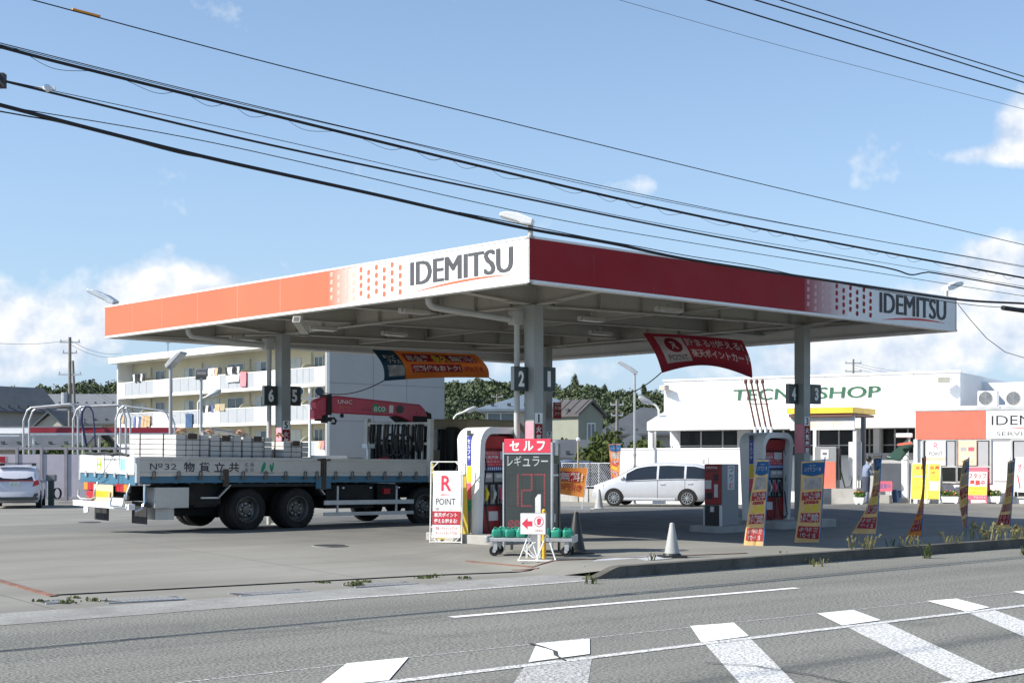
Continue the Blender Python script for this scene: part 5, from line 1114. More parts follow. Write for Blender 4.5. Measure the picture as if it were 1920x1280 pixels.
mat('roof_slate',(.075,.085,.095),.6,var=.15,vs=1); mat('roof_blue',(.14,.18,.22),.5,var=.1); mat('roof_brown',(.085,.078,.076),.5,var=.1); mat('roof_light',(.17,.18,.19),.6,var=.1); mat('house_grey',(.25,.25,.25),.8,var=.06); mat('house_dark',(.14,.145,.15),.8,var=.06); mat('house_cream',(.44,.42,.36),.8,var=.05); mat('house_green',(.25,.26,.205),.8,var=.05); mat('house_beige',(.40,.36,.30),.8,var=.05); mat('bark',(.09,.07,.05),.9,var=.3); mat('timber_pole',(.22,.20,.18),.85,var=.2)
E_=Vector((-13.25,102.,0)); AL=31.; AW=10.8
apt=thing('apartment_block','three storey cream apartment block with white balconies and laundry','apartment building',E_,PHI)
def yb(u,x=0):
    t=(u-U0)/F; ox=E_.x+A[0]*x; oy=E_.y+A[1]*x
    return (ox-t*oy)/(.6787+.7345*t)
zf=(1.7,4.35,7.0); zp_=(3.05,5.72,8.38)
m=MB(); m.box(1.4,AW,.02,AL-.02,-1.5,10.05); m.build('wall','apt_cream',apt)
m=MB(); m.box(.0,AW+.05,-.22,.0,-1.5,10.35); ew=m.build('end_wall','apt_grey',apt)
m=MB()
for x in (4.1,7.2): m.box(x-.02,x+.02,-.228,-.221,-1.5,10.3)
for z in (1.8,4.5,7.2): m.box(.0,AW,-.228,-.221,z-.02,z+.02)
m.build('panel_joints','joint',ew)
m=MB(); m.box(.0,1.39,AL-.18,AL,-1.5,10.0); m.build('fin_wall','apt_white',apt); m=MB(); m.box(-.05,.2,-.235,-.225,-1.5,10.0); m.build('corner_trim','apt_white',apt)
m=MB(); m.box(-.55,AW+.1,-.3,AL+.5,10.05,10.55); m.build('roof','apt_white',apt)
panels=[(234,288),(323,383),(412,477),(545,591)]
for fl_,(z0,z1) in enumerate(zip(zf,zp_)):
    m=MB(); m.box(-.03,1.39,.005,AL-.2,z0-.02,z0+.16); ys=[0.01]
    for a,b in reversed(panels): ys+=[yb(b),yb(a)]
    ys.append(AL-.19)
    for a,b in zip(ys[::2],ys[1::2]): m.box(-.02,.12,a,b,z0+.17,z1)
    for a,b in zip(ys[1::2],ys[2::2]): m.box(-.01,.10,a,b,z0+.17,z0+.22); m.box(.0,.1,a,b,z1-.06,z1-.003)
    bl=m.build('balcony','apt_white',apt)
    for a,b in zip(ys[1::2],ys[2::2]):
        m=MB(); n=4
        for i in range(n): q0=a+(b-a)*i/n;q1=a+(b-a)*(i+1)/n; m.box(.02,.05,q0+.02,q1-.02,z0+.24,z1-.08)
        m.build('frosted_panel','frost_panel',bl); 
    for k,(u0,u1) in enumerate(((249,274),(293,310),(346,364),(383,412),(428,458),(479,501),(545,565),(591,607))):
        a,b=yb(u1,1.4),yb(u0,1.4); zz1=z0+2.28
        m=MB(); m.box(1.33,1.395,a,a+.06,z0+.2,zz1); m.box(1.33,1.395,b-.06,b,z0+.2,zz1); m.box(1.33,1.395,a+.06,b-.06,zz1-.06,zz1); m.box(1.34,1.395,(a+b)/2-.04,(a+b)/2+.04,z0+.2,zz1-.06); w_=m.build('window','frame_alu',apt)
        h=(k*7+fl_*3)%3
        m=MB(); m.box(1.36,1.39,a+.06,(a+b)/2-.04,z0+.2,zz1-.06); m.build('pane','curtain' if h==0 else 'pane',w_); m=MB(); m.box(1.365,1.39,(a+b)/2+.04,b-.06,z0+.2,zz1-.06); m.build('pane','curtain' if h!=1 else 'pane',w_)
    for u in (277,373,462,515,578):
        y=yb(u,1.0); m=MB(); m.cyl((1.3,y,z0+.16),(1.3,y,z0+2.6),.05,None,8); m.build('downpipe','pipe_grey',apt)
        if u in (277,462,578):
            m=MB(); m.prism([(.15,z0+.2)]+[(.15+.62*(1-math.cos(q)),z0+1.15+.55*math.sin(q)) for q in [math.pi/2*i/6 for i in range(7)]]+[(1.35,z0+1.7),(1.35,z0+.2)],y-.25,y-.2,'y'); m.build('balcony_divider','apt_cream',apt)
m=MB(); m.cyl((3,yb(315,3),10.5),(3,yb(315,3),12.2),.03,None,6); m.bar((3,yb(315,3)-.6,12.1),(3,yb(315,3)+.6,12.1),.03,.03); m.bar((3,yb(315,3)-.4,11.8),(3,yb(315,3)+.4,11.8),.03,.03); m.build('antenna','dark_plastic',apt)
def washing(label,u0,u1,v0,v1,material,x=-.10,n=1):
    a,b=yb(u1,x),yb(u0,x); Yc=E_.y+A[1]*x+B[1]*(a+b)/2; z1=H+(V0-v0)/F*Yc; z0=H+(V0-v1)/F*Yc
    o=E_+Vector((A[0]*x+B[0]*a,A[1]*x+B[1]*a,z0)); t=thing('hung_laundry',label,'laundry',o,PHI,'laundry on the balconies')
    for i in range(n):
        p0=(b-a)*i/n; p1=(b-a)*(i+1)/n-.03; hh=(z1-z0)*random.uniform(.75,1)
        m=MB(); m.sheet(lambda s,q:(.03*math.sin(6*s+4*q+i),p0+(p1-p0)*s,(z1-z0)-hh*q),6,6); m.sheet(lambda s,q:(.05+.03*math.sin(6*s+4*q+i),p0+(p1-p0)*s,(z1-z0)-hh*q),6,6)
        m.build('cloth',material[i%len(material)] if isinstance(material,list) else material,t,smooth=True)
washing('cluster of black and white washing at the top left balcony',249,270,701,717,['cloth_black','cloth_white','cloth_black','cloth_black'],-.05,6)
washing('row of mixed washing on the top balcony left of the pink towel',384,414,690,705,['cloth_black','cloth_tan','cloth_white','cloth_white'],-.05,5)
washing('dark washing behind the pink towel on the top balcony',422,448,688,702,['cloth_white','cloth_black','cloth_black','cloth_white'],-.05,6)
washing('pink towel hanging over the top balcony',449,461,697,725,'cloth_pink',-.12); washing('white bedding over the top balcony beside the pink towel',424,448,703,718,'cloth_white',-.12)
washing('pair of blue trousers on the middle balcony at left',250,264,781,809,['cloth_blue','cloth_white'],-.12,3); washing('tan and orange clothes on the middle balcony beside the blue trousers',264,281,779,806,'cloth_tan',-.12,3)
washing('navy quilt hanging over the middle balcony behind the lamp poles',347,360,775,808,'cloth_navy',-.12); washing('khaki quilt hung on the middle balcony line',402,421,757,774,['cloth_khaki','cloth_tan'],-.05,2); washing('dark shirts left of the khaki quilt on the middle balcony',380,400,760,775,['cloth_blue','cloth_black','cloth_white','cloth_black'],-.05,4)
washing('brown garment at the far left end of the middle balcony',225,232,778,793,'cloth_tan',-.1)
washing('orange cloth on the lowest balcony beside the grey end wall',596,607,826,843,['cloth_pink','cloth_tan'],-.1,2)
# houses
def house(label,u,Y,rz,w,l,ze,zr,wall,roof,hip=False,windows=(),over=.5,porch=False,ribs=False,chim=False):
    p=PT(u,0,Y); t=thing('house',label,'house',(p.x,p.y,-.3),rz); ze+=.3; zr+=.3
    m=MB(); m.box(-l/2,l/2,-w/2,w/2,0,ze)
    if not hip: m.prism([(-w/2,ze),(w/2,ze),(0,zr-.12)],-l/2,l/2,'x')
    m.build('wall',wall,t)
    m=MB(); a,b=l/2+over,w/2+over; dz=(zr-ze)*over/(w/2)
    if hip:
        r=max(.2,l/2-w/2); v=[(-a,-b,ze-dz),(a,-b,ze-dz),(a,b,ze-dz),(-a,b,ze-dz),(-r,0,zr),(r,0,zr)]; v+=[(x,y,z-.16) for x,y,z in v[:4]]
        m.add(v,[(0,1,5,4),(1,2,5),(2,3,4,5),(3,0,4),(0,1,7,6),(1,2,8,7),(2,3,9,8),(3,0,6,9),(6,7,8,9)])
    else:
        for s in (-1,1):
            v=[(-a,0,zr),(a,0,zr),(a,s*b,ze-dz),(-a,s*b,ze-dz)]; v+=[(x,y,z+.16) for x,y,z in v]; m.add(v,[(0,1,2,3),(4,5,6,7),(0,1,5,4),(1,2,6,5),(2,3,7,6),(3,0,4,7)])
            if ribs:
                for k in range(int(l*1.6)): x=-a+.3+k*(2*a-.6)/(int(l*1.6)-1); m.bar((x,0,zr+.18),(x,s*b,ze-dz+.18),.08,.06)
    rf=m.build('roof',roof,t)
    m=MB()
    for k in range(int(l/1.1)): x=-l/2+.5+k*1.1; m.box(x-.12,x+.12,-b*.86-.05,-b*.86+.05,ze-dz+(zr-ze+dz)*.14+.05+(.16 if not hip else 0),ze-dz+(zr-ze+dz)*.14+.22+(.16 if not hip else 0))
    m.build('snow_guards','dark_plastic',rf)
    for side_,c,z,ww,hh in windows:
        # side f: the long wall towards -y, g: gable end -x, h: gable end +x
        def q(a,z_,o):
            return (a,-w/2-o,z_) if side_=='f' else ((-l/2-o,-a,z_) if side_=='g' else (l/2+o,a,z_))
        z+=.3
        def slab(m,a0,a1,z0,z1,o0,o1): m.add([q(a,z_,o) for o in (o0,o1) for z_ in (z0,z1) for a in (a0,a1)],[(0,2,3,1),(4,5,7,6),(0,1,5,4),(1,3,7,5),(3,2,6,7),(2,0,4,6)])
        m=MB(); e=.07; slab(m,c-ww/2-e,c-ww/2,z-e,z+hh+e,-.02,.06); slab(m,c+ww/2,c+ww/2+e,z-e,z+hh+e,-.02,.06); slab(m,c-ww/2,c+ww/2,z-e,z,-.02,.07); slab(m,c-ww/2,c+ww/2,z+hh,z+hh+e,-.02,.06); slab(m,c-.03,c+.03,z,z+hh,-.02,.05); wd=m.build('window','frame_alu',t)
        m=MB(); slab(m,c-ww/2,c-.03,z,z+hh,.0,.02); slab(m,c+.03,c+ww/2,z,z+hh,.0,.02); m.build('pane','pane',wd)
    if porch:
        m=MB(); m.add([(-a,-b-.1,2.9),(a,-b-.1,2.9),(a,-b-1.6,2.4),(-a,-b-1.6,2.4),(-a,-b-.1,3.02),(a,-b-.1,3.02),(a,-b-1.6,2.52),(-a,-b-1.6,2.52)],[(0,1,2,3),(4,5,6,7),(2,3,7,6),(0,3,7,4),(1,2,6,5)]); m.build('porch_roof',roof,t)
    return t
house('grey house with steep dark gable at the far left, half cut by the frame',16,150,rad(52),5.8,7.0,7.0,9.2,'house_grey','roof_slate',windows=(('f',1.5,1.0,1.4,1.1),('g',0,4.6,1.3,1.)),over=.6)
house('house with broad pale slate roof behind the utility pole',190,178,rad(-3),8,13,8.3,9.7,'house_grey','roof_light',windows=(('f',-4,5,1.6,1.1),('f',3,5,1.6,1.1)))
house('low house with dark roof just left of the apartment block',214,140,rad(-4),6,7,5.3,6.9,'house_beige','roof_slate',windows=(('f',-2.6,2.9,1.1,1.3),('f',-.6,2.9,1.2,1.3)),porch=True)
house('small white walled shed with dark gable behind the red beam',116,118,rad(80),2.6,4,4.4,5.5,'house_cream','roof_slate',over=.35)
house('low grey house behind the fence, right of the white car',75,100,rad(-5),6,8,2.6,3.9,'house_beige','roof_slate',windows=(('f',1,1.4,1.4,1.0),))
house('cream house with bluish hip roof behind the front column',1000,98,rad(-4),5.6,6.1,5.3,6.3,'house_cream','roof_blue',hip=True,windows=(('f',-2.0,3.4,1.7,1.4),('f',1.2,3.3,.8,1.2),('f',2.5,3.3,.5,1.3)),over=.6)
house('pale green house with ribbed brown roof and white framed window',1080,92,rad(-45),2.3,2.5,4.6,5.4,'house_green','roof_brown',windows=(('h',.0,2.9,.65,1.1),),over=.22,ribs=True)
house('grey house with dark hip roof left of the white shop',1212,118,rad(-8),6,7.0,4.1,6.0,'house_beige','roof_slate',hip=True,windows=(('f',.3,2.3,1.3,1.2),('f',2.4,2.3,.7,1.0)),porch=True)
house('low dark roofed carport house behind the purple car',1072,80,rad(-6),3,3.4,1.95,2.7,'house_dark','roof_slate',over=.5,windows=(('f',-1,.7,1.2,.8),))
house('low dark tiled shed roof behind the garden wall lamp',1190,84,rad(-8),3,3.4,2.3,3.2,'house_dark','roof_slate',hip=True,over=.5)
house('far low house between the hill and the crane truck cab',905,170,rad(-8),6,7,3.4,4.9,'house_beige','roof_light',windows=(('f',0,1.6,1.6,1.1),))
# ------------------------------------------------------------------ the white shop
eA=rad(-31.3); eV=Vector((math.cos(eA),math.sin(eA),0)); bV=Vector((-math.sin(eA),math.cos(eA),0))
S0=PT(1245,0,61.); S0.z=0
shop=thing('shop_building','long white shop with green TECNO SHOP lettering and a white awning','shop',S0,eA)
def sx(u,off=0):      # distance along the facade where pixel column u meets the plane off metres in front
    o=S0-bV*off; t=(u-U0)/F; return (t*o.y-o.x)/(eV.x-t*eV.y)
def sz(u,v,off=0):
    s=sx(u,off); Y=(S0-bV*off+eV*s).y; return H+(V0-v)/F*Y
xr_=sx(1800); zt0=sz(1245,715); zt1=sz(1800,697)
m=MB(); zt_s=(zt0+zt1)/2
m.box(0,xr_,0,9,2.95,zt_s); m.box(0,xr_-.0,.6,9,-.2,2.95); wl_=m.build('wall','shop_white',shop)
m=MB(); m.box(-.04,xr_+.04,-.05,.06,zt_s,zt_s+.07); m.box(-.02,xr_,-.012,0,zt_s-1.62,zt_s-1.60); m.build('cornice','shop_white',shop)
xa=sx(1213,1.7)
m=MB(); m.prism([(-1.7,2.95),(-1.7,3.28),(-1.64,3.31),(-.0,3.78),(-.0,2.95)],xa,xr_+3.2,'x'); m.build('awning','shop_white',shop)
for u in (1216,1389,1605,1640):
    x=sx(u,.2); m=MB(); w=.24 if u==1389 else .12; m.box(x-w,x+w,.0,.3,-.2,2.95); m.build('pillar','shop_white',shop)
m=MB(); m.box(xa+.05,xa+.2,-1.6,-1.45,-.1,2.95); m.build('pillar','shop_white',shop)
for u0,u1,va,vb in ((1260,1383,802,842),(1404,1482,802,842),(1485,1600,806,842),(1610,1637,799,842),(1643,1716,799,842)):
    m=MB(); x0,x1=sx(u0,.3),sx(u1,.3); m.box(x0,x1,.52,.58,1.95 if 0 else 1.9,2.95); w_=m.build('shop_window','glass_shop',shop)
    m=MB()
    for q in (x0,(2*x0+x1)/3,(x0+2*x1)/3,x1): m.box(q-.03,q+.03,.46,.52,1.9,2.94)
    m.box(x0,x1,.46,.51,1.86,1.92); m.box(x0,x1,.47,.51,2.3,2.34); m.build('mullions','frame_alu',w_)
fS=lambda x,y,o:(x,-.004-o,y)
m=MB()
for k in range(1,7): x=xr_*k/7; m.box(x-.012,x+.012,-.006,-.001,3.8,zt_s)
m.build('panel_joints','wall_grey',wl_)
x0,x1=sx(1373),sx(1648)
m=MB()
zl0,zl1=sz(1500,748)-.0,sz(1500,727)
SH=lambda x,y,o:(x+.12*(y-zl0),-.02-o,y)
ww=x1-x0
lettering(shop,'sign_lettering',[('TECNO',x0,zl0,x0+ww*.535,zl1,.0),('SHOP',x0+ww*.59,zl0,x1,zl1,.0)],'shop_green',SH); lettering(shop,'sign_lettering',[('TECNO',x0+.04,zl0,x0+.04+ww*.535,zl1),('SHOP',x0+.04+ww*.59,zl0,x1+.04,zl1)],'shop_green',lambda x,y,o:SH(x,y,o+.006))
# rear block further right
m=MB(); m.box(xr_-.5,xr_+14,3.6,12,-.2,zt_s-.25); m.build('rear_block','shop_white',shop)
def box_cam(label,x,z,flip):
    p=S0+eV*x-bV*.35; t=thing('security_camera',label,'camera',(p.x,p.y,z),eA+rad(200 if flip else 150))
    m=MB(); m.box(-.05,.38,-.11,.11,-.12,.10); m.build('housing','house_cream',t,bevel=.015); m=MB(); m.box(.381,.386,-.07,.07,-.08,.06); m.build('lens','slot_black',t); m=MB(); m.cyl((0,0,0),(-.1,.2,.0),.03,None,8); m.build('bracket','galv',t)
box_cam('yellowish camera box high on the left end of the white shop wall',sx(1250)+.15,sz(1250,727),False); box_cam('yellowish camera box high on the right end of the white shop wall',xr_-.35,sz(1793,712),True)
m=MB(); p=S0+eV*.3+bV*3; 
# leaning vent pipes
vl=('leftmost of the four leaning brown vent pipes','second from left of the leaning brown vent pipes','third from left of the leaning brown vent pipes','rightmost of the four leaning brown vent pipes')
for i in range(4):
    ub=1416+10*i; ut=1398+10.5*i; Yv=51.0; b0=PT(ub,822,Yv); b1=PT(ub,800,Yv); tp=PT(ut,716+1.5*i*0,Yv)
    t=thing('vent_pipe',vl[i],'vent pipe',b0,0,'fuel tank vent pipes'); 
    g0=gz(b0.x,b0.y)
    m=MB(); m.cyl((0,0,g0-b0.z),b1-b0,.055,None,10); m.build('white_sleeve','shop_white',t); m=MB(); m.cyl(b1-b0,tp-b0,.035,None,8); m.lathe([(.06,-.05),(.07,.05),(.03,.10)],10,Matrix.Translation(tp-b0)); m.build('pipe','brown_pipe',t)
    if i==0:
        q=PT(1405,757,Yv)-b0; r=PT(1441,757,Yv)-b0; m=MB(); m.bar(q,r,.03,.03); m.build('tie_bar','brown_pipe',t)
# garden wall
w0=PT(1161,0,57.6); w1=PT(1402,0,54.7); L=math.hypot(w1.x-w0.x,w1.y-w0.y); t=thing('garden_wall','long plain white garden wall behind the silver van','wall',(w0.x,w0.y,0),math.atan2(w1.y-w0.y,w1.x-w0.x))
m=MB(); m.box(0,L,0,.18,-.1,2.15); m.build('wall','shop_white',t); m=MB(); m.box(-.04,L+.04,-.03,.21,2.15,2.20); m.build('coping','shop_white',t)
m=MB(); m.box(4.55*L/7,4.95*L/7,-.02,-.002,1.3,1.85); nb=m.build('notice','poster_white',t); lettering(nb,'notice_lettering',[('注',4.63*L/7,1.6,4.75*L/7,1.75),('意',4.63*L/7,1.4,4.75*L/7,1.55)],'ink_grey',lambda x,y,o:(x,-.0225-o,y))
# mesh fence on a low wall
w0=PT(1050,0,60.5); w1=PT(1146,0,57.9); L=math.hypot(w1.x-w0.x,w1.y-w0.y); t=thing('mesh_fence','chain link fence on a low concrete wall before the purple car','fence',(w0.x,w0.y,0),math.atan2(w1.y-w0.y,w1.x-w0.x))
m=MB(); m.box(0,L,0,.15,-.1,.55); m.build('low_wall','concrete',t)
m=MB()
for i in range(5): x=.05+(L-.1)*i/4; m.cyl((x,.07,.55),(x,.07,1.62),.025,None,8)
m.cyl((0,.07,1.6),(L,.07,1.6),.02,None,8); m.cyl((0,.07,.65),(L,.07,.65),.02,None,8); m.build('posts','galv',t)
m=MB(); st=.13
for i in range(int((L+1)/st)):
    x=i*st
    for d in (-1,1):
        a0=x if d>0 else x; z0,z1=.62,1.6; xe=a0+d*(z1-z0)
        p0=(a0,.07,z0);p1=(xe,.07,z1)
        if xe>L: k=(L-a0)/(xe-a0); p1=(L,.07,z0+(z1-z0)*k)
        if xe<0: k=(0-a0)/(xe-a0); p1=(0,.07,z0+(z1-z0)*k)
        if a0<=L: m.bar(p0,p1,.012,.012)
m.build('mesh','galv',t)
# ------------------------------------------------------------------ service office at the right
O0=PT(1716,0,50.); O0.z=0
off=thing('service_office','white office with orange band and IDEMITSU lettering at right edge','office',O0,eA)
def ox(u,d=0): o=O0-bV*d; t=(u-U0)/F; return (t*o.y-o.x)/(eV.x-t*eV.y)
def oz(u,v,d=0): s=ox(u,d); return H+(V0-v)/F*(O0-bV*d+eV*s).y
zo=oz(1780,770); zb_=oz(1780,823)
m=MB(); m.box(0,9.5,0,4.2,-.1,zo); m.build('wall','shop_white',off); m=MB(); m.box(-.03,9.6,-.06,.02,zo,zo+.06); m.box(.0,9.5,-.03,-.001,zb_-.05,zb_); m.build('trim','frame_alu',off)
m=MB(); m.box(.03,ox(1849),-.07,-.002,zb_,zo-.02); ob=m.build('orange_band','orange_panel',off)
m=MB(); m.box(ox(1849)+.01,9.5,-.06,-.002,zb_,zo-.02); wb=m.build('white_band','shop_white',off)
fO=lambda x,y,o:(x,-.063-o,y)
lettering(wb,'logo_letters',[('IDEMITSU',ox(1860),oz(1860,797),ox(1860)+2.55,oz(1860,779))],'ink_black',fO); lettering(wb,'logo_arc',[(swoosh(),ox(1864),oz(1864,805),ox(1860)+2.55,oz(1864,801))],'ink_red',fO); lettering(wb,'service_lettering',[('SERVICE ROOM',ox(1869),oz(1869,816.5),ox(1869)+2.5,oz(1869,809.5))],'ink_grey',fO)
for k,(u0,u1,v0,v1) in enumerate(((1732,1793,826,902),(1796,1856,826,902),(1899,1990,826,930))):
    a,b=ox(u0),ox(u1); z0,z1=oz(u0,v1),oz(u0,v0); m=MB(); m.box(a-.06,a,-.05,.0,z0-.06,z1+.06); m.box(b,b+.06,-.05,.0,z0-.06,z1+.06); m.box(a,b,-.05,.0,z0-.06,z0); m.box(a,b,-.05,.0,z1,z1+.06); m.box(a,b,-.04,.0,z0+.50*(z1-z0)-.22,z0+.5*(z1-z0)-.17); w_=m.build('window','frame_alu',off)
    m=MB(); m.box(a,b,-.012,-.003,z0,z1); m.build('pane','glass_shop',w_)
    m=MB(); m.box(a+.05,b-.05,-.02,-.013,z0+.36*(z1-z0),z1-.02); m.build('blind','wall_grey',w_)
def poster(label,u0,u1,v0,v1,bg,items,cat='poster'):
    a,b=ox(u0,.06),ox(u1,.06); z0,z1=oz(u0,v1,.06),oz(u0,v0,.06); p=O0+eV*a-bV*.055; t=thing('window_poster',label,cat,(p.x,p.y,z0),eA,'posters in the office windows')
    m=MB(); m.box(0,b-a,-.015,0,0,z1-z0); pn=m.build('sheet',bg,t)
    for nm,its,mt in items: lettering(pn,nm,[(q[0],q[1]*(b-a),q[2]*(z1-z0),q[3]*(b-a),q[4]*(z1-z0))+tuple(q[5:]) for q in its],mt,lambda x,y,o:(x,-.0185-o,y))
    return t
mat('poster_peach',(.85,.62,.42),.6,var=.05)
poster('white R POINT poster in the left office window',1737,1773,826,872,'ink_white',[('big_letter',[('R',.38,.66,.62,.92)],'ink_pink'),('point_lettering',[('POINT',.15,.40,.85,.55)],'ink_black'),('pink_line',[(RECT,.0,.2,1,.32)],'poster_peach'),('line_lettering',[('楽天ポイントカード使えます',.03,.22,.97,.30)],'ink_pink')])
poster('peach poster with card pictures in the right office window',1797,1831,826,872,'poster_peach',[('cards',[(RECT,.12,.58,.45,.74)],'frost_panel'),('red_card',[(RECT,.55,.58,.88,.74)],'ink_pink'),('poster_lettering',[('キャッシュプリカ',.1,.42,.9,.52),('会員募集中!',.1,.28,.9,.38)],'ink_white'),('small_lettering',[('お得なカード',.2,.1,.8,.2)],'ink_pink')])
m=MB(); m.box(ox(1864),ox(1894),-.02,-.002,oz(1870,902),oz(1870,855)); m.build('hatch_door','frame_alu',off); m=MB(); m.box(ox(1865),ox(1893),-.025,-.02,oz(1870,901),oz(1870,856)); m.build('hatch_door','shop_white',off)
m=MB(); m.box(0,9.5,-.02,-.001,-.1,.22); m.build('plinth','wall_grey',off)
m=MB(); m.box(-.03,.10,-.10,-.02,0,zb_); m.build('downpipe','shop_white',off)
for i,(u0,u1,lab) in enumerate(((1833,1869,'left air conditioner with round fan on the office roof'),(1885,1921,'right air conditioner with round fan on the office roof, cut by frame'))):
    a,b=ox(u0,-1),ox(u1,-1); z0=zo+.05; p=O0+eV*a+bV*1.0; t=thing('air_conditioner',lab,'air conditioner',(p.x,p.y,z0),eA,'air conditioners on the office roof'); w=b-a; h=oz(u0,733,-1)-oz(u0,762,-1); zl=oz(u0,762,-1)-z0
    m=MB(); m.box(0,w,0,.34,zl,zl+h); bo=m.build('casing','shop_white',t,bevel=.015)
    m=MB(); m.lathe([(.245,-.012),(.255,.0),(.245,.015),(.23,.015),(.23,-.01)],28,Matrix.Translation((w*.42,-.002,zl+h*.52))@Matrix.Rotation(rad(90),4,'X'),False); m.build('fan_ring','frame_alu',bo)
    m=MB(); m.lathe([(.235,0),(.235,.004)],28,Matrix.Translation((w*.42,-.001,zl+h*.52))@Matrix.Rotation(rad(90),4,'X')); m.build('fan_opening','house_dark',bo)
    m=MB(); c=Vector((w*.42,-.012,zl+h*.52))
    for r in (.06,.11,.16,.21): m.tube([c+Vector((r*math.cos(q),0,r*math.sin(q))) for q in [k*math.pi/10 for k in range(20)]],.006,4,True)
    for k in range(8): q=k*math.pi/4; m.bar(c,c+Vector((.23*math.cos(q),0,.23*math.sin(q))),.01,.006)
    m.build('fan_grille','alu',bo)
    m=MB()
    for x in (.05,w-.05): m.box(x-.02,x+.02,.02,.06,0,zl); m.box(x-.02,x+.02,.28,.32,0,zl)
    m.box(-.08,w+.08,.0,.04,zl-.06,zl-.01); m.box(-.08,w+.08,.28,.32,zl-.06,zl-.01); m.build('stand','galv',t)
t=thing('security_camera','white camera with red hood beside the orange band of the office','camera',(O0-eV*.2+Vector((0,0,zb_+.12))),eA+rad(190)); m=MB(); m.box(-.1,.45,-.1,.1,-.05,.10); m.build('housing','shop_white',t,bevel=.02); m=MB(); m.box(.451,.456,-.06,.06,-.03,.07); m.build('lens','slot_black',t); m=MB(); m.prism([(-.1,-.28),(.4,-.34),(.38,-.26),(-.05,-.20)],-.2,.2,'y'); m.build('red_hood','orange_panel',t); m=MB(); m.cyl((0,0,-.05),(0,0,-.25),.03,None,8); m.build('bracket','galv',t)
# kerosene booth with yellow roof
K0=PT(1483,0,53.); K0.z=0; bo=thing('kerosene_booth','small kerosene stand with yellow roof band on a concrete base','booth',K0,eA)
def kx(u): t=(u-U0)/F; return (t*K0.y-K0.x)/(eV.x-t*eV.y)
def kz(u,v): return H+(V0-v)/F*(K0+eV*kx(u)).y
xe=kx(1622)
m=MB(); m.box(-.05,xe-.35,-.3,2.4,kz(1550,775),kz(1550,764)); m.build('roof','yellow_fascia',bo); m=MB(); m.box(-.0,xe-.40,-.25,2.35,kz(1550,781),kz(1550,776)-.003); m.build('roof_underside','brown_pipe',bo)
m=MB(); m.box(-.0,kx(1604),-.1,-.02,kz(1550,806),kz(1550,781)-.003); bb=m.build('white_board','poster_white',bo); lettering(bb,'board_lettering',[('灯油コーナー',.4,kz(1550,802),kx(1600)-.3,kz(1550,786))],'poster_peach',lambda x,y,o:(x,-.1035-o,y))
m=MB(); m.box(kx(1600),kx(1606),-.05,.08,0,kz(1600,806)); m.build('post','shop_white',bo); m=MB(); m.box(.1,.22,2.1,2.2,0,2.9); m.build('post','shop_white',bo); m=MB(); m.box(kx(1610),kx(1617),.25,.42,0,kz(1612,781)); m.build('post','house_dark',bo)
m=MB(); m.box(kx(1543),kx(1616),-.6,.9,-.1,kz(1580,915)); m.build('concrete_base','concrete',bo)
zb1_=kz(1580,915); p=K0+eV*kx(1527)+Vector((0,0,zb1_)); t=thing('kerosene_pump','grey kerosene pump with orange lower panel on the concrete base','kerosene pump',p,eA); W1=kx(1568)-kx(1527); hh=kz(1550,837)-zb1_
m=MB(); m.box(0,W1,0,.4,0,hh); pb_=m.build('cabinet','panel_grey',t,bevel=.015); m=MB(); m.box(.02,W1-.02,-.012,-.001,.0,hh*.64); m.build('orange_panel','orange_panel',pb_); m=MB(); m.box(W1*.3,W1*.66,-.014,-.001,hh*.70,hh*.93); m.build('display','poster_white',pb_); m=MB(); m.box(W1*.38,W1*.58,-.017,-.0145,hh*.80,hh*.86); m.build('readout','house_dark',pb_); m=MB(); m.box(W1+.01,W1+.12,.05,.2,hh*.2,hh*.95); m.tube([(W1+.08,.0,hh*.8),(W1+.2,-.08,hh*.4),(W1+.35,-.08,hh*.02),(W1+.55,-.05,hh*.05),(W1+.6,0,hh*.25)],.022,6); m.build('hose','rubber',t)
# white vertical board
p=PT(1591,900,52.); t=thing('sign_board','white upright board with faded pink lettering by the kerosene stand','sign board',p,eA); Wb=(1613-1591)/F*52/.9; m=MB(); m.box(0,Wb,0,.06,0,72/F*52); pn=m.build('board','poster_white',t); lettering(pn,'board_lettering',[(c,Wb*.32,1.18-.15*i,Wb*.62,1.30-.15*i) for i,c in enumerate('タイヤ保管中')],'poster_peach',lambda x,y,o:(x,-.0035-o,y)); lettering(pn,'foot_lettering',[('お気軽に',.06,.10,Wb-.06,.16)],'ink_grey',lambda x,y,o:(x,-.0035-o,y)); m=MB()
for x in (.1,Wb-.1): m.box(x-.02,x+.02,.01,.05,gz(p.x,p.y)-p.z,0)
m.build('legs','galv',t)
# grey panel with the awning's shade put into its colour; green awning
m=MB(); x0,x1=sx(1617,.6),sx(1712,.6); m.box(x0,x1,-.58,-.5,-.1,2.0); m.build('shade_panel','wall_grey',shop)
p=PT(1690,845,50.5); t=thing('folding_awning','dark green folding awning with white struts left of the office','awning',p,eA); m=MB(); m.add([(-.45,-.3,-.28),(.05,-.3,-.36),(.38,.3,.25),(.1,.3,.34),(-.45,-.3,-.22),(.05,-.3,-.30),(.38,.3,.31),(.1,.3,.40)],[(0,1,2,3),(7,6,5,4),(0,1,5,4),(1,2,6,5),(2,3,7,6),(3,0,4,7)]); m.build('canvas','awning_green',t); m=MB(); m.bar((-.4,-.32,-.2),(.45,.2,-.38),.03,.03); m.bar((.1,.3,-.3),(.45,.3,-.7),.03,.03); m.bar((.36,.3,.3),(.36,.3,-.9),.03,.03); m.bar((-.1,.1,.0),(.3,.1,-.25),.03,.03); m.build('struts','frame_white',t)
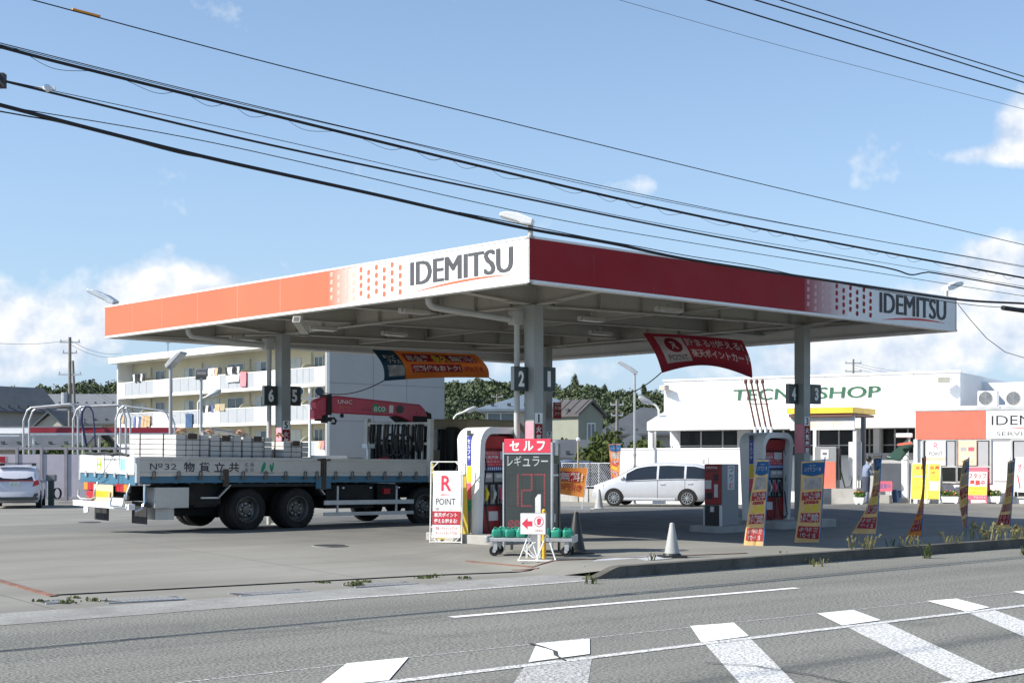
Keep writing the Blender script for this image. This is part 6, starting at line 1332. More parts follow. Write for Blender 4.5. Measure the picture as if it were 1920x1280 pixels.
p=GX(1697,51.); t=thing('marker_post','thick white post on a concrete foot left of the yellow boards','post',p,eA); m=MB(); m.box(-.1,.1,-.1,.1,0,1.95); m.build('post','shop_white',t); m=MB(); m.box(-.16,.16,-.16,.16,0,.18); m.build('foot','concrete',t)
# A boards (the square code is left plain)
mat('board_lemon',(.85,.72,.06),.5,var=.03)
def aboard(label,u0,u1,vt,vb,Y,bg,items,rz=eA,tilt=8,frame='frame_white'):
    if Y<20: Y=(O0-bV*Y+eV*ox(u0,Y)).y
    p=GX(u0,Y); zb0=H+(V0-vb)/F*Y; w=(u1-u0)/F*Y/.93; h=(vb-vt)/F*Y; t=thing('sign_board',label,'sign board',(p.x,p.y,max(p.z,zb0)),rz); Mx=Matrix.Rotation(rad(-tilt),4,'X')
    m=MB(); m.box(0,w,-.02,0,h*.12,h,Mx); pn=m.build('front_panel',bg,t); m=MB()
    for x in (-.02,w): m.box(x,x+.02,-.03,.01,0,h,Mx)
    m.box(0,w,-.03,.01,h,h+.03,Mx); m.build('frame',frame,t); Mb=Matrix.Translation((0,.55,0))@Matrix.Rotation(rad(tilt+6),4,'X'); m=MB(); m.box(0,w,-.0,.02,h*.1,h*.97,Mb); m.box(-.02,0,-.0,.02,0,h*.97,Mb); m.box(w,w+.02,-.0,.02,0,h*.97,Mb); m.build('back_panel',frame,t)
    for nm,its,mt in items: lettering(pn,nm,[(q[0],q[1]*w,h*(.12+.88*q[2]),q[3]*w,h*(.12+.88*q[4]))+tuple(q[5:]) for q in its],mt,lambda x,y,o:tuple(Mx@Vector((x,-.0235-o,y))))
aboard('yellow A board with pink lettering, left one by the office door',1708,1736,890,965,49.2,'board_lemon',[('lettering',[('会員',.2,.84,.8,.95,.02),('募',.6,.68,.9,.80,.02)],'ink_red'),('blue_band',[(RECT,.1,.62,.9,.67)],'frost_panel'),('small_lettering',[('キャッシュプリカ',.08,.55,.92,.60),('ガソリン',.15,.42,.85,.49)],'ink_grey'),('orange_lettering',[('お得です!',.15,.26,.85,.36)],'ink_orange')])
aboard('yellow A board with white panel and pink heading, right one by the office',1739,1759,888,963,.95,'board_lemon',[('lettering',[('会員',.08,.84,.95,.95,.02),('中',.2,.70,.6,.80,.02)],'ink_red'),('small_lettering',[('ご登録で',.1,.62,.9,.66),('さらにお得',.1,.54,.9,.59)],'ink_orange'),('white_field',[(RECT,.12,.24,.9,.50)],'ink_white')])
aboard('pink and yellow staff wanted A board under the right office window',1813,1846,896,962,1.0,'board_lemon',[('pink_head',[(RECT,0,.90,1,1)],'ink_pink'),('white_field',[(RECT,0,.42,1,.89)],'ink_white'),('pink_foot',[(RECT,0,0,1,.14)],'ink_pink')],frame='ink_pink')
tb_=[o for o in COL.objects if o.name.startswith('sign_board')][-1]; pn=[c for c in tb_.children if c.name.startswith('front_panel')][0]; Yq=(O0-bV*1.0+eV*ox(1813,1.0)).y; w=(1846-1813)/F*Yq/.93; h=66/F*Yq; Mx=Matrix.Rotation(rad(-8),4,'X'); fq=lambda x,y,o:tuple(Mx@Vector((x*w,-.0245-o,h*(.12+.88*y))))
lettering(pn,'heading_lettering',[('スタッフ',.06,.67,.95,.85,.03),('募集中',.10,.44,.92,.63,.03)],'ink_red',fq,.004); lettering(pn,'detail_lettering',[('未経験者歓迎!!',.1,.32,.9,.38),('お気軽にどうぞ',.1,.2,.9,.27)],'ink_orange',fq,.004); lettering(pn,'foot_lettering',[('アルバイト',.35,.03,.95,.11)],'ink_white',fq,.004)
aboard('white board with red heading cut by the right picture edge',1902,1936,858,930,.9,'ink_white',[('lettering',[('オイル',.1,.6,.9,.85,.02)],'ink_pink'),('red_v',[([(0,1),(.15,1),(.5,.2),(.4,0)],.1,.05,.5,.5)],'ink_red')])
# flower boxes
mat('leaf_bright',(.10,.19,.035),.7,var=.4,vs=8,trans=True); mat('flower_red',(.65,.06,.04),.6); mat('flower_yellow',(.85,.62,.06),.6)
def flowerbox(label,u0,u1,Y):
    if Y<20: Y=(O0-bV*Y+eV*ox(u0,Y)).y
    p=GX(u0,Y); w=(u1-u0)/F*Y/.9; t=thing('flower_box',label,'flower box',p,eA,'white flower boxes along the shop front'); m=MB(); m.add([(.03,.02,.04),(w-.03,.02,.04),(w-.03,.24,.04),(.03,.24,.04),(0,0,.24),(w,0,.24),(w,.27,.24),(0,.27,.24)],[(0,1,2,3),(0,1,5,4),(1,2,6,5),(2,3,7,6),(3,0,4,7),(4,5,6,7)]); m.box(.06,.14,.03,.2,0,.04); m.box(w-.14,w-.06,.03,.2,0,.04); m.build('trough','shop_white',t,bevel=.008)
    for mt,n,s in (('leaf_bright',150,.05),('flower_red',22,.028),('flower_yellow',26,.028)):
        m=MB()
        for k in range(n):
            c=Vector((random.uniform(.02,w-.02),random.uniform(.0,.26),.25+random.uniform(0,.17)+(.04 if n<100 else 0))); a=Vector([random.gauss(0,1) for _ in range(3)]).normalized(); b=a.cross(Vector([random.gauss(0,1) for _ in range(3)])).normalized(); m.face(c-a*s,c-b*s*.6,c+a*s,c+b*s*.6)
        m.build('leaves' if n>100 else ('red_flowers' if 'red' in mt else 'yellow_flowers'),mt,t)
flowerbox('white flower box by the concrete base under the third flag',1600,1618,49.5); flowerbox('white flower box right of the yellow A boards',1760,1793,.9); flowerbox('white flower box right of the staff wanted board',1846,1872,.9)
p=GX(1660,51.5); t=thing('low_sign','small purple red sign on white legs below the grey shade panel','sign',p,eA); m=MB(); m.box(-.25,.25,-.02,.02,.42,.78); pn=m.build('panel','ink_pink',t); lettering(pn,'panel_lettering',[('洗車中',-.2,.50,.2,.70,.02)],'cloth_blue',lambda x,y,o:(x,-.0235-o,y)); m=MB(); m.box(-.22,-.19,-.02,.02,0,.42); m.box(.19,.22,-.02,.02,0,.42); m.build('legs','frame_white',t)
p=GX(1655,50.6); t=thing('concrete_block','grey concrete kerb block beside the third flag pole','concrete block',p,eA); m=MB(); m.box(-.28,.28,-.12,.2,0,.30); m.build('block','concrete',t,bevel=.015)
p=GX(1683,52.3); t=thing('waste_bin','dark blue bin in the shade under the green awning','bin',p,eA); m=MB(); m.lathe([(.18,0),(.21,.42),(.23,.45),(.2,.47)],18); m.build('bin','cloth_navy',t,smooth=True)
# person in the shade, head bowed over something in the hands
mat('skin',(.45,.28,.20),.6); mat('shirt_blue',(.18,.22,.30),.85); mat('trousers',(.05,.06,.09),.85); mat('hair',(.012,.011,.012),.6)
def skinned(name,verts,edges,radii,material,parent,root=0):
    me=bpy.data.meshes.new(name); me.from_pydata([Vector(v) for v in verts],edges,[]); me.materials.append(MATS[material]); o=bpy.data.objects.new(name,me); COL.objects.link(o); o.parent=parent
    sk=o.modifiers.new('skin','SKIN'); sk.use_smooth_shade=True; ss=o.modifiers.new('sub','SUBSURF'); ss.levels=1; ss.render_levels=2
    for i,r in enumerate(radii): me.skin_vertices[0].data[i].radius=(r,r) if not isinstance(r,tuple) else r
    me.skin_vertices[0].data[root].use_root=True; return o
p=GX(1623,50.6); t=thing('person','person in a grey blue shirt bowed over their hands in the shade','person',p,rad(20))
# x towards the right of the picture: the person faces right
bv=[(0,0,.88),(0.02,0,1.08),(.05,0,1.28),(.08,0,1.38),(.11,0,1.46),(.03,.09,.84),(.06,.10,.48),(.0,.10,.08),(.13,.10,.04),(.03,-.09,.84),(.02,-.10,.48),(-.05,-.10,.08),(.08,-.10,.04),(.06,.19,1.30),(.12,.21,1.05),(.32,.14,1.02),(.40,.11,1.03),(.06,-.19,1.30),(.12,-.21,1.05),(.32,-.12,1.00),(.40,-.10,1.02)]
be=[(0,1),(1,2),(2,3),(3,4),(0,5),(5,6),(6,7),(7,8),(0,9),(9,10),(10,11),(11,12),(2,13),(13,14),(14,15),(15,16),(2,17),(17,18),(18,19),(19,20)]
skinned('body',bv,be,[.14,.135,.15,.06,.055,.085,.06,.045,.04,.085,.06,.045,.04,.062,.048,.034,.03,.062,.048,.034,.03],'shirt_blue',t)
m=MB(); m.ball((.155,0,1.545),.095,18,12,1.05,.86,1.22); m.ball((.255,0,1.535),.018,8,6); m.ball((.245,.0,1.49),.022,8,6,.6,1.3,.5); m.ball((.15,.083,1.54),.022,8,6,.8,.4,1.2); m.ball((.15,-.083,1.54),.022,8,6,.8,.4,1.2); m.build('head','skin',t,smooth=True)
m=MB(); m.ball((.135,0,1.575),.105,18,12,1.05,.92,1.08); m.build('hair','hair',t,smooth=True)
m=MB()
for s in (.1,-.1):
    m.ball((.42,s*.9,1.03),.038,10,8,1.2,.6,.9)
    for k in range(4): m.tube([(.44,s*.9-.03+.018*k,1.045),(.49,s*.8-.025+.018*k,1.04),(.51,s*.7-.02+.016*k,1.01)],[.010,.009,.007],6)
    m.tube([(.42,s*.6,1.05),(.46,s*.4,1.06)],[.011,.008],6)
m.build('hands','skin',t,smooth=True)
m=MB(); m.lathe([(.135,.42),(.15,.62),(.165,.86),(.15,.96)],18,Matrix.Translation((.015,0,0))@Matrix.Diagonal((.8,1.15,1,1)),False); m.build('trousers','trousers',t,smooth=True)
# ------------------------------------------------------------------ left yard: fence, pipe frames, beam, air stand
mat('fence_lilac',(.40,.38,.43),.4,var=.08); mat('fence_post',(.30,.28,.31),.5,metal=.2); mat('beam_red',(.26,.012,.03),.5); mat('hose_blue',(.02,.025,.08),.4); mat('stand_green',(.05,.085,.075),.5); mat('lamp_grey',(.42,.43,.44),.4,metal=.3); mat('lamp_dark',(.16,.17,.18),.4)
def xpos(u,Y): return (u-U0)/F*Y
YF=57.
t=thing('panel_fence','lilac translucent panel fence on grey posts behind the white car','fence',(xpos(-60,YF),YF,0),rad(1)); L=xpos(260,YF)-xpos(-60,YF)
zr=H+(V0-838)/F*YF
m=MB(); m.box(0,L,-.05,.05,zr-.10,zr); m.box(0,L,-.04,.04,.16,.26); m.build('rails','fence_post',t)
for i in range(8):
    x=L*i/7; m=MB(); m.box(x-.05,x+.05,-.06,.06,0,zr); m.build('post','fence_post',t)
    if i<7: m=MB(); m.box(x+.07,x+L/7-.07,-.015,.015,.27,zr-.28); m.build('panel','fence_lilac',t)
m=MB(); m.box(-.5,L+.5,-.25,.1,-.05,.10); m.build('kerb','concrete',t)
YG=60.
def pz(v,Y=YG): return H+(V0-v)/F*Y
def frame(label,ua,ub,va,vb,Y):
    o=Vector((xpos(ua,Y),Y,0)); t=thing('pipe_frame',label,'pipe frame',o,0,'pipe frames in the left yard'); w=xpos(ub,Y)-o.x; za,zb2=pz(va,Y),pz(vb,Y); r=.042
    for dy,nm in ((0,'front'),(.7,'rear')):
        m=MB(); m.tube([(0,dy,0),(0,dy,za-.55),(.16,dy,za-.12),(.32,dy,za),(w-.32,dy,zb2),(w-.16,dy,zb2-.12),(w,dy,zb2-.55),(w,dy,0)],r,8); m.build('bent_pipe','galv',t,smooth=False)
    m=MB()
    for x,z in ((.3,za),(w-.3,zb2)): m.cyl((x,0,z),(x,.7,z),r*.8,None,8)
    m.cyl((0,0,1.6),(w,0,1.6),.03,None,6); m.build('cross_pipe','galv',t)
frame('leftmost white pipe frame above the red beam',44,146,764,757,60.5); frame('middle white pipe frame beside the dark blue hose',137,236,762,759,60.); frame('right white pipe frame ending at the lamp pole',217,320,761,770,59.5)
t=thing('beam_sign','long dark red beam with a white left end across the left yard','beam',(xpos(-60,61.5),61.5,0),0); x0=xpos(53,61.5)-xpos(-60,61.5); x1=xpos(332,61.5)-xpos(-60,61.5)
m=MB(); m.box(x0,x1,0,.25,pz(811,61.5),pz(801,61.5)); m.build('red_beam','beam_red',t); m=MB(); m.box(0,x0-.005,-.01,.25,pz(812,61.5),pz(802,61.5)); m.build('white_beam','shop_white',t)
m=MB(); m.box(0,x0-.3,-.3,.5,pz(818,61.5),pz(815,61.5)); m.box(x0,x1,.02,.22,pz(815,61.5),pz(811,61.5)-.003); m.build('lower_rail','alu',t)
m=MB()
for q in (.6,x0+.2,x0+3,x1-.3): m.cyl((q,.12,0),(q,.12,pz(811,61.5)),.06,None,8)
m.build('posts','galv',t)
t=thing('parked_car','dark estate car behind the beam and fence, just its roof showing','car',(xpos(258,72),72,0)); bpy.data.objects.remove(t)
auto('dark car with black roof just visible above the truck tail',Vector((xpos(258,70),70,.55)),rad(185),'ink_black',4.2,1.7,[(-2.1,.6),(-2.05,1.0),(-1.6,1.3),(-.8,1.45),(0,1.48),(.5,1.38),(1.2,.95),(1.9,.8),(2.1,.5)],[(-2.1,.9),(1.2,.86),(2.1,.5)],1.3,-1.3,[(-1.5,-.6),(-.5,.45)],fw=(.52,1.15),rw=(-1.6,-.95))
m=MB(); m.tube([PT(*q,58.5) for q in ((163,842),(158,815),(153,790),(154,772),(160,762),(168,762),(174,772),(177,800),(179,840))],[.055,.055,.055,.05,.045,.035,.03,.03,.03],8); tag(m.build('suction_hose','hose_blue',smooth=True),'dark blue hose looped upright behind the truck tailgate','hose')
p=GX(96,53.); t=thing('air_stand','dark green air pump stand with grey head and coiled hose by the fence','air pump',p,rad(5))
m=MB(); m.box(-.10,.10,-.08,.08,0,.95); m.build('column','stand_green',t,bevel=.01); m=MB(); m.box(-.17,.19,-.12,.12,.95,1.20); m.build('head','lamp_dark',t,bevel=.05); m=MB(); m.box(-.14,.16,-.126,-.121,.98,1.17); m.build('dial','panel_grey',t)
m=MB()
for k in range(5): m.tube([(.20+.13*math.cos(q)+.01*k,-.05+.02*k,.50+.2*math.sin(q)) for q in [j*2*math.pi/14 for j in range(14)]],.010,5,True)
m.build('hose','chassis',t); m=MB(); m.box(-.3,1.1,-.2,.2,-.02,.06); m.build('plinth','concrete',t)
# ------------------------------------------------------------------ lamp posts
def lamp(label,u,vtop,Y,rz,tilt,L=.75,wd=.34,r=.055,mm='lamp_grey',head='lamp_grey',vbase=None):
    p=GX(u,Y); z1=H+(V0-vtop)/F*Y; t=thing('lamp_post',label,'lamp post',p,0,'lamp posts around the forecourt'); h=z1-p.z
    m=MB(); m.cyl((0,0,0),(0,0,h),r,r*.8,12); m.cyl((0,0,0),(0,0,.02),r*2.2,None,12); m.cyl((0,0,h*.36),(0,0,h*.36+.12),r*1.35,None,10); m.build('pole',mm,t,smooth=True)
    Mx=Matrix.Translation((0,0,h))@Matrix.Rotation(rz,4,'Z')@Matrix.Rotation(tilt,4,'Y')
    m=MB(); m.prism([(-.12,-.06),(.10,-.07),(.2,-.06),(L,-.05),(L,.03),(L*.85,.07),(.2,.09),(-.10,.06)],-wd/2,wd/2,'y',Mx); m.build('head',head,t,bevel=.02); m=MB(); m.prism([(.2,-.064),(L-.04,-.056),(L-.04,-.051),(.2,-.059)],-wd*.42,wd*.42,'y',Mx); m.build('lens','lamp_glass',t)
    return t
lamp('tall lamp post before the left end of the apartment block',320,684,46.,rad(-20),rad(-40),.62,.40,.07); lamp('shorter lamp post with dark square head behind the first one',377,706,52.,rad(-75),rad(-35),.42,.40,.065,head='lamp_dark')
lamp('thin lamp post between the silver van and the red banner',1190,697,56.5,rad(165),rad(-32),.78,.32,.055)
p=GX(1240,63); 
def arm_lamp(label,u,vb,pts,Y,r=.045):
    o=PT(u,vb,Y); t=thing('curved_lamp',label,'lamp',o,0,'lamps on curved arms'); m=MB(); m.tube([PT(*q,Y)-o for q in pts],r,8); m.build('arm','frame_white',t,smooth=True); a=PT(*pts[-1],Y)-o; b=PT(*pts[-2],Y)-o; d=(a-b).normalized(); m=MB(); m.tube([a-d*.05,a+d*.15,a+d*.5,a+d*.62],[.05,.11,.12,.05],10); m.build('head','lamp_grey',t,smooth=True); m=MB(); m.tube([a+d*.15-Vector((0,0,.08)),a+d*.5-Vector((0,0,.08))],.07,8); m.build('lens','lamp_glass',t,smooth=True)
arm_lamp('white curved arm lamp at the left corner of the shop awning',1236,790,((1236,790),(1235,768),(1230,760),(1222,756)),60.); arm_lamp('white curved arm lamp over the truck cab before the hill',851,800,((851,800),(851,783),(856,777),(872,771)),75.); arm_lamp('white curved arm lamp against the apartment balconies',371,800,((371,800),(371,755),(376,748),(390,742)),62.,.035)
p=GX(581,50.); t=thing('floodlight_mast','white mast with two round floodlights behind the crane tip','light mast',p,0,None); h=H+(V0-733)/F*50-p.z
m=MB(); m.cyl((0,0,0),(0,0,h+.1),.05,None,10); m.bar((-.42,0,h-.25),(.42,0,h-.25),.05,.05); m.tube([(-.4,0,h-.25),(-.1,0,h-.7)],.012,5); m.build('mast','frame_white',t)
for s in (-1,1):
    Mx=Matrix.Translation((s*.34,-.1,h-.02))@Matrix.Rotation(rad(80),4,'X')@Matrix.Rotation(rad(15*s),4,'Y'); m=MB(); m.lathe([(.05,-.16),(.12,-.10),(.17,.0),(.17,.03)],18,Mx); l_=m.build('floodlight','lamp_grey',t,smooth=True); m=MB(); m.lathe([(.15,.031),(.15,.036)],18,Mx); m.build('lens','dark_glass',l_); m=MB(); m.bar((s*.34,0,h-.25),(s*.34,-.05,h-.1),.05,.03); m.build('bracket','galv',l_)
p=GX(1084,58.9); t=thing('garden_lamp','small ball topped garden lamp behind the mesh fence','lamp post',p); h=H+(V0-826)/F*58.9-p.z; m=MB(); m.cyl((0,0,0),(0,0,h),.04,None,8); m.build('pole','cab_brown',t); m=MB(); m.ball((0,0,h+.05),.09,14,8); m.build('globe','lamp_clear',t,smooth=True)
t=thing('kerosene_sign','small red kerosene corner sign on the rear column','sign',can_world(XC[1]-.02,YC[1]-.35,H+(V0-770)/F*40.),PHI); m=MB(); m.box(-.02,.26,-.02,.02,-.22,.22); pn=m.build('panel','red_film',t); lettering(pn,'sign_lettering',[('灯油',.0,.02,.24,.12,.02),('コーナー',.0,-.14,.24,-.03,.02),(RECT,.0,.165,.24,.185)],'poster_peach',lambda x,y,o:(x,-.0235-o,y))
# ------------------------------------------------------------------ utility poles and far wires
def upole(label,u,vt,Y,arms,lean=0,r=.14,extra=False):
    p=PT(u,0,Y); z1=H+(V0-vt)/F*Y; t=thing('utility_pole',label,'utility pole',(p.x,p.y,-.3),0,'utility poles'); h=z1+.3
    m=MB(); m.cyl((0,0,0),(lean,0,h),r,r*.7,12); m.build('pole','timber_pole',t,smooth=True)
    for dz,w in arms:
        m=MB(); m.box(-w/2,w/2,-.05,.05,h-dz-.05,h-dz+.05)
        m.build('cross_arm','galv',t); m=MB()
        for k in (-.45,0,.45): m.lathe([(.04,0),(.06,.06),(.03,.09),(.05,.15)],8,Matrix.Translation((k*w,0,h-dz+.05)))
        m.build('insulators','lamp_grey',t)
    if extra: m=MB(); m.cyl((-.35,0,h*.55),(-.35,0,h*.55+.9),.25,None,14); m.box(-.9,.5,-.05,.05,h*.52,h*.52+.08); m.build('transformer','lamp_grey',t)
    return h
upole('tall utility pole with cross arms at the far left',131,632,100,((.35,1.4),(1.1,1.0),(2.6,1.6)),0,.15,True); upole('leaning dark pole right beside the tall utility pole',146,676,101,(),-.35,.12)
upole('far utility pole rising above the white shop roof',1600,673,140,((.4,1.6),(1.2,1.6),(1.8,1.2)),0,.13); upole('pale concrete pole behind the lamp post near the shop',1157,750,95,((.3,.9),(1.0,.8)),0,.13); upole('far pole behind the hip roofed house',932,738,150,((.3,1.2),),0,.12); upole('pale pole behind the brown ribbed roof',1066,745,150,((.3,1.6),),0,.12)
def far_wire(label,a,b,Ya,Yb,sag,r=.012): rope('power_line',label,PT(*a,Ya),PT(*b,Yb),sag,r,'rubber','power line','far power lines')
far_wire('thin wire from the left edge to the tall pole top',(-30,641),(131,637),80,100,.2); far_wire('upper wire from the tall pole top to the apartment roof',(131,637),(228,662),100,118,.4); far_wire('lower wire from the tall pole to the apartment roof',(131,645),(228,668),100,118,.4)
for i,(a,b) in enumerate((((150,718),(300,800)),((158,718),(310,795)),((175,715),(330,780)))): far_wire(('first','second','third')[i]+' white slanting wire before the pale slate roof',a,b,104,90,.2,.010)
for i,v in enumerate((679,684,690)): far_wire(('upper','middle','lower')[i]+' wire right of the far pole above the shop roof',(1600,v),(1760,v+22),140,150,.3)
far_wire('wire from the crane cab to the hip roofed house',(830,747),(932,742),120,150,.4,.02); far_wire('wire across the hill behind the front column',(932,742),(1066,750),150,150,.6,.02); far_wire('wire running down the hill to the right pole',(1066,750),(1157,768),150,95,.6,.016)
far_wire('wire slanting before the wooded hill beside the apartment wall',(832,749),(930,790),110,90,.2,.012)
# ------------------------------------------------------------------ near overhead lines beside the road
CN=N_[0]*K_[0]+N_[1]*K_[1]
def WP(u,v,d):
    t=(u-U0)/F; Y=(d+CN)/(N_[0]*t+N_[1]); return Vector((t*Y,Y,H+(V0-v)/F*Y))
def smooth_poly(pts,n=8):
    out=[]; P=[np.array(p,float) for p in pts]
    P=[2*P[0]-P[1]]+P+[2*P[-1]-P[-2]]
    for i in range(1,len(P)-2):
        for k in range(n):
            t=k/n; a,b,c,d=P[i-1:i+3]; out.append(.5*((2*b)+(-a+c)*t+(2*a-5*b+4*c-d)*t*t+(-a+3*b-3*c+d)*t**3))
    out.append(P[-2]); return out
mat('cable',(.012,.012,.015),.6); mat('cable_grey',(.16,.17,.20),.6)
def wire(label,pts,r,d=1.5,material='cable',coil=None,ext=(1,1)):
    sp=smooth_poly(pts); a=sp[0]-(sp[1]-sp[0])*12; b=sp[-1]+(sp[-1]-sp[-2])*6; sp=[a]+sp+[b]
    P=[WP(q[0],q[1],d) for q in sp]
    if not ext[0]: P=P[1:]
    if not ext[1]: P=P[:-1]
    for e,(i,j) in ((0,(0,1)),(1,(-1,-2))):   # run on past the view towards the next poles
        if not ext[e]: continue
        dv=(P[i]-P[j]); dv.z*=.25; dv.normalize(); q=P[i]+dv*45
        P=[q]+P if e==0 else P+[q]
    m=MB(); m.tube(P,r*.68,6); o=m.build('overhead_cable',material,None,smooth=True); tag(o,label,'cable','overhead cables along the road')
    if coil:
        m=MB(); Q=[]
        L=0
        for p,q in zip(P[1:-1],P[2:-1]):
            n=max(2,int((q-p).length/.05))
            for i in range(n):
                L+=(q-p).length/n; c=p.lerp(q,i/n); Q.append(c+Vector((.02*math.cos(L*7),0,-.035+.05*math.sin(L*7+1.6*math.sin(L*1.7)))))
        m.tube(Q,.0035,4); m.build('lashing_wire',material,o)
    return o
wire('uppermost single cable crossing the sky from upper left to the right edge',((60,0),(500,117),(960,231),(1440,348),(1920,459)),.011,1.2)
m=MB(); a=WP(136,17,1.19); b=WP(188,31,1.19); m.cyl(a,b,.013,None,8); tag(m.build('cable_sleeve','ink_orange'),'ochre sleeve on the uppermost cable at upper left','cable sleeve')
wire('upper thin cable of the lashed bundle, hung just above it',((0,81),(400,180),(960,311),(1300,385),(1600,443),(1920,499)),.009,1.6); wire('second thin cable close above the lashed bundle',((0,84),(400,183),(700,252),(960,315),(1300,388),(1920,501)),.007,1.6)
wire('thick lashed cable bundle with coiled wire',((0,88),(75,108),(150,127),(400,189),(960,326),(1300,403),(1600,462),(1920,521)),.030,1.6,coil=True)
wire('cable with a dip above the right end of the canopy',((0,150),(80,170),(480,266),(960,367),(1300,436),(1600,490),(1675,505),(1708,515),(1735,511),(1760,513),(1920,541)),.022,1.4); wire('thin messenger wire just above the dipping cable',((0,149),(480,253),(960,362),(1300,431),(1920,537)),.007,1.42)
wire('single thin cable between the dipping cable and the lowest one',((0,198),(400,268),(960,394),(1300,456),(1920,555)),.009,1.5)
wire('lowest and thickest black cable skimming the canopy top',((0,197),(200,249),(400,298),(700,364),(960,423),(1145,456),(1300,488),(1600,533),(1793,561),(1920,569)),.036,1.3); wire('thin slack cable hanging below the lowest thick cable at left',((0,209),(45,217),(110,229),(230,259),(340,288),(420,301)),.013,1.32,ext=(1,0))
wire('wavy thin cable riding above the lowest cable over the red fascia',((860,398),(1000,425),(1105,446),(1200,463),(1298,481),(1420,500),(1520,521),(1793,568),(1920,578)),.011,1.34,ext=(0,1))
m=MB(); m.cyl(WP(1880,577,1.33),WP(1945,586,1.33),.05,None,10); tag(m.build('cable_sleeve','cable'),'black cable joint at the right picture edge below the lowest cable','cable joint')
wire('left of the three black cables crossing the upper right corner',((1325,0),(1620,90),(1920,177)),.014,-3.5); wire('middle of the three black cables crossing the upper right corner',((1415,0),(1680,80),(1920,155)),.014,-3.5); wire('right of the three black cables crossing the upper right corner',((1462,0),(1700,76),(1920,144)),.012,-3.5); wire('faint grey wire below the three cables at upper right',((1160,0),(1500,96),(1920,205)),.005,-2.,'cable_grey')
q=[PT(*c,33.3+.25*i) for i,c in enumerate(((1796,570),(1820,600),(1850,634),(1885,660),(1925,672)))]; m=MB(); m.tube(q,.009,5); tag(m.build('overhead_cable','cable_grey',None,smooth=True),'thin slack wire drooping from the right canopy corner','cable')
m=MB(); c=WP(88,166,1.4); m.ball(c,.05,8,6); m.box(-.1,.1,-.02,.02,-.02,.02,Matrix.Translation(c)); tag(m.build('cable_clamp','lamp_clear'),'small white clamp on the dipping cable at upper left','clamp'); m=MB(); c=WP(0,150,1.4); m.box(-.1,.06,-.05,.05,-.09,.07,Matrix.Translation(c)); tag(m.build('cable_clamp','cable'),'black clamp on the dipping cable at the left edge','clamp')
# ------------------------------------------------------------------ wooded hill, trees and shrubs
def foliage(name,c1,c2,c3):
    def g(g):
        n=g.noise(.13,3); n2=g.noise(1.1,2); n3=g.noise(.035,2)
        c=g.mix(g.mr(n,.35,.65,0,1),c1,c2); c=g.mix(g.mr(n2,.45,.7,0,.7),c,c3); c=g.mix(g.mr(n3,.45,.65,0,.5),c,(c1[0]*.8,c1[1]*.8,c1[2]*.9)); g.L.new(c,g.b.inputs['Base Color']); g.b.inputs['Roughness'].default_value=.7; g.b.inputs['Specular IOR Level'].default_value=.2
    return sheet_mat(name,g)
foliage('hill_leaf',(.062,.085,.045),(.095,.118,.055),(.12,.135,.068)); foliage('hill_soil',(.012,.022,.010),(.018,.03,.012),(.02,.03,.012)); foliage('shrub_leaf',(.035,.06,.015),(.08,.10,.02),(.11,.12,.03))
RT=[(-700,730),(-200,728),(0,721),(60,716),(130,714),(180,707),(215,706),(300,704),(500,700),(700,702),(835,704),(905,700),(930,699),(955,706),(985,711),(1040,713),(1078,708),(1111,714),(1156,720),(1201,722),(1240,726),(1400,735),(1700,742),(2100,740),(2700,745)]
YH=430.
def ridge_z(X,): return H+(V0-lerp_tab(RT,U0+F*X/YH))/F*YH-6.8
def hill_z(X,Y): 
    k=sm((Y-235)/(YH-235)); return -.6+(ridge_z(X)+.6)*k**.9 if Y<=YH else ridge_z(X)-(Y-YH)*.15
m=MB(); m.sheet(lambda a,b:(-330+660*a,235+330*b,hill_z(-330+660*a,235+330*b)),60,24); tag(m.build('hill','hill_soil',smooth=True),kind='structure')
def crown_mesh(nl,size,seed,el=1.,shape=1.):
    r=np.random.default_rng(seed); 
    lob=r.normal(size=(7,3)); lob/=np.linalg.norm(lob,axis=1)[:,None]; lob*=.55; lob[:,2]=np.abs(lob[:,2])*el
    c=lob[r.integers(0,7,nl)]+ (lambda d:d/np.linalg.norm(d,axis=1)[:,None]*(r.random((nl,1))**.35*.5))(r.normal(size=(nl,3)))
    a=r.normal(size=(nl,3)); a/=np.linalg.norm(a,axis=1)[:,None]; b=np.cross(a,r.normal(size=(nl,3))); b/=np.linalg.norm(b,axis=1)[:,None]
    s=size*(.6+.8*r.random((nl,1))); v=np.stack([c-a*s-b*s*.3,c+a*s*.2-b*s*.8,c+a*s,c-a*s*.1+b*s*.8],1); return v.reshape(-1,3)
def quads_object(name,V,material,parent=None):
    n=len(V)//4; me=bpy.data.meshes.new(name); me.vertices.add(len(V)); me.vertices.foreach_set('co',V.astype(np.float32).ravel()); me.loops.add(len(V)); me.loops.foreach_set('vertex_index',np.arange(len(V),dtype=np.int32)); me.polygons.add(n); me.polygons.foreach_set('loop_start',np.arange(0,4*n,4,dtype=np.int32)); me.polygons.foreach_set('loop_total',np.full(n,4,dtype=np.int32)); me.materials.append(MATS[material]); me.update(calc_edges=True); o=bpy.data.objects.new(name,me); COL.objects.link(o)
    if parent: o.parent=parent
    return o
var=[crown_mesh(190,.125,i,1.0) for i in range(6)]+[crown_mesh(190,.11,i+9,1.2) for i in range(2)]
parts=[]; r=np.random.default_rng(5)
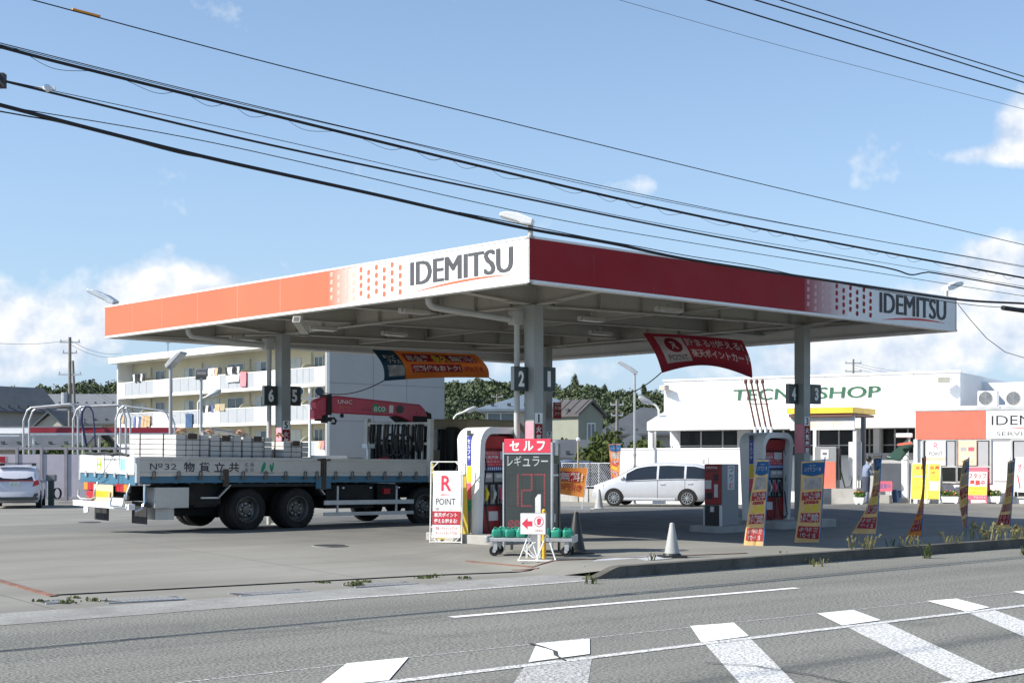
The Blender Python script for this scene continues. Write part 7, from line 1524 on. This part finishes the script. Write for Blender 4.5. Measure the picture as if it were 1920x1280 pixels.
for yy in np.arange(246,YH+14,5.0):
    for xx in np.arange(-320,330,5.0):
        X=xx+r.uniform(-2.6,2.6); Y=yy+r.uniform(-2.6,2.6); u=U0+F*X/Y
        if not (-260<u<420 or 740<u<1420): 
            if r.random()<.75: continue
        k=r.integers(0,6) if r.random()<.9 else r.integers(6,8); sc=r.uniform(2.2,3.5); z=hill_z(X,Y)+sc*.55; an=r.uniform(0,6.28); ca,sa=math.cos(an),math.sin(an)
        v=var[k]*sc*np.array([1,1,.95 if k<6 else 1.0]); parts.append(np.stack([v[:,0]*ca-v[:,1]*sa+X,v[:,0]*sa+v[:,1]*ca+Y,v[:,2]+z],1))
tag(quads_object('forest',np.concatenate(parts),'hill_leaf'),kind='stuff')
def tree(label,u,Y,h,w,material='shrub_leaf',name='shrub',cat='shrub',n=900,z=0.,stem=.3):
    p=PT(u,0,Y); t=thing(name,label,cat,(p.x,p.y,z),random.uniform(0,6)); m=MB(); m.cyl((0,0,-.2),(.02,.02,h*.75),.05+.02*h,.02,8)
    for k in range(6): a=k*1.05; m.cyl((0,0,h*(.25+.07*k)),(w*.35*math.cos(a),w*.35*math.sin(a),h*(.5+.07*k)),.03,.01,6)
    m.build('trunk','bark',t); v=crown_mesh(n,.09,random.randint(0,999),1.0)*np.array([w*.55,w*.55,h*.42])+np.array([0,0,h*(.45+stem*.3)]); quads_object('crown',v,material,t)
for lab,u,Y,h,w in (('bushy shrub between the carport roof and the garden wall',1120,72,2.8,2.4),('yellowish leafy shrub above the garden wall end',1132,66,2.6,1.8),('small tree beside the pale concrete pole',1140,78,3.6,2.2),('rounded hedge bush above the garden wall by the lamp post',1215,70,3.0,2.2),('narrow bush over the garden wall right of the lamp post',1196,72,2.9,1.6),('dark shrub behind the left fence under the red beam',150,74,2.9,3.2),('second dark shrub behind the left fence near the hose',172,78,3.0,3.0),('low shrub beside the dark shed behind the fence',60,84,2.6,3.0),('shrub at the corner of the cream house',1055,82,3.0,2.2)): tree(lab,u,Y,h,w)
for lab,u,Y,h,w in (('tall pointed conifer on the hill top behind the lamp post',1078,428,9.5,2.6),('dark conifer on the hill top beside the shop',1206,428,8.5,2.6),('slim conifer on the right hill shoulder',1133,429,7.5,2.4)):
    X=xpos(u,Y); tree(lab,u,Y,h,w,'hill_leaf','conifer','tree',700,hill_z(X,Y)-.5,.1)
